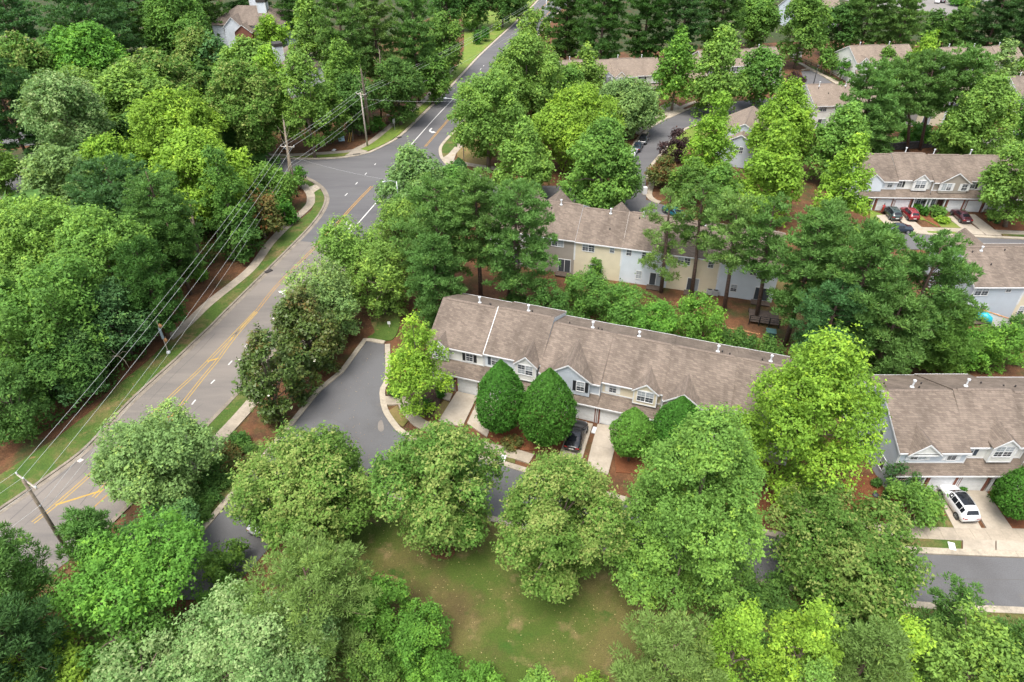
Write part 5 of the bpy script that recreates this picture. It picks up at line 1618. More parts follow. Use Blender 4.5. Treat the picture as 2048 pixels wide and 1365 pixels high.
def hip_house(label, corners_center, ang_, wx, wy, ze, zr, wall, roof, chimneys=(), gables=(), name='apartment_building'):
    r_ = empty(name, (corners_center.x, corners_center.y, 0), math.radians(ang_))
    tag(r_, label, 'building')
    MB().box(-wx, wx, -wy, wy, 0, ze - 0.05).build('wall', wall, r_)
    o_ = 0.5
    k = min(wx, wy)
    a = [(-wx - o_, -wy - o_, ze), (wx + o_, -wy - o_, ze), (wx + o_, wy + o_, ze), (-wx - o_, wy + o_, ze), (-(wx - k * 0.9), 0, zr), (wx - k * 0.9, 0, zr)]
    lo = [(p[0], p[1], ze - 0.16) for p in a[:4]]
    m_ = MB().add(a + lo, [(0, 1, 5, 4), (1, 2, 5), (2, 3, 4, 5), (3, 0, 4), (0, 6, 7, 1), (1, 7, 8, 2), (2, 8, 9, 3), (3, 9, 6, 0), (6, 9, 8, 7)])
    ro = m_.build('roof', roof, r_)
    for q0, q1 in ((0, 4), (1, 5), (2, 5), (3, 4)):
        MB().tube([a[q0], a[q1]], 0.1, 5).build('ridge_cap', M_CAP, ro)
    for (x, y, w, z0, z1) in chimneys:
        c_ = MB().box(x - w, x + w, y - w * 0.8, y + w * 0.8, z0, z1)
        c_ = c_.build('chimney', W_PALE, r_)
        tr = MB()
        for sx in (-1, 1):
            for sy in (-1, 1):
                tr.box(x + sx * w - 0.1, x + sx * w + 0.1, y + sy * w * 0.8 - 0.1, y + sy * w * 0.8 + 0.1, z0, z1 + 0.01)
        tr.build('corner_board', M_TRIM, c_)
        MB().box(x - w - 0.15, x + w + 0.15, y - w * 0.8 - 0.15, y + w * 0.8 + 0.15, z1 + 0.012, z1 + 0.75).build('chimney_cap', M_VENTK, c_)
    for (x0_, x1_, ze_, zp_, d0_, d1_, wm) in gables:
        MB().prism_y([(x0_, 0), (x0_, ze_), ((x0_ + x1_) / 2, zp_), (x1_, ze_), (x1_, 0)], d0_, d1_).build('gable', wm, r_)
        gable_roof(r_, x0_, x1_, ze_, zp_, d0_, d1_, roof, over=0.3)
    for s in (-0.6, -0.2, 0.2, 0.6):
        window(r_, wx * s, ze - 2.0, ze - 0.6, 1.4, -wy, 2)
        window(r_, wx * s, 1.0, 2.4, 1.4, -wy, 2)
    for s in (-0.5, 0.1, 0.6):
        MB().tube([(wx * s, -wy * 0.55, ze), (wx * s, -wy * 0.55, ze + 1.6)], 0.16, 7).build('roof_vent', M_PVC, r_)
    return r_


c1 = at(505, 22, 10.5)
hip_house('apartment block with hipped roof, two white chimneys and a small white gable in the wood', c1, -4, 10.5, 7.0, 8.0, 12.0, W_PALE, M_ROOF_GREY,
          chimneys=[(0.6, 1.5, 1.2, 9, 13.8), (4.2, -1.8, 1.3, 9, 13.4)], gables=[(-6.0, -0.6, 7.9, 10.4, -8.8, -3, W_PALE), (-2.6, 2.6, 6.6, 8.6, -10.0, -3, M_BRICK)])
c2 = at(592, 112, 8.0)
hip_house('second apartment wing with a dark-capped blue chimney partly buried in trees', c2, -62, 8.0, 4.6, 7.0, 10.0, W_PALE, M_ROOF_GREY,
          chimneys=[(1.0, -4.4, 1.25, 5, 11.2)])
c3 = at(-42, 424, 6.5)
hip_house('brown-roofed house at the picture edge with a white pediment over its porch', c3, 16, 8.0, 6.0, 6.0, 8.6, W_PALE, M_ROOF_GREY, gables=[(3.0, 8.6, 5.6, 7.2, -8.6, -1, W_PALE)], name='gabled_house')
c4 = at(-30, 62, 7.5)
hip_house('tan-roofed house glimpsed at the upper picture corner behind dark trees', c4, 5, 8, 6, 6.0, 8.5, W_WHITE, M_ROOF_FAR, name='gabled_house')

# ------------------------------------------------------------------ cars in place
P_BLACK = paint('black', (0.012, 0.013, 0.015))
P_WHITE = paint('white', (0.72, 0.73, 0.74))
P_GREEN = paint('dark_green', (0.03, 0.05, 0.048))
P_RED = paint('red', (0.20, 0.012, 0.018))
P_MAROON = paint('maroon', (0.05, 0.012, 0.018))
P_NAVY = paint('dark_blue', (0.018, 0.028, 0.045))
P_SILV = paint('silver', (0.42, 0.44, 0.46), 0.25)
U1 = Vector((math.cos(math.radians(-18.5)), math.sin(math.radians(-18.5)), 0))
U2 = Vector((-U1.y, U1.x, 0))
Zd = Vector((0, 0, 0.115))


def aim(a, b):
    return math.atan2(b.y - a.y, b.x - a.x)


t = at(1938, 1052)
make_car('white sport utility car with a dark glass roof on the stained driveway', 'car', t + Vector((-0.12, 2.35, 0)) + Zd, math.radians(92), P_WHITE, SUV, roofglass=True)
make_car('glossy black sedan with its nose to a garage between the egg-shaped trees', 'car', O_M + U1 * 15.75 - U2 * 3.3 + Zd, math.radians(71.5), P_BLACK, SEDAN)
h = math.radians(88)
make_car('dark green sport utility car beside the person in red', 'car', at(1793, 446) + Vector((0.0, 2.4, 0)) + Zd, h, P_GREEN, SUV)
make_car('bright red hatchback parked beside the dark green car', 'car', at(1829, 447) + Vector((0.0, 2.4, 0)) + Zd, h, P_RED, SUV, scale=0.96)
make_car('dark maroon sedan alone on its driveway before white garage doors', 'car', at(1934, 451.5) + Vector((0.0, 2.4, 0)) + Zd, h, P_MAROON, SEDAN)
make_car('dark blue sedan at the kerb crosswise behind the green and red cars', 'car', at(1797, 468.5) + Vector((0, 0.9, 0.0)), math.radians(176), P_NAVY, SEDAN)
a, b = at(1294, 272), at(1281, 294)
make_car('black off-road car with a loaded roof rack at the curving kerb', 'car', a.lerp(b, 0.55), aim(a, b), P_BLACK, SUV, rack=True)
a, b = at(1279, 291), at(1270, 308)
make_car('dark car with a sky-bright windscreen behind the roof-rack car', 'car', a.lerp(b, 0.45), aim(b, a), P_NAVY, SEDAN)
a, b = at(1268, 302), at(1258, 322)
make_car('white car half under a tree, last in the kerbside line', 'car', a.lerp(b, 0.5), aim(b, a), P_WHITE, SEDAN)
a, b = at(521, 1060), at(548, 1022)
make_car('silver car with dark windows hidden under the tree by the court kerb', 'car', at(541, 1040), aim(at(505, 1090), at(562, 1024)), P_SILV, SEDAN)
make_car('white van-like car at the picture edge beside a dark car near the upper drive', 'car', at(2042, 276), math.radians(100), P_WHITE, SUV)
make_car('dark car at the end of the drive beside the pale lawn near the picture edge', 'car', at(2026, 280), math.radians(85), P_NAVY, SUV)
make_car('white car in front of the grey roof near the upper pines', 'car', at(2018, 158), math.radians(20), P_WHITE, SEDAN)
make_car('dark car in the far car park by the hedge', 'car', at(1885, 5), math.radians(60), P_NAVY, SUV)
make_car('white car beside the dark one in the far car park', 'car', at(1874, 6), math.radians(60), P_WHITE, SEDAN)
make_car('blue car half hidden by pines before the back row front doors', 'car', at(1347, 431), math.radians(-60), paint('teal', (0.01, 0.10, 0.14)), SEDAN)


# ------------------------------------------------------------------ poles, lamps, wires
def utility_pole(label, base, top_z, arm_dir, mat=None, arm_w=2.5, second=None):
    p = at(*base) if not isinstance(base, Vector) else base
    r_ = empty('utility_pole', (p.x, p.y, 0))
    tag(r_, label, 'utility pole', 'utility poles along the main road')
    MB().tube([(0, 0, -0.3), (0, 0, top_z * 0.5), (0, 0, top_z)], [0.2, 0.17, 0.13], 10).build('post', mat or M_WOOD, r_, smooth=True)
    d = Vector((math.cos(arm_dir), math.sin(arm_dir), 0))
    n = Vector((-d.y, d.x, 0))
    za = top_z - 0.35
    pts = []
    am = MB().tube([-d * arm_w / 2 + n * 0.17 + Vector((0, 0, za)), d * arm_w / 2 + n * 0.17 + Vector((0, 0, za))], 0.075, 4)
    am.build('crossarm', M_WOOD_P, r_)
    br = MB()
    for s_ in (-1, 1):
        br.tube([d * s_ * 0.8 + n * 0.17 + Vector((0, 0, za - 0.05)), n * 0.14 + Vector((0, 0, za - 0.75))], 0.03, 4)
    br.build('brace', M_STEEL, r_)
    for f_ in (-0.48, -0.12, 0.48):
        q = d * (arm_w * f_) + n * 0.17 + Vector((0, 0, za))
        MB().tube([q + Vector((0, 0, 0.06)), q + Vector((0, 0, 0.16)), q + Vector((0, 0, 0.3))], [0.05, 0.085, 0.05], 8).build('insulator', M_PVC, r_)
        pts.append(Vector((p.x, p.y, 0)) + q + Vector((0, 0, 0.3)))
    sec = Vector((p.x, p.y, 0)) + d * 0.2 + Vector((0, 0, top_z - 3.2))
    MB().tube([d * 0.15 + Vector((0, 0, top_z - 3.2)), d * 0.32 + Vector((0, 0, top_z - 3.2))], 0.05, 6).build('bracket', M_STEEL, r_)
    return r_, pts, sec


def wire(label, pts, r=0.022, sag=0.6, group='power lines strung between the poles'):
    full = []
    for a_, b_ in zip(pts[:-1], pts[1:]):
        s_ = sag * (b_ - a_).length / 60
        for k in range(14):
            f_ = k / 14
            q = a_.lerp(b_, f_)
            q.z -= 4 * s_ * f_ * (1 - f_)
            full.append(q)
    full.append(pts[-1])
    o_ = MB().tube(full, r, 4).build('power_line', M_WIRE)
    tag(o_, label, 'power line', group)
    return o_


t1 = at(47, 962, 10.6)
P1 = Vector((t1.x, t1.y, 0))
t2 = at(574, 292, 9.8)
P2 = Vector((t2.x, t2.y, 0))
P3 = at(735, 293)
P4 = at(1091, 72)
ad = lambda a_, b_: math.atan2((b_ - a_).y, (b_ - a_).x) - math.pi / 2
pole1, w1, s1 = utility_pole('weathered wooden utility pole with a white crossarm rising from dark pines', P1, 10.7, math.radians(-31.6), arm_w=3.1)
pole2, w2, s2 = utility_pole('utility pole with crossarm beside the curved sidewalk at the junction', P2, 9.9, ad(P1, P3))
pole3, w3, s3 = utility_pole('slim pale utility pole with crossarm near the blue sign board', P3, 11.4, ad(P2, P4), M_WOOD_P)
pole4, w4, s4 = utility_pole('grey utility pole standing by the far end of the main road', P4, 12.5, ad(P3, P4), M_STEEL)
P0 = P1 + (P1 - P2).normalized() * 45 + Vector((-8, 0, 0))
for k, lb in ((0, 'outermost power line on the wooded side of the poles'), (1, 'middle power line above the verge'), (2, 'power line on the road side of the crossarms')):
    d0 = w1[k] + Vector((-21, -34, -1))
    wire(lb, [d0, w1[k], w2[k], w3[k], w4[k]], 0.016, 0.7)
wire('lower telephone cable hung below the crossarms', [s1 + Vector((-21, -34, -1)), s1, s2, s3, s4 - Vector((0, 0, 2))], 0.016, 0.9)
wire('lowest slack cable between the pole with crossarm and the junction pole', [s1 - Vector((0, 0, 0.9)), s2 - Vector((0, 0, 0.6)), s3 - Vector((0, 0, 0.7))], 0.014, 1.3)


def street_lamp(label, p, h_, arm, arm_len=2.0):
    r_ = empty('street_lamp', (p.x, p.y, 0))
    tag(r_, label, 'street lamp')
    MB().tube([(0, 0, -0.1), (0, 0, h_)], [0.11, 0.07], 8).build('post', M_BLACKM if h_ < 6 else M_STEEL, r_, smooth=True)
    if arm is not None:
        d = Vector((math.cos(arm), math.sin(arm), 0))
        e = Vector((0, 0, h_))
        MB().tube([e - Vector((0, 0, 0.3)), e + d * arm_len * 0.5 + Vector((0, 0, 0.2)), e + d * arm_len + Vector((0, 0, 0.25))], 0.045, 6).build('arm', M_STEEL, r_)
        q = e + d * (arm_len + 0.3) + Vector((0, 0, 0.22))
        MB().tube([q - d * 0.35, q, q + d * 0.35], [0.08, 0.17, 0.08], 8).build('lamp_head', M_STEEL, r_)
    else:
        MB().tube([(0, 0, h_), (0, 0, h_ + 0.15), (0, 0, h_ + 0.5), (0, 0, h_ + 0.75)], [0.1, 0.2, 0.26, 0.05], 8).build('lantern', M_BLACKM, r_)
    return Vector((p.x, p.y, h_))


L1 = street_lamp('tall thin street lamp on the corner lawn with its arm over the road', at(928, 322), 12.3, math.radians(165), 3.0)
tl = at(793, 363, 10.5)
L2 = street_lamp('thin street lamp poking out of the trees opposite the junction', Vector((tl.x, tl.y, 0)), 10.5, math.radians(200), 1.6)
wire('thin service wire crossing the main road to the tall lamp', [s3 + Vector((0, 0, 2)), L1], 0.009, 0.9, 'service wires across the road')
wire('thin service wire crossing the junction to the lamp in the trees', [s2 + Vector((0, 0, 1.2)), L2], 0.009, 0.9, 'service wires across the road')
street_lamp('small black lantern post beside the branch street kerb', at(1627, 168), 4.2, None)
street_lamp('small black lantern post by the corner of the cream end wall', at(1705, 160), 4.2, None)
street_lamp('black lantern post standing on the edge of the field by the court', at(754, 1021), 4.8, None)

# grey roadside post with a sleeve and broken, peeled limbs caught on it
pb = at(338, 708)
up = empty('roadside_post', (pb.x, pb.y, 0))
tag(up, 'thin grey post with a blue-grey sleeve and peeled pale wood by the sidewalk end', 'post')
MB().tube([(0, 0, 0), (0, 0, 5.3)], [0.07, 0.05], 7).build('post', M_WOOD_P, up)
MB().tube([(0, 0, 2.5), (0, 0, 4.1)], 0.17, 9).build('sleeve', plain('sleeve_paint', (0.2, 0.26, 0.29), 0.5), up)
MB().tube([(0.15, 0.05, 1.9), (0.22, 0.05, 2.2), (0.2, 0, 2.5)], [0.1, 0.22, 0.12], 7).build('peeled_wood', M_FENCE, up)
MB().tube([(0.2, 0.05, 4.2), (0.26, 0.05, 4.5), (0.2, 0, 4.8)], [0.1, 0.22, 0.1], 7).build('peeled_wood', M_FENCE, up)
MB().tube([(0, 0, 0.0), (0, 0, 0.2), (0, 0, 0.42), (0, 0, 0.5)], [0.16, 0.27, 0.2, 0.05], 9).build('base_collar', M_PVC, up)

# sign boards
sb = empty('sign_board', at(684, 286), math.radians(8))
tag(sb, 'pale blue board on dark legs standing in pine straw near the junction', 'sign board')
MB().box(-0.65, 0.65, -0.05, 0.05, 0.35, 1.5).build('board', plain('pale_blue_board', (0.33, 0.50, 0.62), 0.5, noise=0.1), sb, bevel=0.02)
for s_ in (-0.5, 0.5):
    MB().box(s_ - 0.06, s_ + 0.06, -0.05, 0.05, 0, 0.35).build('leg', M_BLACKM, sb)
gy = empty('guy_marker', at(696, 285), 0)
tag(gy, 'pair of leaning yellow guy wire guards beside the pale blue board', 'guy guard')
for s_ in (0, 0.45):
    MB().tube([(s_, 0, 0), (s_ + 0.55, 0.6, 2.0)], 0.06, 6).build('guard', M_YELLOW, gy)
rs = empty('road_sign', at(790, 262), math.radians(60))
tag(rs, 'grey metal back of a road sign on a post in the verge', 'road sign')
MB().tube([(0, 0, 0), (0, 0, 2.6)], 0.04, 6).build('post', M_STEEL, rs)
MB().box(-0.42, 0.42, 0.045, 0.07, 1.7, 2.7).build('plate', M_STEEL, rs, bevel=0.01)
ms = empty('marker_post', at(779, 655), 0)
tag(ms, 'little white marker on a stake in the lawn behind the lime tree', 'marker')
MB().box(-0.04, 0.04, -0.04, 0.04, 0, 0.6).build('stake', M_WOOD_P, ms)
MB().box(-0.2, 0.2, -0.06, -0.04, 0.55, 1.0).build('plate', M_TRIM, ms)
mbx = empty('utility_pedestal', at(1289, 389), 0.3)
tag(mbx, 'white rounded pedestal cabinet beside the short curving walk', 'pedestal')
MB().box(-0.4, 0.4, -0.3, 0.3, 0, 1.5).build('cabinet', M_TRIM, mbx, bevel=0.1)
MB().box(-0.46, 0.46, -0.36, 0.36, 0, 0.12).build('plinth', M_WALK, mbx)
for lab, p in (('small white meter lid in the verge between the flowering round trees', (1006, 918)), ('small white meter lid in the grass verge by the driveway apron', (1903, 1094)), ('pale meter lid on the slope of pine straw near the side street', (668, 301))):
    o_ = MB().box(-0.3, 0.3, -0.45, 0.45, 0.0, 0.14).build('meter_lid', M_TRIM, bevel=0.02)
    o_.location = at(*p)
    o_.rotation_euler.z = -0.3
    tag(o_, lab, 'meter lid')
for k, (p, lab) in enumerate((((778, 233), 'pale cut log nearest the sidewalk in the straw'), ((783, 237), 'orange-brown cut log lying below two others'), ((789, 231), 'dark cut log at the uphill end of the log heap'))):
    q = at(*p)
    o_ = MB().tube([(-0.5, 0, 0.25), (0.5, 0.1, 0.25)], 0.24, 8).build('cut_log', M_FENCE if k == 1 else M_WOOD_P if k == 0 else M_BARK)
    o_.location = q
    o_.rotation_euler.z = k * 1.1
    tag(o_, lab, 'log')

# splash block and small things at the front row
o_ = MB().box(-0.22, 0.22, -0.5, 0.5, 0.0, 0.2).build('splash_block', M_PVC, bevel=0.04)
o_.location = at(1188, 862)
o_.rotation_euler.z = math.radians(-20)
tag(o_, 'white splash block on the strip between the two middle driveways', 'splash block')
o_ = MB().tube([(0, 0, 0), (0, 0, 0.3), (0, 0, 0.42)], [0.32, 0.3, 0.1], 10).build('valve_cover', plain('dark_lid', (0.05, 0.055, 0.07), 0.5))
o_.location = at(1750, 993)
tag(o_, 'low dark round cover in the straw beside the yellow-green tree', 'valve cover')
bk = empty('bicycle', at(1983, 938), math.radians(12))
tag(bk, 'black bicycle parked in the shade of the open porch', 'bicycle')
for x_ in (-0.52, 0.52):
    w_ = MB()
    for q in range(18):
        a0, a1 = q * math.pi / 9, (q + 1) * math.pi / 9
        w_.tube([(x_ + 0.33 * math.cos(a0), 0, 0.48 + 0.33 * math.sin(a0)), (x_ + 0.33 * math.cos(a1), 0, 0.48 + 0.33 * math.sin(a1))], 0.025, 4, cap=False)
    for q in range(6):
        w_.tube([(x_, 0, 0.48), (x_ + 0.33 * math.cos(q * 1.047), 0, 0.48 + 0.33 * math.sin(q * 1.047))], 0.008, 3, cap=False)
    w_.build('wheel', M_RUBBER, bk)
fr = MB()
for a_, b_ in (((-0.52, 0.48), (-0.08, 0.44)), ((-0.08, 0.44), (0.36, 0.92)), ((-0.08, 0.44), (-0.22, 0.98)), ((-0.22, 0.92), (0.36, 0.94)), ((-0.52, 0.48), (-0.2, 0.9)), ((0.52, 0.48), (0.34, 1.08))):
    fr.tube([(a_[0], 0, a_[1]), (b_[0], 0, b_[1])], 0.024, 5)
fr.build('frame', M_BLACKM, bk)
MB().box(-0.36, -0.08, -0.07, 0.07, 0.98, 1.05).build('saddle', M_BLACKM, bk, bevel=0.02)
MB().tube([(0.36, -0.28, 1.1), (0.33, 0, 1.08), (0.36, 0.28, 1.1)], 0.02, 5).build('handlebar', M_BLACKM, bk)


# ------------------------------------------------------------------ fences, wall, sheds, patio
def rail_fence(label, pts, h_=1.1, rails=2, mat=None, post_step=2.4, pickets=False, name='rail_fence'):
    w = ats(pts)
    Q = resample([(p.x, p.y) for p in w], post_step)
    r_ = empty(name, (Q[0][0], Q[0][1], 0))
    tag(r_, label, 'fence')
    o0 = Vector((Q[0][0], Q[0][1], 0))
    for k, q in enumerate(Q):
        p = Vector((q[0], q[1], 0)) - o0
        MB().box(p.x - 0.07, p.x + 0.07, p.y - 0.07, p.y + 0.07, 0, h_ + 0.08).build('post', mat or M_FENCE, r_)
        if k:
            b_ = Vector((Q[k - 1][0], Q[k - 1][1], 0)) - o0
            for j in range(rails):
                z = h_ * (0.42 + 0.5 * j / max(1, rails - 1))
                MB().tube([b_ + Vector((0, 0, z)), p + Vector((0, 0, z))], 0.06, 4).build('rail', mat or M_FENCE, r_)
    return r_


rail_fence('orange split-rail fence behind the front row by the dark green box', [(1452, 667), (1482, 672), (1516, 680)], 1.0)
rail_fence('brown rail fence along the straw bank beside the branch street', [(1601, 124), (1640, 142), (1684, 163)], 1.1, mat=M_DECK)
rail_fence('pale rail fence on top of the dark retaining wall', [(1755, 281), (1830, 276), (1915, 270)], 1.2, mat=M_WOOD)
# retaining wall of large blocks
wa, wb = at(1752, 303), at(1905, 293)
rw = empty('retaining_wall', (wa.x, wa.y, 0), math.atan2(wb.y - wa.y, wb.x - wa.x))
tag(rw, 'dark block retaining wall at the feet of the tall pines', 'retaining wall')
Lw = (wb - wa).length
M_BLOCK = plain('dark_block', (0.05, 0.048, 0.048), 0.9, noise=0.35, nscale=2, bump=0.5)
nb_ = int(Lw / 1.25)
blk = None
for rrow in range(3):
    for k in range(nb_):
        x_ = (k + 0.5 * (rrow % 2)) * Lw / (nb_ + 0.5)
        if blk is None:
            blk = MB().box(0.008, Lw / (nb_ + 0.5) - 0.008, 0, 0.45, 0.006, 0.494).build('block', M_BLOCK, rw, bevel=0.03)
            o_ = blk
        else:
            o_ = blk.copy()
            COL.objects.link(o_)
        o_.parent = rw
        o_.location = (x_, 0.06 * rrow, 0.5 * rrow - 0.02)
sh = empty('garden_shed', at(1590, 114), math.radians(5))
tag(sh, 'small white shed under the dark trees beside the straw bank', 'shed')
MB().box(-1.5, 1.5, -1.1, 1.1, 0, 2.0).build('wall', W_WHITE, sh)
MB().prism_x([(-1.3, 1.95), (0, 2.7), (1.3, 1.95), (1.3, 1.85), (0, 2.6), (-1.3, 1.85)], -1.65, 1.65).build('roof', M_ROOF_GREY, sh)
MB().box(-0.4, 0.4, -1.13, -1.09, 0.05, 1.8).build('door', M_WOOD_P, sh)
gb = empty('utility_box', at(1539, 676), math.radians(-15))
tag(gb, 'dark green utility box at the end of the orange split-rail fence', 'utility box')
MB().box(-0.6, 0.6, -0.5, 0.5, 0, 1.1).build('cabinet', plain('green_box', (0.02, 0.075, 0.06), 0.5), gb, bevel=0.05)
MB().box(-0.66, 0.66, -0.56, 0.56, 1.1, 1.2).build('lid', plain('green_lid', (0.05, 0.13, 0.12), 0.45), gb, bevel=0.02)
dk = empty('deck', at(1526, 640), math.radians(-15))
tag(dk, 'dark wooden deck with railings at the end of the back row', 'deck')
for k in range(16):
    MB().box(-2.0, 2.0, -1.6 + k * 0.2, -1.6 + k * 0.2 + 0.185, 0.5, 0.54).build('plank', M_DECK, dk)
for x_ in (-1.95, -0.65, 0.65, 1.95):
    MB().box(x_ - 0.06, x_ + 0.06, -1.66, -1.54, 0, 1.5).build('post', M_BLACKM, dk)
    MB().box(x_ - 0.06, x_ + 0.06, 1.5, 1.62, 0, 0.6).build('post', M_BLACKM, dk)
for z_ in (0.85, 1.15, 1.45):
    MB().box(-2.0, 2.0, -1.62, -1.58, z_, z_ + 0.06).build('rail', M_BLACKM, dk)
pt_ = empty('patio_fence', at(1936, 636), math.radians(-40))
tag(pt_, 'white panel fence with a brown top rail beside the patio', 'fence')
for k in range(4):
    MB().box(k * 1.2, k * 1.2 + 1.17, -0.04, 0.04, 0.05, 1.7).build('panel', M_TRIM, pt_)
    MB().box(k * 1.2 - 0.06, k * 1.2 + 0.05, -0.08, 0.08, 0, 1.8).build('post', M_TRIM, pt_)
MB().box(-0.05, 4.85, -0.1, 0.1, 1.8, 1.88).build('top_rail', M_FENCE, pt_)
cv = at(1963, 647)
bm_ = MB().tube([(-0.9, 0, 0.3), (-0.6, 0, 0.95), (0, 0.1, 1.2), (0.6, 0, 0.9), (0.95, 0, 0.25)], [0.3, 0.55, 0.65, 0.5, 0.2], 10).build('grill_cover', plain('teal_cover', (0.01, 0.33, 0.42), 0.4, noise=0.15), smooth=True)
bm_.location = (cv.x, cv.y, 0)
bm_.rotation_euler.z = -0.7
tag(bm_, 'bright teal tarpaulin cover bulging beside the patio fence', 'cover')
gt = empty('patio_table', at(1986, 640), 0.2)
tag(gt, 'dark round patio table with pots beside the sliding door', 'table')
MB().tube([(0, 0, 0.7), (0, 0, 0.76)], 0.6, 14).build('table_top', M_DECK, gt)
for k in range(4):
    a_ = k * 1.571 + 0.7
    MB().tube([(0.4 * math.cos(a_), 0.4 * math.sin(a_), 0), (0.35 * math.cos(a_), 0.35 * math.sin(a_), 0.7)], 0.03, 5).build('leg', M_BLACKM, gt)
for k, (lab, dx_, dy_, m_) in enumerate((('pale ceramic pot on the dark patio table', 0.1, 0.0, M_PVC), ('brown clay pot on the dark patio table', -0.25, 0.15, M_BRICK))):
    q = at(1986, 640) + Vector((dx_, dy_, 0.76))
    o_ = MB().tube([(0, 0, 0), (0, 0, 0.2), (0, 0, 0.3)], [0.1, 0.16, 0.17], 9).build('plant_pot', m_)
    o_.location = q
    tag(o_, lab, 'pot')
for lab, p in (('grey air conditioner box at the foot of the cream back wall', (1430, 590)), ('grey air conditioner box beside another under the cream back wall', (1418, 588)), ('air conditioner box by the sliding door with the plant', (1222, 553))):
    ac = empty('air_conditioner', at(*p), -0.27)
    tag(ac, lab, 'air conditioner', 'air conditioners behind the row')
    MB().box(-0.42, 0.42, -0.42, 0.42, 0.05, 0.85).build('case', plain('ac_case', (0.33, 0.34, 0.33), 0.5), ac, bevel=0.03)
    MB().tube([(0, 0, 0.85), (0, 0, 0.88)], 0.34, 14).build('fan_grille', M_VENTK, ac)

# ------------------------------------------------------------------ person by the green car
pp = at(1763, 427)
pr = empty('person', (pp.x, pp.y, 0.12), math.radians(-40))
tag(pr, 'person in a red top and orange-red trousers standing beside the dark green car', 'person')
SKV = [((0, 0, 0.95), .14), ((0, 0, 1.12), .135), ((0, 0, 1.32), .15), ((0, 0, 1.45), .10), ((0, 0, 1.52), .055), ((0, 0, 1.60), .085), ((0, 0.01, 1.70), .09),
       ((.10, 0, .90), .105), ((.11, .02, .50), .07), ((.11, -.01, .10), .05), ((.11, .12, .04), .04),
       ((-.10, 0, .90), .105), ((-.12, .03, .50), .07), ((-.12, -.02, .10), .05), ((-.12, .11, .04), .04),
       ((.20, 0, 1.42), .065), ((.27, 0, 1.14), .048), ((.25, .12, .92), .038), ((.25, .17, .84), .03),
       ((-.20, 0, 1.42), .065), ((-.28, .02, 1.14), .048), ((-.22, .2, 1.0), .038), ((-.18, .26, .96), .03)]
SKE = [(0, 1), (1, 2), (2, 3), (3, 4), (4, 5), (5, 6), (0, 7), (7, 8), (8, 9), (9, 10), (0, 11), (11, 12), (12, 13), (13, 14), (3, 15), (15, 16), (16, 17), (17, 18), (3, 19), (19, 20), (20, 21), (21, 22)]
me = bpy.data.meshes.new('body')
me.from_pydata([v[0] for v in SKV], SKE, [])
bo = bpy.data.objects.new('body', me)
COL.objects.link(bo)
mod = bo.modifiers.new('skin', 'SKIN')
for v_, (_, r_) in zip(me.skin_vertices[0].data, SKV):
    v_.radius = (r_, r_ * 0.85)
me.skin_vertices[0].data[0].use_root = True
sd = bo.modifiers.new('sub', 'SUBSURF')
sd.levels = sd.render_levels = 1
dg = bpy.context.evaluated_depsgraph_get()
m2 = bpy.data.meshes.new_from_object(bo.evaluated_get(dg))
bo.modifiers.clear()
bo.data = m2
for m_ in (plain('red_shirt', (0.42, 0.025, 0.022), 0.8), plain('orange_red_trousers', (0.45, 0.06, 0.03), 0.85), plain('skin', (0.17, 0.09, 0.06), 0.6), plain('shoe', (0.03, 0.03, 0.03), 0.6)):
    m2.materials.append(m_)
while len(m2.materials) > 4:
    m2.materials.pop(index=0)
for f_ in m2.polygons:
    c_ = f_.center
    f_.material_index = 2 if c_.z > 1.5 or (abs(c_.x) > 0.2 and c_.z < 1.12 and c_.z > 0.7 and abs(c_.y) > 0.08) else 0 if c_.z > 0.93 else 3 if c_.z < 0.1 else 1
    f_.use_smooth = True
bo.parent = pr
MB().tube([(0, -0.02, 1.66), (0, -0.025, 1.74), (0, -0.01, 1.80)], [0.105, 0.112, 0.05], 10).build('hair', plain('dark_hair', (0.012, 0.01, 0.01), 0.8), pr, smooth=True)

# ------------------------------------------------------------------ trees: outline in the photograph, height of lowest boughs, colour, words
G_CT, G_WD, G_PN, G_ST, G_TP, G_HD = 'round trees along the edge of the field', 'broadleaf trees of the wood beside the main road', 'pines of the neighbourhood', 'street trees of the entrance streets', 'trees of the far band along the top', 'shrubs and bushes'
# front of the court and the field
plant('round', (474, 848, 760, 1102), 1.6, 'F', 'round tree with pale yellow tips over the hidden silver car', 'shade_tree', group=G_CT)
plant('round', (746, 822, 1014, 1116), 1.6, 'F', 'round tree with creamy tips between the open asphalt and the field', 'shade_tree', group=G_CT, tipfrac=0.5)
plant('round', (982, 884, 1254, 1200), 1.6, 'F', 'round pale-tipped tree with its trunk showing over a red straw ring', 'shade_tree', group=G_CT, tipfrac=0.5)
plant('oval', (1238, 822, 1548, 1205), 1.4, 'L', 'tallest mid-green billowing tree of the row before the small egg tree', 'oak_tree', group=G_CT)
plant('oval', (1478, 662, 1772, 1000), 2.6, 'Y', 'airy yellow-green maple rising over the joint between two house rows', 'maple_tree', sparse=0.55, tipfrac=0.3)
plant('round', (1534, 966, 1842, 1222), 1.6, 'F', 'round olive-tipped tree before the grass verge of the white car', 'shade_tree', group=G_CT, tipfrac=0.4)
plant('oval', (762, 632, 906, 826), 1.6, 'Y', 'small bright lime maple in the dark bed at the end garage', 'maple_tree', tipfrac=0.3, sparse=0.35)
GE = 'egg-shaped evergreens before the front row'
plant('egg', (952, 706, 1052, 876), 0.9, 'E', 'egg-shaped evergreen nearest the end garage', 'egg_evergreen', group=GE)
plant('egg', (1042, 733, 1152, 892), 0.9, 'E', 'widest egg-shaped evergreen beside the black sedan', 'egg_evergreen', group=GE)
plant('egg', (1224, 810, 1308, 914), 1.4, 'V', 'smallest egg-shaped tree on a thin bare stem in straw', 'egg_evergreen', group=GE)
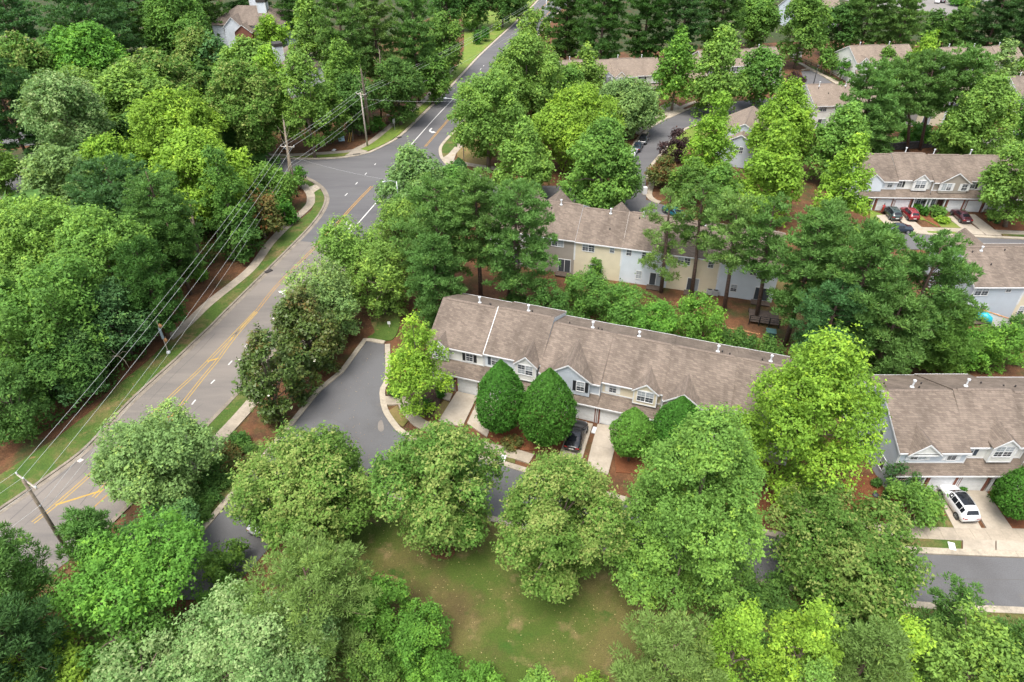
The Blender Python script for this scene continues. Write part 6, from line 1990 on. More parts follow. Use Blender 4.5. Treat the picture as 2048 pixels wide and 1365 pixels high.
plant('egg', (1306, 786, 1408, 912), 0.9, 'E', 'egg-shaped evergreen half behind the billowing mid-green tree', 'egg_evergreen', group=GE)
plant('egg', (2006, 920, 2100, 1036), 0.9, 'E', 'egg-shaped evergreen cut by the picture edge beyond the stained driveway', 'egg_evergreen', group=GE)
for b, lab in (((470, 640, 602, 866), 'dark magnolia nearest the pale sidewalk slabs'), ((556, 688, 640, 800), 'low dark magnolia pressed against the court kerb'), ((534, 575, 690, 745), 'broad dark magnolia behind the two others by the dashed lane')):
    rt, of_, r_, c_ = plant('magnolia', b, 0.4, 'M', lab, 'magnolia_tree', group='magnolias between road and court')
    fl = MB()
    for k in range(4):
        a_, t_ = random.uniform(0, 6.28), random.uniform(-0.5, 0.7)
        w_ = float(profile('oval', np.array(t_))) * r_ * 1.02
        p_ = of_ + Vector((w_ * math.cos(a_), w_ * math.sin(a_), t_ * c_))
        for q in range(6):
            e_ = p_ + Vector((0.10 * math.cos(q * 1.05), 0.10 * math.sin(q * 1.05), 0.05))
            s_ = Vector((-math.sin(q * 1.05), math.cos(q * 1.05), 0)) * 0.06
            fl.add([tuple(p_), tuple(e_ - s_), tuple(e_ + Vector((0, 0, 0.04))), tuple(e_ + s_)], [(0, 1, 2, 3)])
    fl.build('blossoms', plain('magnolia_petal', (0.75, 0.72, 0.62), 0.5), rt)
plant('round', (185, 806, 432, 1020), 1.2, 'S', 'loose pale-green elm leaning over the main road beside the shrub bed', 'elm_tree', tipfrac=0.12)

# nearest corner
plant('pine', (-90, 1018, 98, 1330), 2.0, 'P', 'dark pine in the picture corner hiding the foot of the utility pole', 'pine_tree', group=G_PN)
plant('pine', (132, 1014, 250, 1180), 1.0, 'P', 'spiky young pine right beside the utility pole', 'pine_tree', group=G_PN)
plant('round', (228, 1005, 402, 1130), 0.8, 'T', 'blue-green bushy tree behind the bright ash', 'bushy_tree')
rt, of_, r_, c_ = plant('vase', (128, 1070, 412, 1205), 5.5, 'V', 'bright green ash with bare grey branches showing under its canopy', 'ash_tree', sparse=0.45)
tw = MB()
for k in range(30):
    a_ = k * 2.4
    e_ = of_ + Vector((0.8 * r_ * math.cos(a_) * random.uniform(0.4, 1), 0.8 * r_ * math.sin(a_) * random.uniform(0.4, 1), random.uniform(-0.1, 0.5) * c_))
    s_ = of_ + Vector((random.uniform(-.4, .4), random.uniform(-.4, .4), -c_ * 1.1))
    m_ = s_.lerp(e_, 0.5) + Vector((random.uniform(-.3, .3), random.uniform(-.3, .3), -0.5))
    tw.tube([s_, m_, e_], [0.075, 0.045, 0.015], 4, cap=False)
tw.build('branches', M_TWIG, rt)
plant('round', (-60, 1262, 178, 1460), 2.0, 'Y', 'yellow-green sapling crown in the lowest corner by dark pines', 'maple_tree')
plant('silver', (330, 1170, 665, 1460), 3.0, 'S', 'big silver-leaved maple with pale leaf undersides at the lower edge', 'silver_maple', tipfrac=0.65)
plant('round', (140, 1196, 350, 1350), 2.0, 'G', 'mid-green tree between the ash and the silver maple', 'broadleaf_tree', sparse=0.4)
plant('silver', (170, 1275, 400, 1450), 2.0, 'S', 'smaller silver-leaved tree next to the lowest corner', 'silver_maple', tipfrac=0.45)
plant('pine', (488, 1072, 765, 1330), 2.5, 'Q', 'pale yellowish pine at the edge of the field beside the silver maple', 'pine_tree', group=G_PN)
plant('pine', (-60, 1200, 130, 1420), 1.5, 'D', 'very dark pine low at the picture edge under the corner pine', 'pine_tree', group=G_PN)
plant('bush', (395, 1075, 500, 1170), 0.0, 'G', 'scrubby bush closing off the lower end of the court arm', 'bush', 'shrub', group=G_HD)
plant('bush', (385, 1150, 520, 1260), 0.0, 'V', 'bright scrub between the ash and the pale pine', 'bush', 'shrub', group=G_HD)
for b, c_, lab in (((688, 1146, 830, 1290), 'V', 'vine-smothered bright thicket mound nearest the dry brush'), ((755, 1200, 908, 1345), 'V', 'vine-covered mound bulging into the field'), ((690, 1270, 800, 1400), 'G', 'dull green thicket mound beside the silver maple'), ((790, 1300, 930, 1420), 'V', 'leafy thicket mound at the lower picture edge by the field'), ((905, 1320, 1010, 1410), 'V', 'low leafy tongue of thicket running into the field'),
                   ((1030, 1338, 1130, 1430), 'L', 'small leafy crown just peeping in at the lower edge'), ((1140, 1345, 1240, 1430), 'Y', 'small yellow crown just peeping in near the pale pine')):
    plant('bush', b, 0.0, c_, lab, 'thicket_shrub', 'shrub', group='thicket at the edge of the field')
plant('pine', (1212, 1228, 1455, 1470), 1.5, 'Q', 'rounded soft pine at the lower edge of the field', 'pine_tree', group=G_PN)
plant('oval', (1405, 1172, 1545, 1400), 2.5, 'Y', 'bright yellow-green young tree next to the rounded soft pine', 'maple_tree')
plant('oval', (1530, 1182, 1690, 1400), 2.5, 'Y', 'second bright yellow-green young tree before the dark undergrowth', 'maple_tree')
plant('pine', (1650, 1236, 1800, 1430), 2.0, 'Q', 'feathery pine between bright young trees at the lower edge', 'pine_tree', group=G_PN)
plant('oval', (1730, 1216, 1860, 1400), 2.0, 'Y', 'narrow yellow-green tree by the street kerb at the lower edge', 'maple_tree')
plant('round', (1845, 1222, 2040, 1420), 2.0, 'L', 'wide green crown at the lower edge under the open street', 'broadleaf_tree')
plant('pine', (1985, 1210, 2140, 1420), 2.0, 'P', 'dark pine in the lower corner of the picture below the street', 'pine_tree', group=G_PN)
plant('oval', (1560, 1290, 1680, 1470), 2.0, 'L', 'green crown at the lower edge between two yellow ones', 'broadleaf_tree')
plant('oval', (1400, 1320, 1500, 1470), 2.0, 'Y', 'small yellow crown at the foot of the young trees', 'maple_tree')
plant('bush', (1480, 1140, 1600, 1230), 0.0, 'K', 'dark undergrowth bush below the round olive-tipped tree', 'bush', 'shrub', group=G_HD)
plant('bush', (1590, 1160, 1720, 1250), 0.0, 'K', 'dark undergrowth bush nearest the shaded street', 'bush', 'shrub', group=G_HD)
plant('pine', (1855, 1160, 1950, 1280), 1.0, 'P', 'thin wispy pine top standing out against the street', 'pine_tree', group=G_PN, sparse=0.8)

# before the pale blue row
plant('round', (1770, 950, 1892, 1048), 1.2, 'G', 'small spreading crape myrtle over the straw next to the white car', 'crape_myrtle', sparse=0.2)
plant('vase', (1760, 918, 1832, 992), 0.5, 'D', 'dark spiky yucca-like shrub at the pale blue house corner', 'spiky_shrub', 'shrub')
for b, c_, lab in (((1908, 962, 1934, 984), 'E', 'round clipped bush at the nose of the white car'), ((1980, 950, 2014, 976), 'E', 'clipped bush nearest the porch with the bicycle'), ((1980, 974, 2012, 1006), 'E', 'round clipped bush in the middle of the straw bed'), ((2008, 1016, 2030, 1034), 'K', 'small loose bush low in the straw bed'),
                   ((1742, 956, 1764, 976), 'K', 'little dark bush at the corner of the pale blue wall'), ((1764, 982, 1780, 1000), 'K', 'little dark bush beside the low round cover')):
    plant('bush', b, 0.0, c_, lab, 'clipped_bush', 'shrub', group='small bushes before the pale blue row')
for b, lab in (((775, 762, 808, 796), 'feathery low shrub at the kerb of the dark bed'), ((812, 796, 866, 826), 'broad-leaved low plant under the lime maple'), ((870, 766, 894, 800), 'dark shrub beside the front path slab'), ((1000, 868, 1048, 902), 'reddish low shrub under the egg-shaped evergreens')):
    plant('bush', b, 0.0, 'O' if 'reddish' in lab else 'E', lab, 'low_shrub', 'shrub', group=G_HD)
plant('bush', (1286, 860, 1330, 920), 0.0, 'K', 'dark straggly shrub between the smallest egg tree and its neighbour', 'low_shrub', 'shrub', group=G_HD)
# shrub bed by the main road
for i, (x, y, r_) in enumerate(((478, 880, 26), (455, 905, 30), (430, 930, 32), (468, 925, 28), (408, 962, 30), (442, 960, 28), (385, 995, 30), (420, 995, 28), (368, 1025, 28), (400, 1030, 26), (495, 895, 20), (345, 1000, 26))):
    words = ('nearest the magnolia', 'at the sidewalk slabs', 'halfway along the sidewalk edge', 'on the straw side of the middle', 'deep under the elm boughs', 'in the middle of the bed', 'beside the elm trunk', 'on the straw edge under the elm', 'at the shaded end', 'at the lower straw corner', 'at the upper straw corner', 'hidden between elm and road')[i]
    plant('bush', (x - r_, y - r_ * 0.72, x + r_, y + r_ * 0.72), 0.0, 'O' if i in (1, 3) else 'K', 'low spreading juniper-like shrub ' + words, 'bed_shrub', 'shrub', group='shrub bed between road and court')

# strip of trees along the main road behind the end of the front row
for k_, b, zb, c_, lab, sp in (('round', (572, 505, 712, 690), 1.0, 'S', 'pale olive tree overhanging the lane above the magnolias', 0.2), ('round', (628, 432, 775, 600), 1.0, 'L', 'fresh green tree beside the white turn arrow', 0.1), ('round', (590, 560, 720, 690), 0.5, 'S', 'lower grey-green tree between the magnolia and the straw bank', 0.2), ('round', (690, 470, 830, 640), 1.0, 'L', 'fresh green tree in the middle of the roadside belt', 0.1),
                            ('oval', (755, 296, 905, 440), 2.5, 'S', 'tall pale tree standing at the mouth of the entrance street', 0.1), ('round', (730, 395, 860, 540), 1.0, 'L', 'bright rounded tree on the belt below the junction', 0.0), ('round', (860, 330, 960, 430), 1.5, 'G', 'shaded tree next to the cypress at the entrance corner', 0.0)):
    plant(k_, b, zb, c_, lab, 'roadside_tree', group='belt of trees between the main road and the rows', sparse=sp)
plant('pine', (790, 360, 960, 560), 4.0, 'P', 'broad pine in the belt with soft drooping boughs', 'pine_tree', group=G_PN)
plant('pine', (805, 470, 935, 650), 1.0, 'P', 'low-skirted pine at the corner of the front row roof', 'pine_tree', group=G_PN)
plant('pine', (895, 345, 1010, 530), 6.9, 'P', 'tall pine whose bare trunk shows beside the darker twin trunk', 'pine_tree', group=G_PN, base=(962, 600))
plant('pine', (955, 368, 1118, 580), 3.4, 'P', 'tall tufted pine before the grey back wall', 'pine_tree', group=G_PN, base=(1017, 603))
plant('egg', (902, 316, 934, 350), 0.3, 'D', 'small dark cypress cone at the entrance street corner', 'cypress')
# strip between front and back rows
for b, c_, lab in (((1120, 540, 1230, 640), 'G', 'leafy bush below the grey back wall'), ((1050, 560, 1150, 650), 'K', 'dark bush at the foot of the tufted pine'), ((1190, 565, 1300, 660), 'G', 'mid-green bush behind the ridge of the front row'), ((1260, 600, 1370, 700), 'V', 'bright lime bush near the red straw clearing'), ((1340, 585, 1452, 705), 'V', 'largest bright lime bush behind the front row'),
                   ((1430, 650, 1520, 715), 'K', 'dark low bush below the orange rail fence'), ((1500, 670, 1590, 735), 'K', 'dark low bush beside the green utility box'), ((1080, 610, 1180, 670), 'K', 'shaded bush right behind the stepped ridge'), ((1260, 515, 1300, 560), 'G', 'small bush against the cream back wall'), ((1205, 520, 1240, 550), 'Q', 'sparse climber beside the dark sliding door'),
                   ((1170, 515, 1210, 560), 'G', 'ragged bush beneath the double back window'), ((1600, 690, 1720, 760), 'K', 'dark bush between the yellow-green maple and the big pines'), ((980, 590, 1070, 640), 'K', 'dark bush between the two tall pine trunks'), ((1240, 640, 1330, 700), 'G', 'plain green bush touching the roof edge')):
    plant('bush', b, 0.0, c_, lab, 'strip_bush', 'shrub', group='bushes between the front and back rows')
for b, c_, lab in (((1870, 650, 1980, 745), 'V', 'bright bush behind the ridge of the pale blue row'), ((1940, 640, 2060, 750), 'V', 'largest bright bush under the patio'), ((1830, 690, 1920, 750), 'L', 'yellowish bush below the big pines'), ((2010, 625, 2100, 700), 'K', 'dark bush at the cream wall by the patio')):
    plant('bush', b, 0.0, c_, lab, 'strip_bush', 'shrub', group='bushes behind the pale blue row')
# pines before the back row
plant('pine', (1268, 378, 1392, 560), 3.2, 'Q', 'thin yellowish pine with flat layered boughs before the back row', 'pine_tree', group=G_PN, sparse=0.9, base=(1322, 585))
plant('pine', (1345, 362, 1450, 500), 8.1, 'P', 'thin pine whose trunk crosses the cream back wall', 'pine_tree', group=G_PN, sparse=0.75, base=(1383, 592))
plant('pine', (1405, 385, 1525, 540), 7.6, 'Q', 'yellowish pine with clustered tufts beside the white back wall', 'pine_tree', group=G_PN, sparse=0.5, base=(1448, 622))
plant('pine', (1478, 395, 1585, 560), 7.3, 'P', 'pine before the last sliding door of the back row', 'pine_tree', group=G_PN, sparse=0.5, base=(1513, 636))
for b, zb, c_, lab in (((1545, 425, 1690, 640), 5.0, 'P', 'big pine of the dense group nearest the thin pines'), ((1640, 455, 1800, 700), 5.0, 'P', 'big pine in the heart of the dense group'), ((1755, 470, 1935, 700), 4.0, 'P', 'big pine spreading over the tan roof of the patio row'), ((1590, 560, 1730, 740), 3.0, 'T', 'blue-green pine low on the near side of the dense group'),
                       ((1700, 575, 1860, 760), 2.0, 'P', 'drooping pine on the near side by the bright bushes'), ((1820, 590, 1950, 740), 1.5, 'G', 'soft pine sagging towards the patio fence'), ((1595, 405, 1700, 560), 6.0, 'P', 'darker pine behind the heart of the dense group'), ((1690, 452, 1800, 600), 6.0, 'P', 'pine behind the dense group touching the far lawn')):
    plant('pine', b, zb, c_, lab, 'pine_tree', group=G_PN)

# entrance streets
for k_, b, zb, c_, lab in (('oval', (984, 243, 1116, 398), 1.2, 'L', 'pyramid-shaped tree with straw-coloured tips beyond the corner lawn'), ('oval', (1118, 243, 1292, 425), 1.2, 'G', 'largest dense oval tree between the entrance street and the parked cars'), ('round', (1062, 178, 1250, 330), 2.0, 'Y', 'yellow-green spreading tree behind the pyramid tree'), ('round', (900, 145, 1050, 320), 3.0, 'L', 'leaning rounded tree hanging over the main road lanes'),
                           ('round', (970, 74, 1135, 250), 3.0, 'L', 'broad puffy tree above the leaning one'), ('round', (1030, 20, 1100, 100), 2.5, 'L', 'small bright tree squeezed against the main road far away'), ('round', (1085, 130, 1180, 240), 2.0, 'G', 'shaded green tree behind the broad puffy one'), ('oval', (1130, 98, 1216, 190), 2.0, 'L', 'slim tree before the dormered row'), ('round', (1180, 160, 1325, 262), 1.5, 'S', 'greyish spreading tree at the parked off-road car'),
                           ('oval', (1308, 68, 1402, 205), 1.8, 'V', 'vivid green tree on bare red straw at the street bend'), ('oval', (1380, 64, 1495, 220), 1.5, 'L', 'tall feathery tree right of the vivid one'.replace('right of', 'next to')), ('round', (1470, 90, 1568, 215), 1.5, 'G', 'darker dense tree at the corner of the branch street'), ('oval', (1372, 183, 1482, 380), 1.0, 'Y', 'tall pointed yellow-green pear tree beside the dark plum'),
                           ('oval', (1502, 168, 1636, 335), 1.5, 'Y', 'bright oval pear tree before the two-gabled house'), ('oval', (1468, 250, 1618, 440), 1.0, 'Y', 'speckled yellow pear tree lowest of the pear group'), ('oval', (1612, 215, 1752, 360), 1.2, 'L', 'lime pear tree behind the speckled one'), ('oval', (1636, 275, 1750, 460), 1.0, 'Y', 'yellow-green pear tree by the garages with parked cars'), ('round', (1400, 330, 1500, 430), 1.0, 'G', 'shaded tree under the pointed pear tree'),
                           ('round', (1330, 320, 1420, 400), 1.0, 'G', 'small green tree on red straw beside the short walk')):
    plant(k_, b, zb, c_, lab, 'street_tree', group=G_ST)
plant('bush', (1318, 256, 1384, 322), 0.3, 'R', 'dark purple plum tree beside the curving street', 'plum_tree', 'tree')
plant('bush', (1572, 146, 1614, 174), 0.1, 'R', 'small purple-leaved shrub by the branch street kerb', 'plum_shrub', 'shrub')
plant('bush', (1288, 312, 1362, 372), 0.6, 'O', 'russet-tipped shrub above the short curving walk', 'russet_shrub', 'shrub')
for b, lab in (((1003, 295, 1014, 306), 'yellow clipped ball bush uppermost in the corner bed'), ((968, 300, 978, 312), 'yellow clipped ball bush lowest on the corner lawn'), ((979, 299, 990, 310), 'clipped ball bush in the middle of the corner bed')):
    plant('bush', b, 0.0, 'Y', lab, 'ball_bush', 'shrub', group='yellow ball bushes at the corner lawn')
for b, lab, c_ in (((1636, 98, 1672, 136), 'rounded little tree farthest along the white end wall', 'G'), ((1655, 110, 1680, 146), 'narrow little tree in the middle of the three', 'G'), ((1672, 116, 1703, 152), 'rounded little tree nearest the wall corner', 'E')):
    plant('round', b, 1.6, c_, lab, 'ornamental_tree', group='little trees at the white end wall')
plant('oval', (1738, 98, 1800, 150), 1.0, 'G', 'green upright tree before the dormers of the white-ended row', 'ornamental_tree')
for b, c_, lab in (((1690, 452, 1750, 490), 'L', 'hedge-like bush hiding the lower end of the side drives'), ((1822, 408, 1846, 424), 'E', 'clipped bush at the porch by the red car'), ((1840, 414, 1858, 432), 'E', 'round dark bush between porch and straw'), ((1858, 412, 1896, 436), 'G', 'wide straggly shrub before the taupe front'), ((1872, 434, 1900, 446), 'Y', 'low yellow shrub at the lawn corner'), ((1920, 420, 1934, 432), 'E', 'small round bush between two white garage doors'),
                   ((1974, 420, 2000, 436), 'D', 'dark clipped bush under the big street tree'), ((1994, 424, 2022, 440), 'D', 'dark bush beside the trunk of the big street tree'), ((1976, 434, 1986, 442), 'D', 'tiny ball bush on the straw slope'), ((1990, 436, 2000, 448), 'D', 'second tiny ball bush on the straw slope')):
    plant('bush', b, 0.0, c_, lab, 'garden_bush', 'shrub', group='garden bushes before the garages with parked cars')
plant('round', (1966, 284, 2110, 440), 2.2, 'L', 'big street tree before the garages at the picture edge', 'street_tree', group=G_ST, base=(2010, 454))
# upper pines and neighbours
for b, zb, c_, lab, bs in (((1672, 130, 1800, 285), 5.0, 'P', 'dark pine against the tan back-row roof', None), ((1740, 118, 1850, 250), 6.3, 'P', 'leaning pine of the tall trunk group above the retaining wall', (1815, 304)), ((1800, 108, 1905, 225), 8.0, 'P', 'tallest pine of the trunk group above the retaining wall', (1840, 300)), ((1860, 100, 1985, 225), 8.0, 'P', 'wide pine of the trunk group with three bare stems', (1868, 300)), ((1700, 215, 1800, 320), 3.0, 'P', 'shadowy pine low beside the retaining wall', None)):
    plant('pine', b, zb, c_, lab, 'pine_tree', group=G_PN, base=bs)
for k_, b, zb, c_, lab in (('oval', (1802, 72, 1884, 180), 1.5, 'Y', 'lemon-green tree in front of the far half-hidden row'), ('round', (1780, 130, 1830, 190), 1.5, 'Y', 'low lemon-green crown beside the larger lemon tree'), ('oval', (1962, 86, 2034, 200), 1.5, 'S', 'silvery green tree before the far row ridge'), ('oval', (1890, 158, 2038, 330), 1.2, 'L', 'large fresh tree beside the retaining wall'), ('round', (2020, 106, 2090, 190), 1.5, 'G', 'dense green tree at the picture edge above the grey roof'), ('round', (1870, 230, 1960, 320), 1.0, 'G', 'lower green tree against the end of the retaining wall'), ('round', (2020, 175, 2120, 290), 1.0, 'G', 'dense tree at the picture edge below the grey roof')):
    plant(k_, b, zb, c_, lab, 'garden_tree', group=G_ST)
plant('bush', (1800, 258, 1880, 276), 0.0, 'E', 'low clipped hedge along the top of the retaining wall', 'hedge', 'hedge')
# band along the top
for k_, b, zb, c_, lab in (('pine', (1088, -60, 1180, 120), 3.0, 'K', 'tall dark pine next to the far grey utility pole'), ('pine', (1150, -50, 1262, 130), 3.0, 'K', 'dark pine before the ridge of the dormered row'), ('pine', (1245, -50, 1345, 110), 3.0, 'K', 'dark pine above the middle of the dormered row'), ('pine', (1320, -40, 1420, 115), 3.0, 'D', 'dark pine above the vivid street tree'), ('pine', (1400, -40, 1490, 100), 3.0, 'K', 'dark pine behind the tall feathery tree'), ('round', (1465, -30, 1560, 100), 2.0, 'G', 'deep green tree beside the white gabled house'),
                       ('oval', (1562, -40, 1664, 110), 3.0, 'G', 'broad dark-green tree standing before the white gabled house'), ('round', (1640, 10, 1722, 100), 2.0, 'K', 'dark tree behind the broad white end wall'), ('pine', (1690, -40, 1790, 92), 3.0, 'P', 'pine above the white-ended row'), ('pine', (1770, -10, 1850, 95), 3.0, 'P', 'pine between the car park and the white-ended row'), ('round', (1835, 18, 1900, 98), 2.0, 'K', 'dark tree just below the far car park'), ('pine', (1880, 20, 1950, 98), 2.0, 'P', 'pine below the yellow patch of the far car park'),
                       ('pine', (1945, -40, 2050, 98), 3.0, 'D', 'big dark pine in the upper corner of the picture'), ('pine', (2020, -30, 2120, 110), 3.0, 'D', 'outermost dark pine in the upper corner'), ('oval', (1930, -30, 1965, 30), 1.5, 'L', 'small light tree at the edge of the far car park'), ('round', (1700, -40, 1760, 30), 2.0, 'G', 'green tree at the near edge of the far car park'), ('bush', (1900, -8, 1945, 12), 0.0, 'E', 'long hedge behind the far parked cars'),
                       ('round', (855, -30, 930, 50), 2.0, 'K', 'dark tree behind the meadow by the wood'), ('round', (915, -40, 990, 42), 2.5, 'K', 'dark spreading tree over the middle of the meadow edge'), ('round', (970, -40, 1040, 40), 2.5, 'K', 'dark spreading tree behind the meadow path'), ('round', (1010, -30, 1066, 36), 2.5, 'K', 'dark tree nearest the far bend of the main road'), ('bush', (944, 62, 966, 88), 0.0, 'E', 'rounded shrub in the meadow, lower of the pair'), ('bush', (960, 52, 982, 84), 0.0, 'E', 'rounded shrub in the meadow, larger of the pair'), ('bush', (984, 44, 1004, 60), 0.0, 'Y', 'wispy yellow shrub in the meadow near the kerb'), ('bush', (920, 20, 960, 60), 0.3, 'G', 'bushy small tree on the meadow edge of the wood')):
    plant(k_, b, zb, c_, lab, 'pine_tree' if k_ == 'pine' else 'far_tree' if k_ != 'bush' else 'far_shrub', 'tree' if k_ != 'bush' else 'shrub', group=G_TP)

# the wood beside the main road, from the far end downward
for k_, b, zb, c_, lab in (
        ('pine', (778, -20, 880, 185), 4.0, 'P', 'tall pine of the wood nearest the meadow'), ('round', (838, -10, 936, 180), 2.0, 'G', 'full green tree closing the wood against the meadow'), ('pine', (700, -30, 800, 175), 6.0, 'Q', 'yellowish pine in the line above the pale utility pole'), ('pine', (630, -20, 740, 190), 6.0, 'P', 'pine in the line next to the yellowish one'), ('oval', (575, -10, 670, 160), 2.5, 'L', 'light green tree before the apartment wing'),
        ('round', (660, 150, 760, 260), 1.5, 'K', 'dark understory tree behind the pale utility pole'), ('round', (740, 120, 850, 240), 1.5, 'K', 'dark understory tree above the north verge'), ('round', (600, 165, 700, 280), 1.5, 'G', 'green understory tree behind the blue sign board'), ('oval', (640, 90, 740, 240), 2.0, 'G', 'ivy-dark tree between the two pine lines'), ('round', (820, 110, 905, 200), 1.0, 'G', 'low bushy tree at the straw edge under the wires'), ('bush', (735, 232, 772, 262), 0.2, 'E', 'single rounded bush in the straw by the pale pole'),
        ('oval', (556, 100, 662, 300), 3.0, 'L', 'tall light tree with a forked grey trunk above the junction pole'), ('oval', (495, 105, 600, 270), 3.0, 'Y', 'yellow-topped tree before the apartment wing'), ('round', (408, 132, 570, 300), 3.0, 'F', 'cream-tipped crown left of the forked tree'.replace('left of', 'beside')), ('round', (510, 36, 582, 96), 2.0, 'Y', 'bright round crown beside the two white chimneys'), ('round', (436, 84, 562, 210), 3.0, 'L', 'light crown below the small white gable'),
        ('round', (258, 188, 445, 350), 3.5, 'Y', 'broad golden-green crown in the middle of the wood'), ('round', (305, 262, 505, 440), 3.0, 'Y', 'large golden-green crown nearest the power lines'), ('round', (150, 272, 300, 390), 2.5, 'Y', 'golden-green crown next to the parking lane'), ('silver', (58, 152, 215, 345), 3.0, 'S', 'silvery willow-like crown over the shaded lane'), ('round', (95, 140, 240, 250), 3.0, 'L', 'light crown behind the silvery willow-like one'), ('round', (190, 132, 340, 265), 3.0, 'L', 'light crown beside the cream-tipped line'),
        ('round', (228, 108, 395, 215), 3.5, 'F', 'cream-tipped crown in the upper middle of the wood'), ('round', (340, 62, 445, 160), 3.0, 'F', 'cream-tipped crown below the dark block of trees'), ('round', (98, 55, 252, 180), 3.0, 'V', 'vivid green dome standing out in the upper wood'), ('round', (-10, 72, 108, 205), 3.0, 'F', 'olive crown with pale tips at the picture edge'), ('pine', (80, -30, 280, 120), 4.0, 'T', 'wide blue-green pine at the top of the wood'), ('round', (282, -10, 432, 120), 3.0, 'G', 'rounded mid-green crown below the upper edge'),
        ('pine', (200, -40, 320, 90), 4.0, 'K', 'dark pine between the blue-green pine and the rounded crown'), ('round', (380, 70, 470, 175), 2.0, 'T', 'bluish crown at the foot of the hipped apartment roof'), ('pine', (330, -50, 450, 70), 4.0, 'K', 'dark pine behind the hipped apartment roof'), ('pine', (540, -60, 640, 60), 4.0, 'K', 'dark pine beyond the chimneys'), ('pine', (430, -70, 540, 30), 4.0, 'D', 'darkest pine right behind the white chimneys'), ('pine', (-40, -10, 90, 110), 4.0, 'T', 'bluish pine at the upper picture corner'), ('pine', (-60, 125, 80, 300), 5.0, 'D', 'big dark pine over the shaded lane'),
        ('round', (50, 298, 190, 430), 2.0, 'S', 'pale leafy crown beside the white pediment'), ('round', (-60, 275, 35, 400), 1.0, 'L', 'bright branchy tree at the picture edge by the parking lane'), ('pine', (150, 318, 320, 480), 4.0, 'T', 'blue-green pine below the golden crown'), ('pine', (250, 350, 395, 520), 4.0, 'P', 'pine between the blue-green pine and the wires'), ('pine', (300, 430, 400, 560), 3.0, 'K', 'dark pine in the shade above the straw bank'), ('oval', (395, 300, 500, 470), 3.0, 'G', 'thin shaded tree with a bare leaning trunk by the wires'),
        ('round', (480, 330, 600, 420), 0.5, 'G', 'bushy tree screening the side street mouth'), ('round', (470, 385, 570, 480), 0.2, 'O', 'russet-flecked bush on the straw bank under the wires'), ('round', (540, 395, 596, 450), 0.0, 'E', 'dark bush at the bend of the curved sidewalk'), ('round', (430, 430, 530, 520), 0.0, 'K', 'dark bush low on the straw bank'), ('bush', (575, 332, 618, 372), 0.8, 'E', 'leafy low tree leaning over the kerb at the junction'), ('bush', (385, 535, 418, 566), 0.0, 'V', 'small vivid bush alone on the straw bank'),
        ('round', (-40, 395, 190, 600), 3.5, 'L', 'huge billowing oak at the picture edge of the wood'), ('round', (110, 410, 305, 620), 3.5, 'L', 'huge billowing oak next to the straw bank'), ('round', (20, 520, 220, 730), 2.5, 'G', 'broad green crown below the two huge oaks'), ('round', (150, 560, 310, 710), 1.5, 'T', 'shaded bluish crown above the sidewalk end'), ('pine', (235, 480, 360, 660), 2.5, 'K', 'dark pine leaning to the straw bank'), ('round', (-60, 600, 110, 800), 2.0, 'G', 'green crown at the picture edge below the oaks'),
        ('round', (20, 660, 205, 805), 1.5, 'K', 'dark crown overhanging the wide grass verge'), ('round', (-60, 720, 90, 880), 1.0, 'K', 'dark crown low at the picture edge by the verge'), ('round', (90, 640, 232, 770), 1.0, 'D', 'gloomy crown right behind the grey roadside post'), ('round', (90, 725, 205, 815), 0.6, 'T', 'low bluish boughs reaching over the verge'), ('round', (248, 600, 312, 680), 0.6, 'K', 'dark bushy tree at the end of the sidewalk')):
    plant(k_, b, zb, c_, lab, 'pine_tree' if k_ == 'pine' else 'wood_shrub' if k_ == 'bush' else 'wood_tree', 'shrub' if k_ == 'bush' else 'tree', group=G_WD if k_ != 'pine' else 'pines of the wood beside the main road')


def bare_trunk(label, base, top, z, r_=0.16, dead=True):
    """bare leaning stem from its foot to a top at height z"""
    b = at(*base)
    t_ = at(*top, z)
    root = empty('bare_tree', (b.x, b.y, 0))
    tag(root, label, 'tree', 'bare stems at the edge of the wood')
    d = t_ - b
    tr = MB().tube([Vector((0, 0, -0.1)), d * 0.45 + Vector((0.15, 0.1, 0)), d], [r_ * 1.2, r_, r_ * 0.45], 8)
    tr.build('trunk', M_BARK if not dead else M_WOOD, root, smooth=True)
    br = MB()
    for k in range(7):
        s_ = d * (0.55 + 0.06 * k)
        a_ = k * 2.4
        br.tube([s_, s_ + Vector((0.6 * math.cos(a_), 0.6 * math.sin(a_), 0.8)), s_ + Vector((1.3 * math.cos(a_), 1.3 * math.sin(a_), 2.0))], [0.06, 0.035, 0.01], 4, cap=False)
    br.build('branches', M_TWIG, root)


bare_trunk('thick brown snag standing right behind the pale utility pole', (738, 268), (722, 140), 17.0, 0.33)
bare_trunk('slender stem beside the pale utility pole over the straw', (706, 281), (694, 150), 12.0, 0.13)
bare_trunk('slender pale stem with two tops above the log heap', (762, 234), (759, 100), 16.0, 0.2, False)
bare_trunk('thick trunk right behind the junction utility pole', (583, 385), (567, 240), 12.0, 0.28)
bare_trunk('short stem near the edge of the straw at the side street', (634, 298), (630, 240), 6.0, 0.2, False)
bare_trunk('leaning stem on the straw bank under the wires', (470, 518), (440, 360), 11.0, 0.2)
bare_trunk('double grey stem low on the straw bank', (398, 525), (378, 400), 9.0, 0.22)

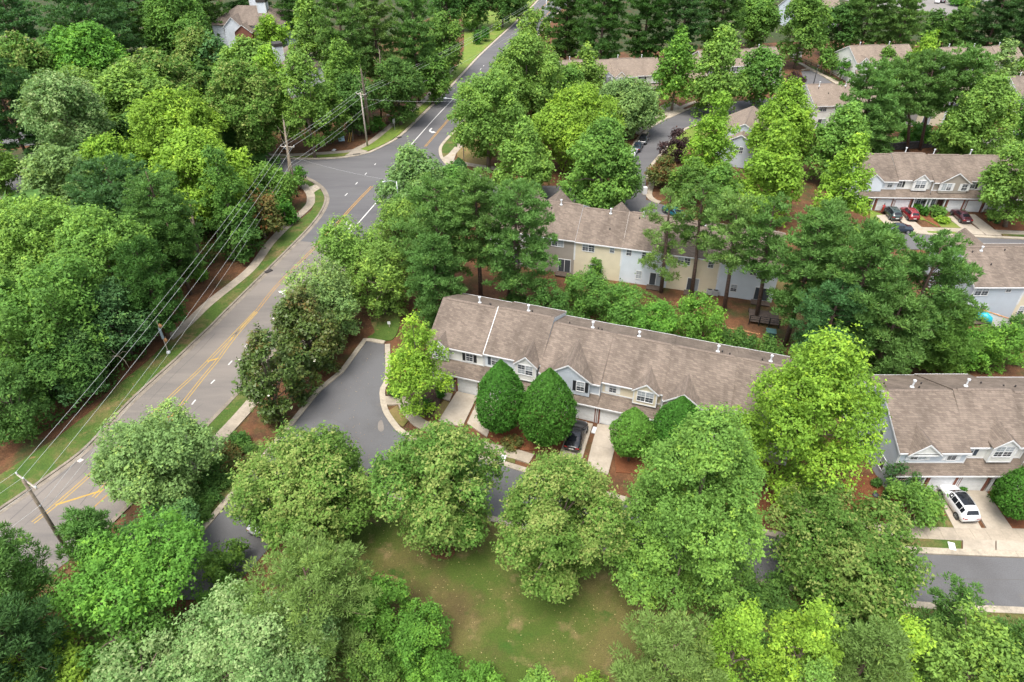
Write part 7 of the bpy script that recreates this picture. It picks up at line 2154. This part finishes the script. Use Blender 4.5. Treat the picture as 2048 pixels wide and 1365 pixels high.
dl = at(232, 728)
dr_ = empty('dead_limb', (dl.x, dl.y, 0))
tag(dr_, 'pale broken limb hanging out of the dark crowns over the wide verge', 'branch')
lm = MB()
for (px_, py_, z_, r_) in ((195, 722, 3.2, 0.09), (208, 700, 4.6, 0.07), (262, 742, 1.0, 0.06), (255, 705, 3.6, 0.05), (150, 742, 3.0, 0.08)):
    e_ = at(px_, py_, z_) - Vector((dl.x, dl.y, 0))
    s_ = at(236, 712, 3.2) - Vector((dl.x, dl.y, 0))
    lm.tube([s_, s_.lerp(e_, 0.5) + Vector((0.1, 0.1, 0.35)), e_], [r_, r_ * 0.8, r_ * 0.25], 6)
lm.build('limb', M_TWIG, dr_, smooth=True)

# nobody could count these: undergrowth on the floor of the wood and loose leaves on the field


def scatter_leaves(name, polys, n, zr, size, cols, mat, flat=False):
    pts = []
    for poly in polys:
        w = np.array([[p.x, p.y] for p in ats(poly)])
        lo, hi = w.min(0), w.max(0)
        need = n // len(polys)
        got = 0
        while got < need:
            q = RNG.uniform(lo, hi, (need * 3, 2))
            ins = np.zeros(len(q), bool)
            j = len(w) - 1
            for i in range(len(w)):
                c_ = ((w[i, 1] > q[:, 1]) != (w[j, 1] > q[:, 1])) & (q[:, 0] < (w[j, 0] - w[i, 0]) * (q[:, 1] - w[i, 1]) / (w[j, 1] - w[i, 1] + 1e-12) + w[i, 0])
                ins ^= c_
                j = i
            q = q[ins][: need - got]
            got += len(q)
            pts.append(q)
    q = np.concatenate(pts)
    m_ = len(q)
    hgt = np.abs(np.sin(q[:, 0] * 0.61 + 1.3 * np.sin(q[:, 1] * 0.37)) * np.cos(q[:, 1] * 0.53 + np.sin(q[:, 0] * 0.29)))
    z = zr[0] + (zr[1] - zr[0]) * hgt * RNG.uniform(0.45, 1, m_)
    P = np.stack([q[:, 0], q[:, 1], z], 1)
    N = unit(np.array([0, 0, 1.0]) + RNG.normal(size=(m_, 3)) * (0.15 if flat else 0.55))
    me = leaf_mesh(name, P, N, size * RNG.uniform(0.6, 1.3, m_), 0.7, RNG.uniform(0.1, 0.9, m_), np.zeros(m_), mat)
    o_ = bpy.data.objects.new(name, me)
    COL.objects.link(o_)
    o_.color = (*cols, 1)
    o_['kind'] = 'stuff'
    return o_


scatter_leaves('undergrowth', [[(-60, 620), (300, 560), (330, 650), (280, 730), (200, 800), (120, 850), (-60, 960)], [(380, 380), (560, 320), (575, 380), (540, 440), (440, 520), (330, 600), (300, 560)], [(560, 300), (640, 262), (720, 200), (860, 150), (900, 60), (840, 40), (600, 150), (480, 250)]], 50000, (0.1, 2.6), 0.36, COLS['K'], M_LEAF)
scatter_leaves('undergrowth', [[(1060, 600), (1200, 560), (1300, 590), (1520, 690), (1560, 720), (1400, 690), (1150, 640)], [(1560, 690), (1700, 650), (1860, 690), (2048, 660), (2048, 735), (1720, 735)], [(100, 1130), (420, 1100), (480, 1200), (700, 1260), (780, 1365), (-60, 1400), (-60, 1150)], [(1380, 1230), (1600, 1180), (1800, 1230), (2048, 1260), (2048, 1400), (1380, 1400)]], 32000, (0.05, 1.4), 0.28, COLS['G'], M_LEAF)
scatter_leaves('fallen_leaves', [[(720, 1000), (900, 1040), (1180, 1110), (1260, 1200), (1230, 1340), (900, 1330), (860, 1200), (740, 1120)]], 420, (0.075, 0.085), 0.11, (0.36, 0.29, 0.17), M_LEAF, flat=True)
scatter_leaves('fallen_leaves', [[(610, 850), (740, 700), (760, 790), (790, 880), (740, 960)], [(690, 590), (800, 560), (780, 650), (700, 670)], [(420, 560), (560, 450), (600, 420), (560, 480), (400, 620)]], 350, (0.07, 0.1), 0.11, (0.32, 0.22, 0.12), M_LEAF, flat=True)


def woodland(name, polys, n, hts, col):
    """a far wood that reads as one mass: many crowns joined"""
    PP = []
    for poly in polys:
        w = np.array([[p.x, p.y] for p in ats(poly)])
        lo, hi = w.min(0), w.max(0)
        k = 0
        while k < n // len(polys):
            q = RNG.uniform(lo, hi)
            ins = False
            j = len(w) - 1
            for i in range(len(w)):
                if (w[i, 1] > q[1]) != (w[j, 1] > q[1]) and q[0] < (w[j, 0] - w[i, 0]) * (q[1] - w[i, 1]) / (w[j, 1] - w[i, 1] + 1e-12) + w[i, 0]:
                    ins = not ins
                j = i
            if not ins:
                continue
            k += 1
            R_ = RNG.uniform(3.5, 5.5)
            c_ = RNG.uniform(0.8, 1.2) * R_
            P, N, S, ti, tp, B, rb = crown_broad(R_, c_, 0.40, 9.0, 'oval')
            PP.append((P + np.array([q[0], q[1], RNG.uniform(*hts)]), N, S, np.clip(ti + RNG.uniform(-0.2, 0.2), 0, 1), tp))
    P, N, S, ti, tp = [np.concatenate([a[i] for a in PP]) for i in range(5)]
    me = leaf_mesh(name, P, N, S, 0.65, ti, tp, M_LEAF)
    o_ = bpy.data.objects.new(name, me)
    COL.objects.link(o_)
    o_.color = (*col, 1)
    o_['kind'] = 'stuff'


woodland('woodland', [[(-700, -40), (850, -50), (1020, -90), (1020, -190), (-700, -190)], [(1160, -40), (1660, -55), (2060, -55), (2700, -30), (2700, -190), (1170, -190)]], 110, (4.5, 8.0), COLS['K'])
woodland('woodland', [[(120, 130), (420, 130), (520, 250), (560, 300), (430, 430), (330, 500), (200, 420), (60, 480), (60, 200)], [(-60, 480), (250, 470), (280, 560), (220, 700), (60, 760), (-60, 800)]], 44, (2.5, 4.0), COLS['K'])
for lab, p_, r_ in (('reddish straw ring round the trunk of the pale-tipped tree', (1108, 1150), 22), ('reddish straw ring under the creamy-tipped tree', (886, 1095), 20)):
    cen = at(*p_)
    rr = 1.5
    sheet('straw_ring', [Vector((cen.x + rr * math.cos(k * 0.5236) * random.uniform(0.85, 1.1), cen.y + rr * math.sin(k * 0.5236) * random.uniform(0.85, 1.1), 0)) for k in range(12)], 0.068, M_STRAW, smooth=2)
sheet('brush_heap', [(735, 1165), (760, 1150), (795, 1155), (800, 1175), (770, 1195), (738, 1188)], 0.075, M_TANLAWN, smooth=3)
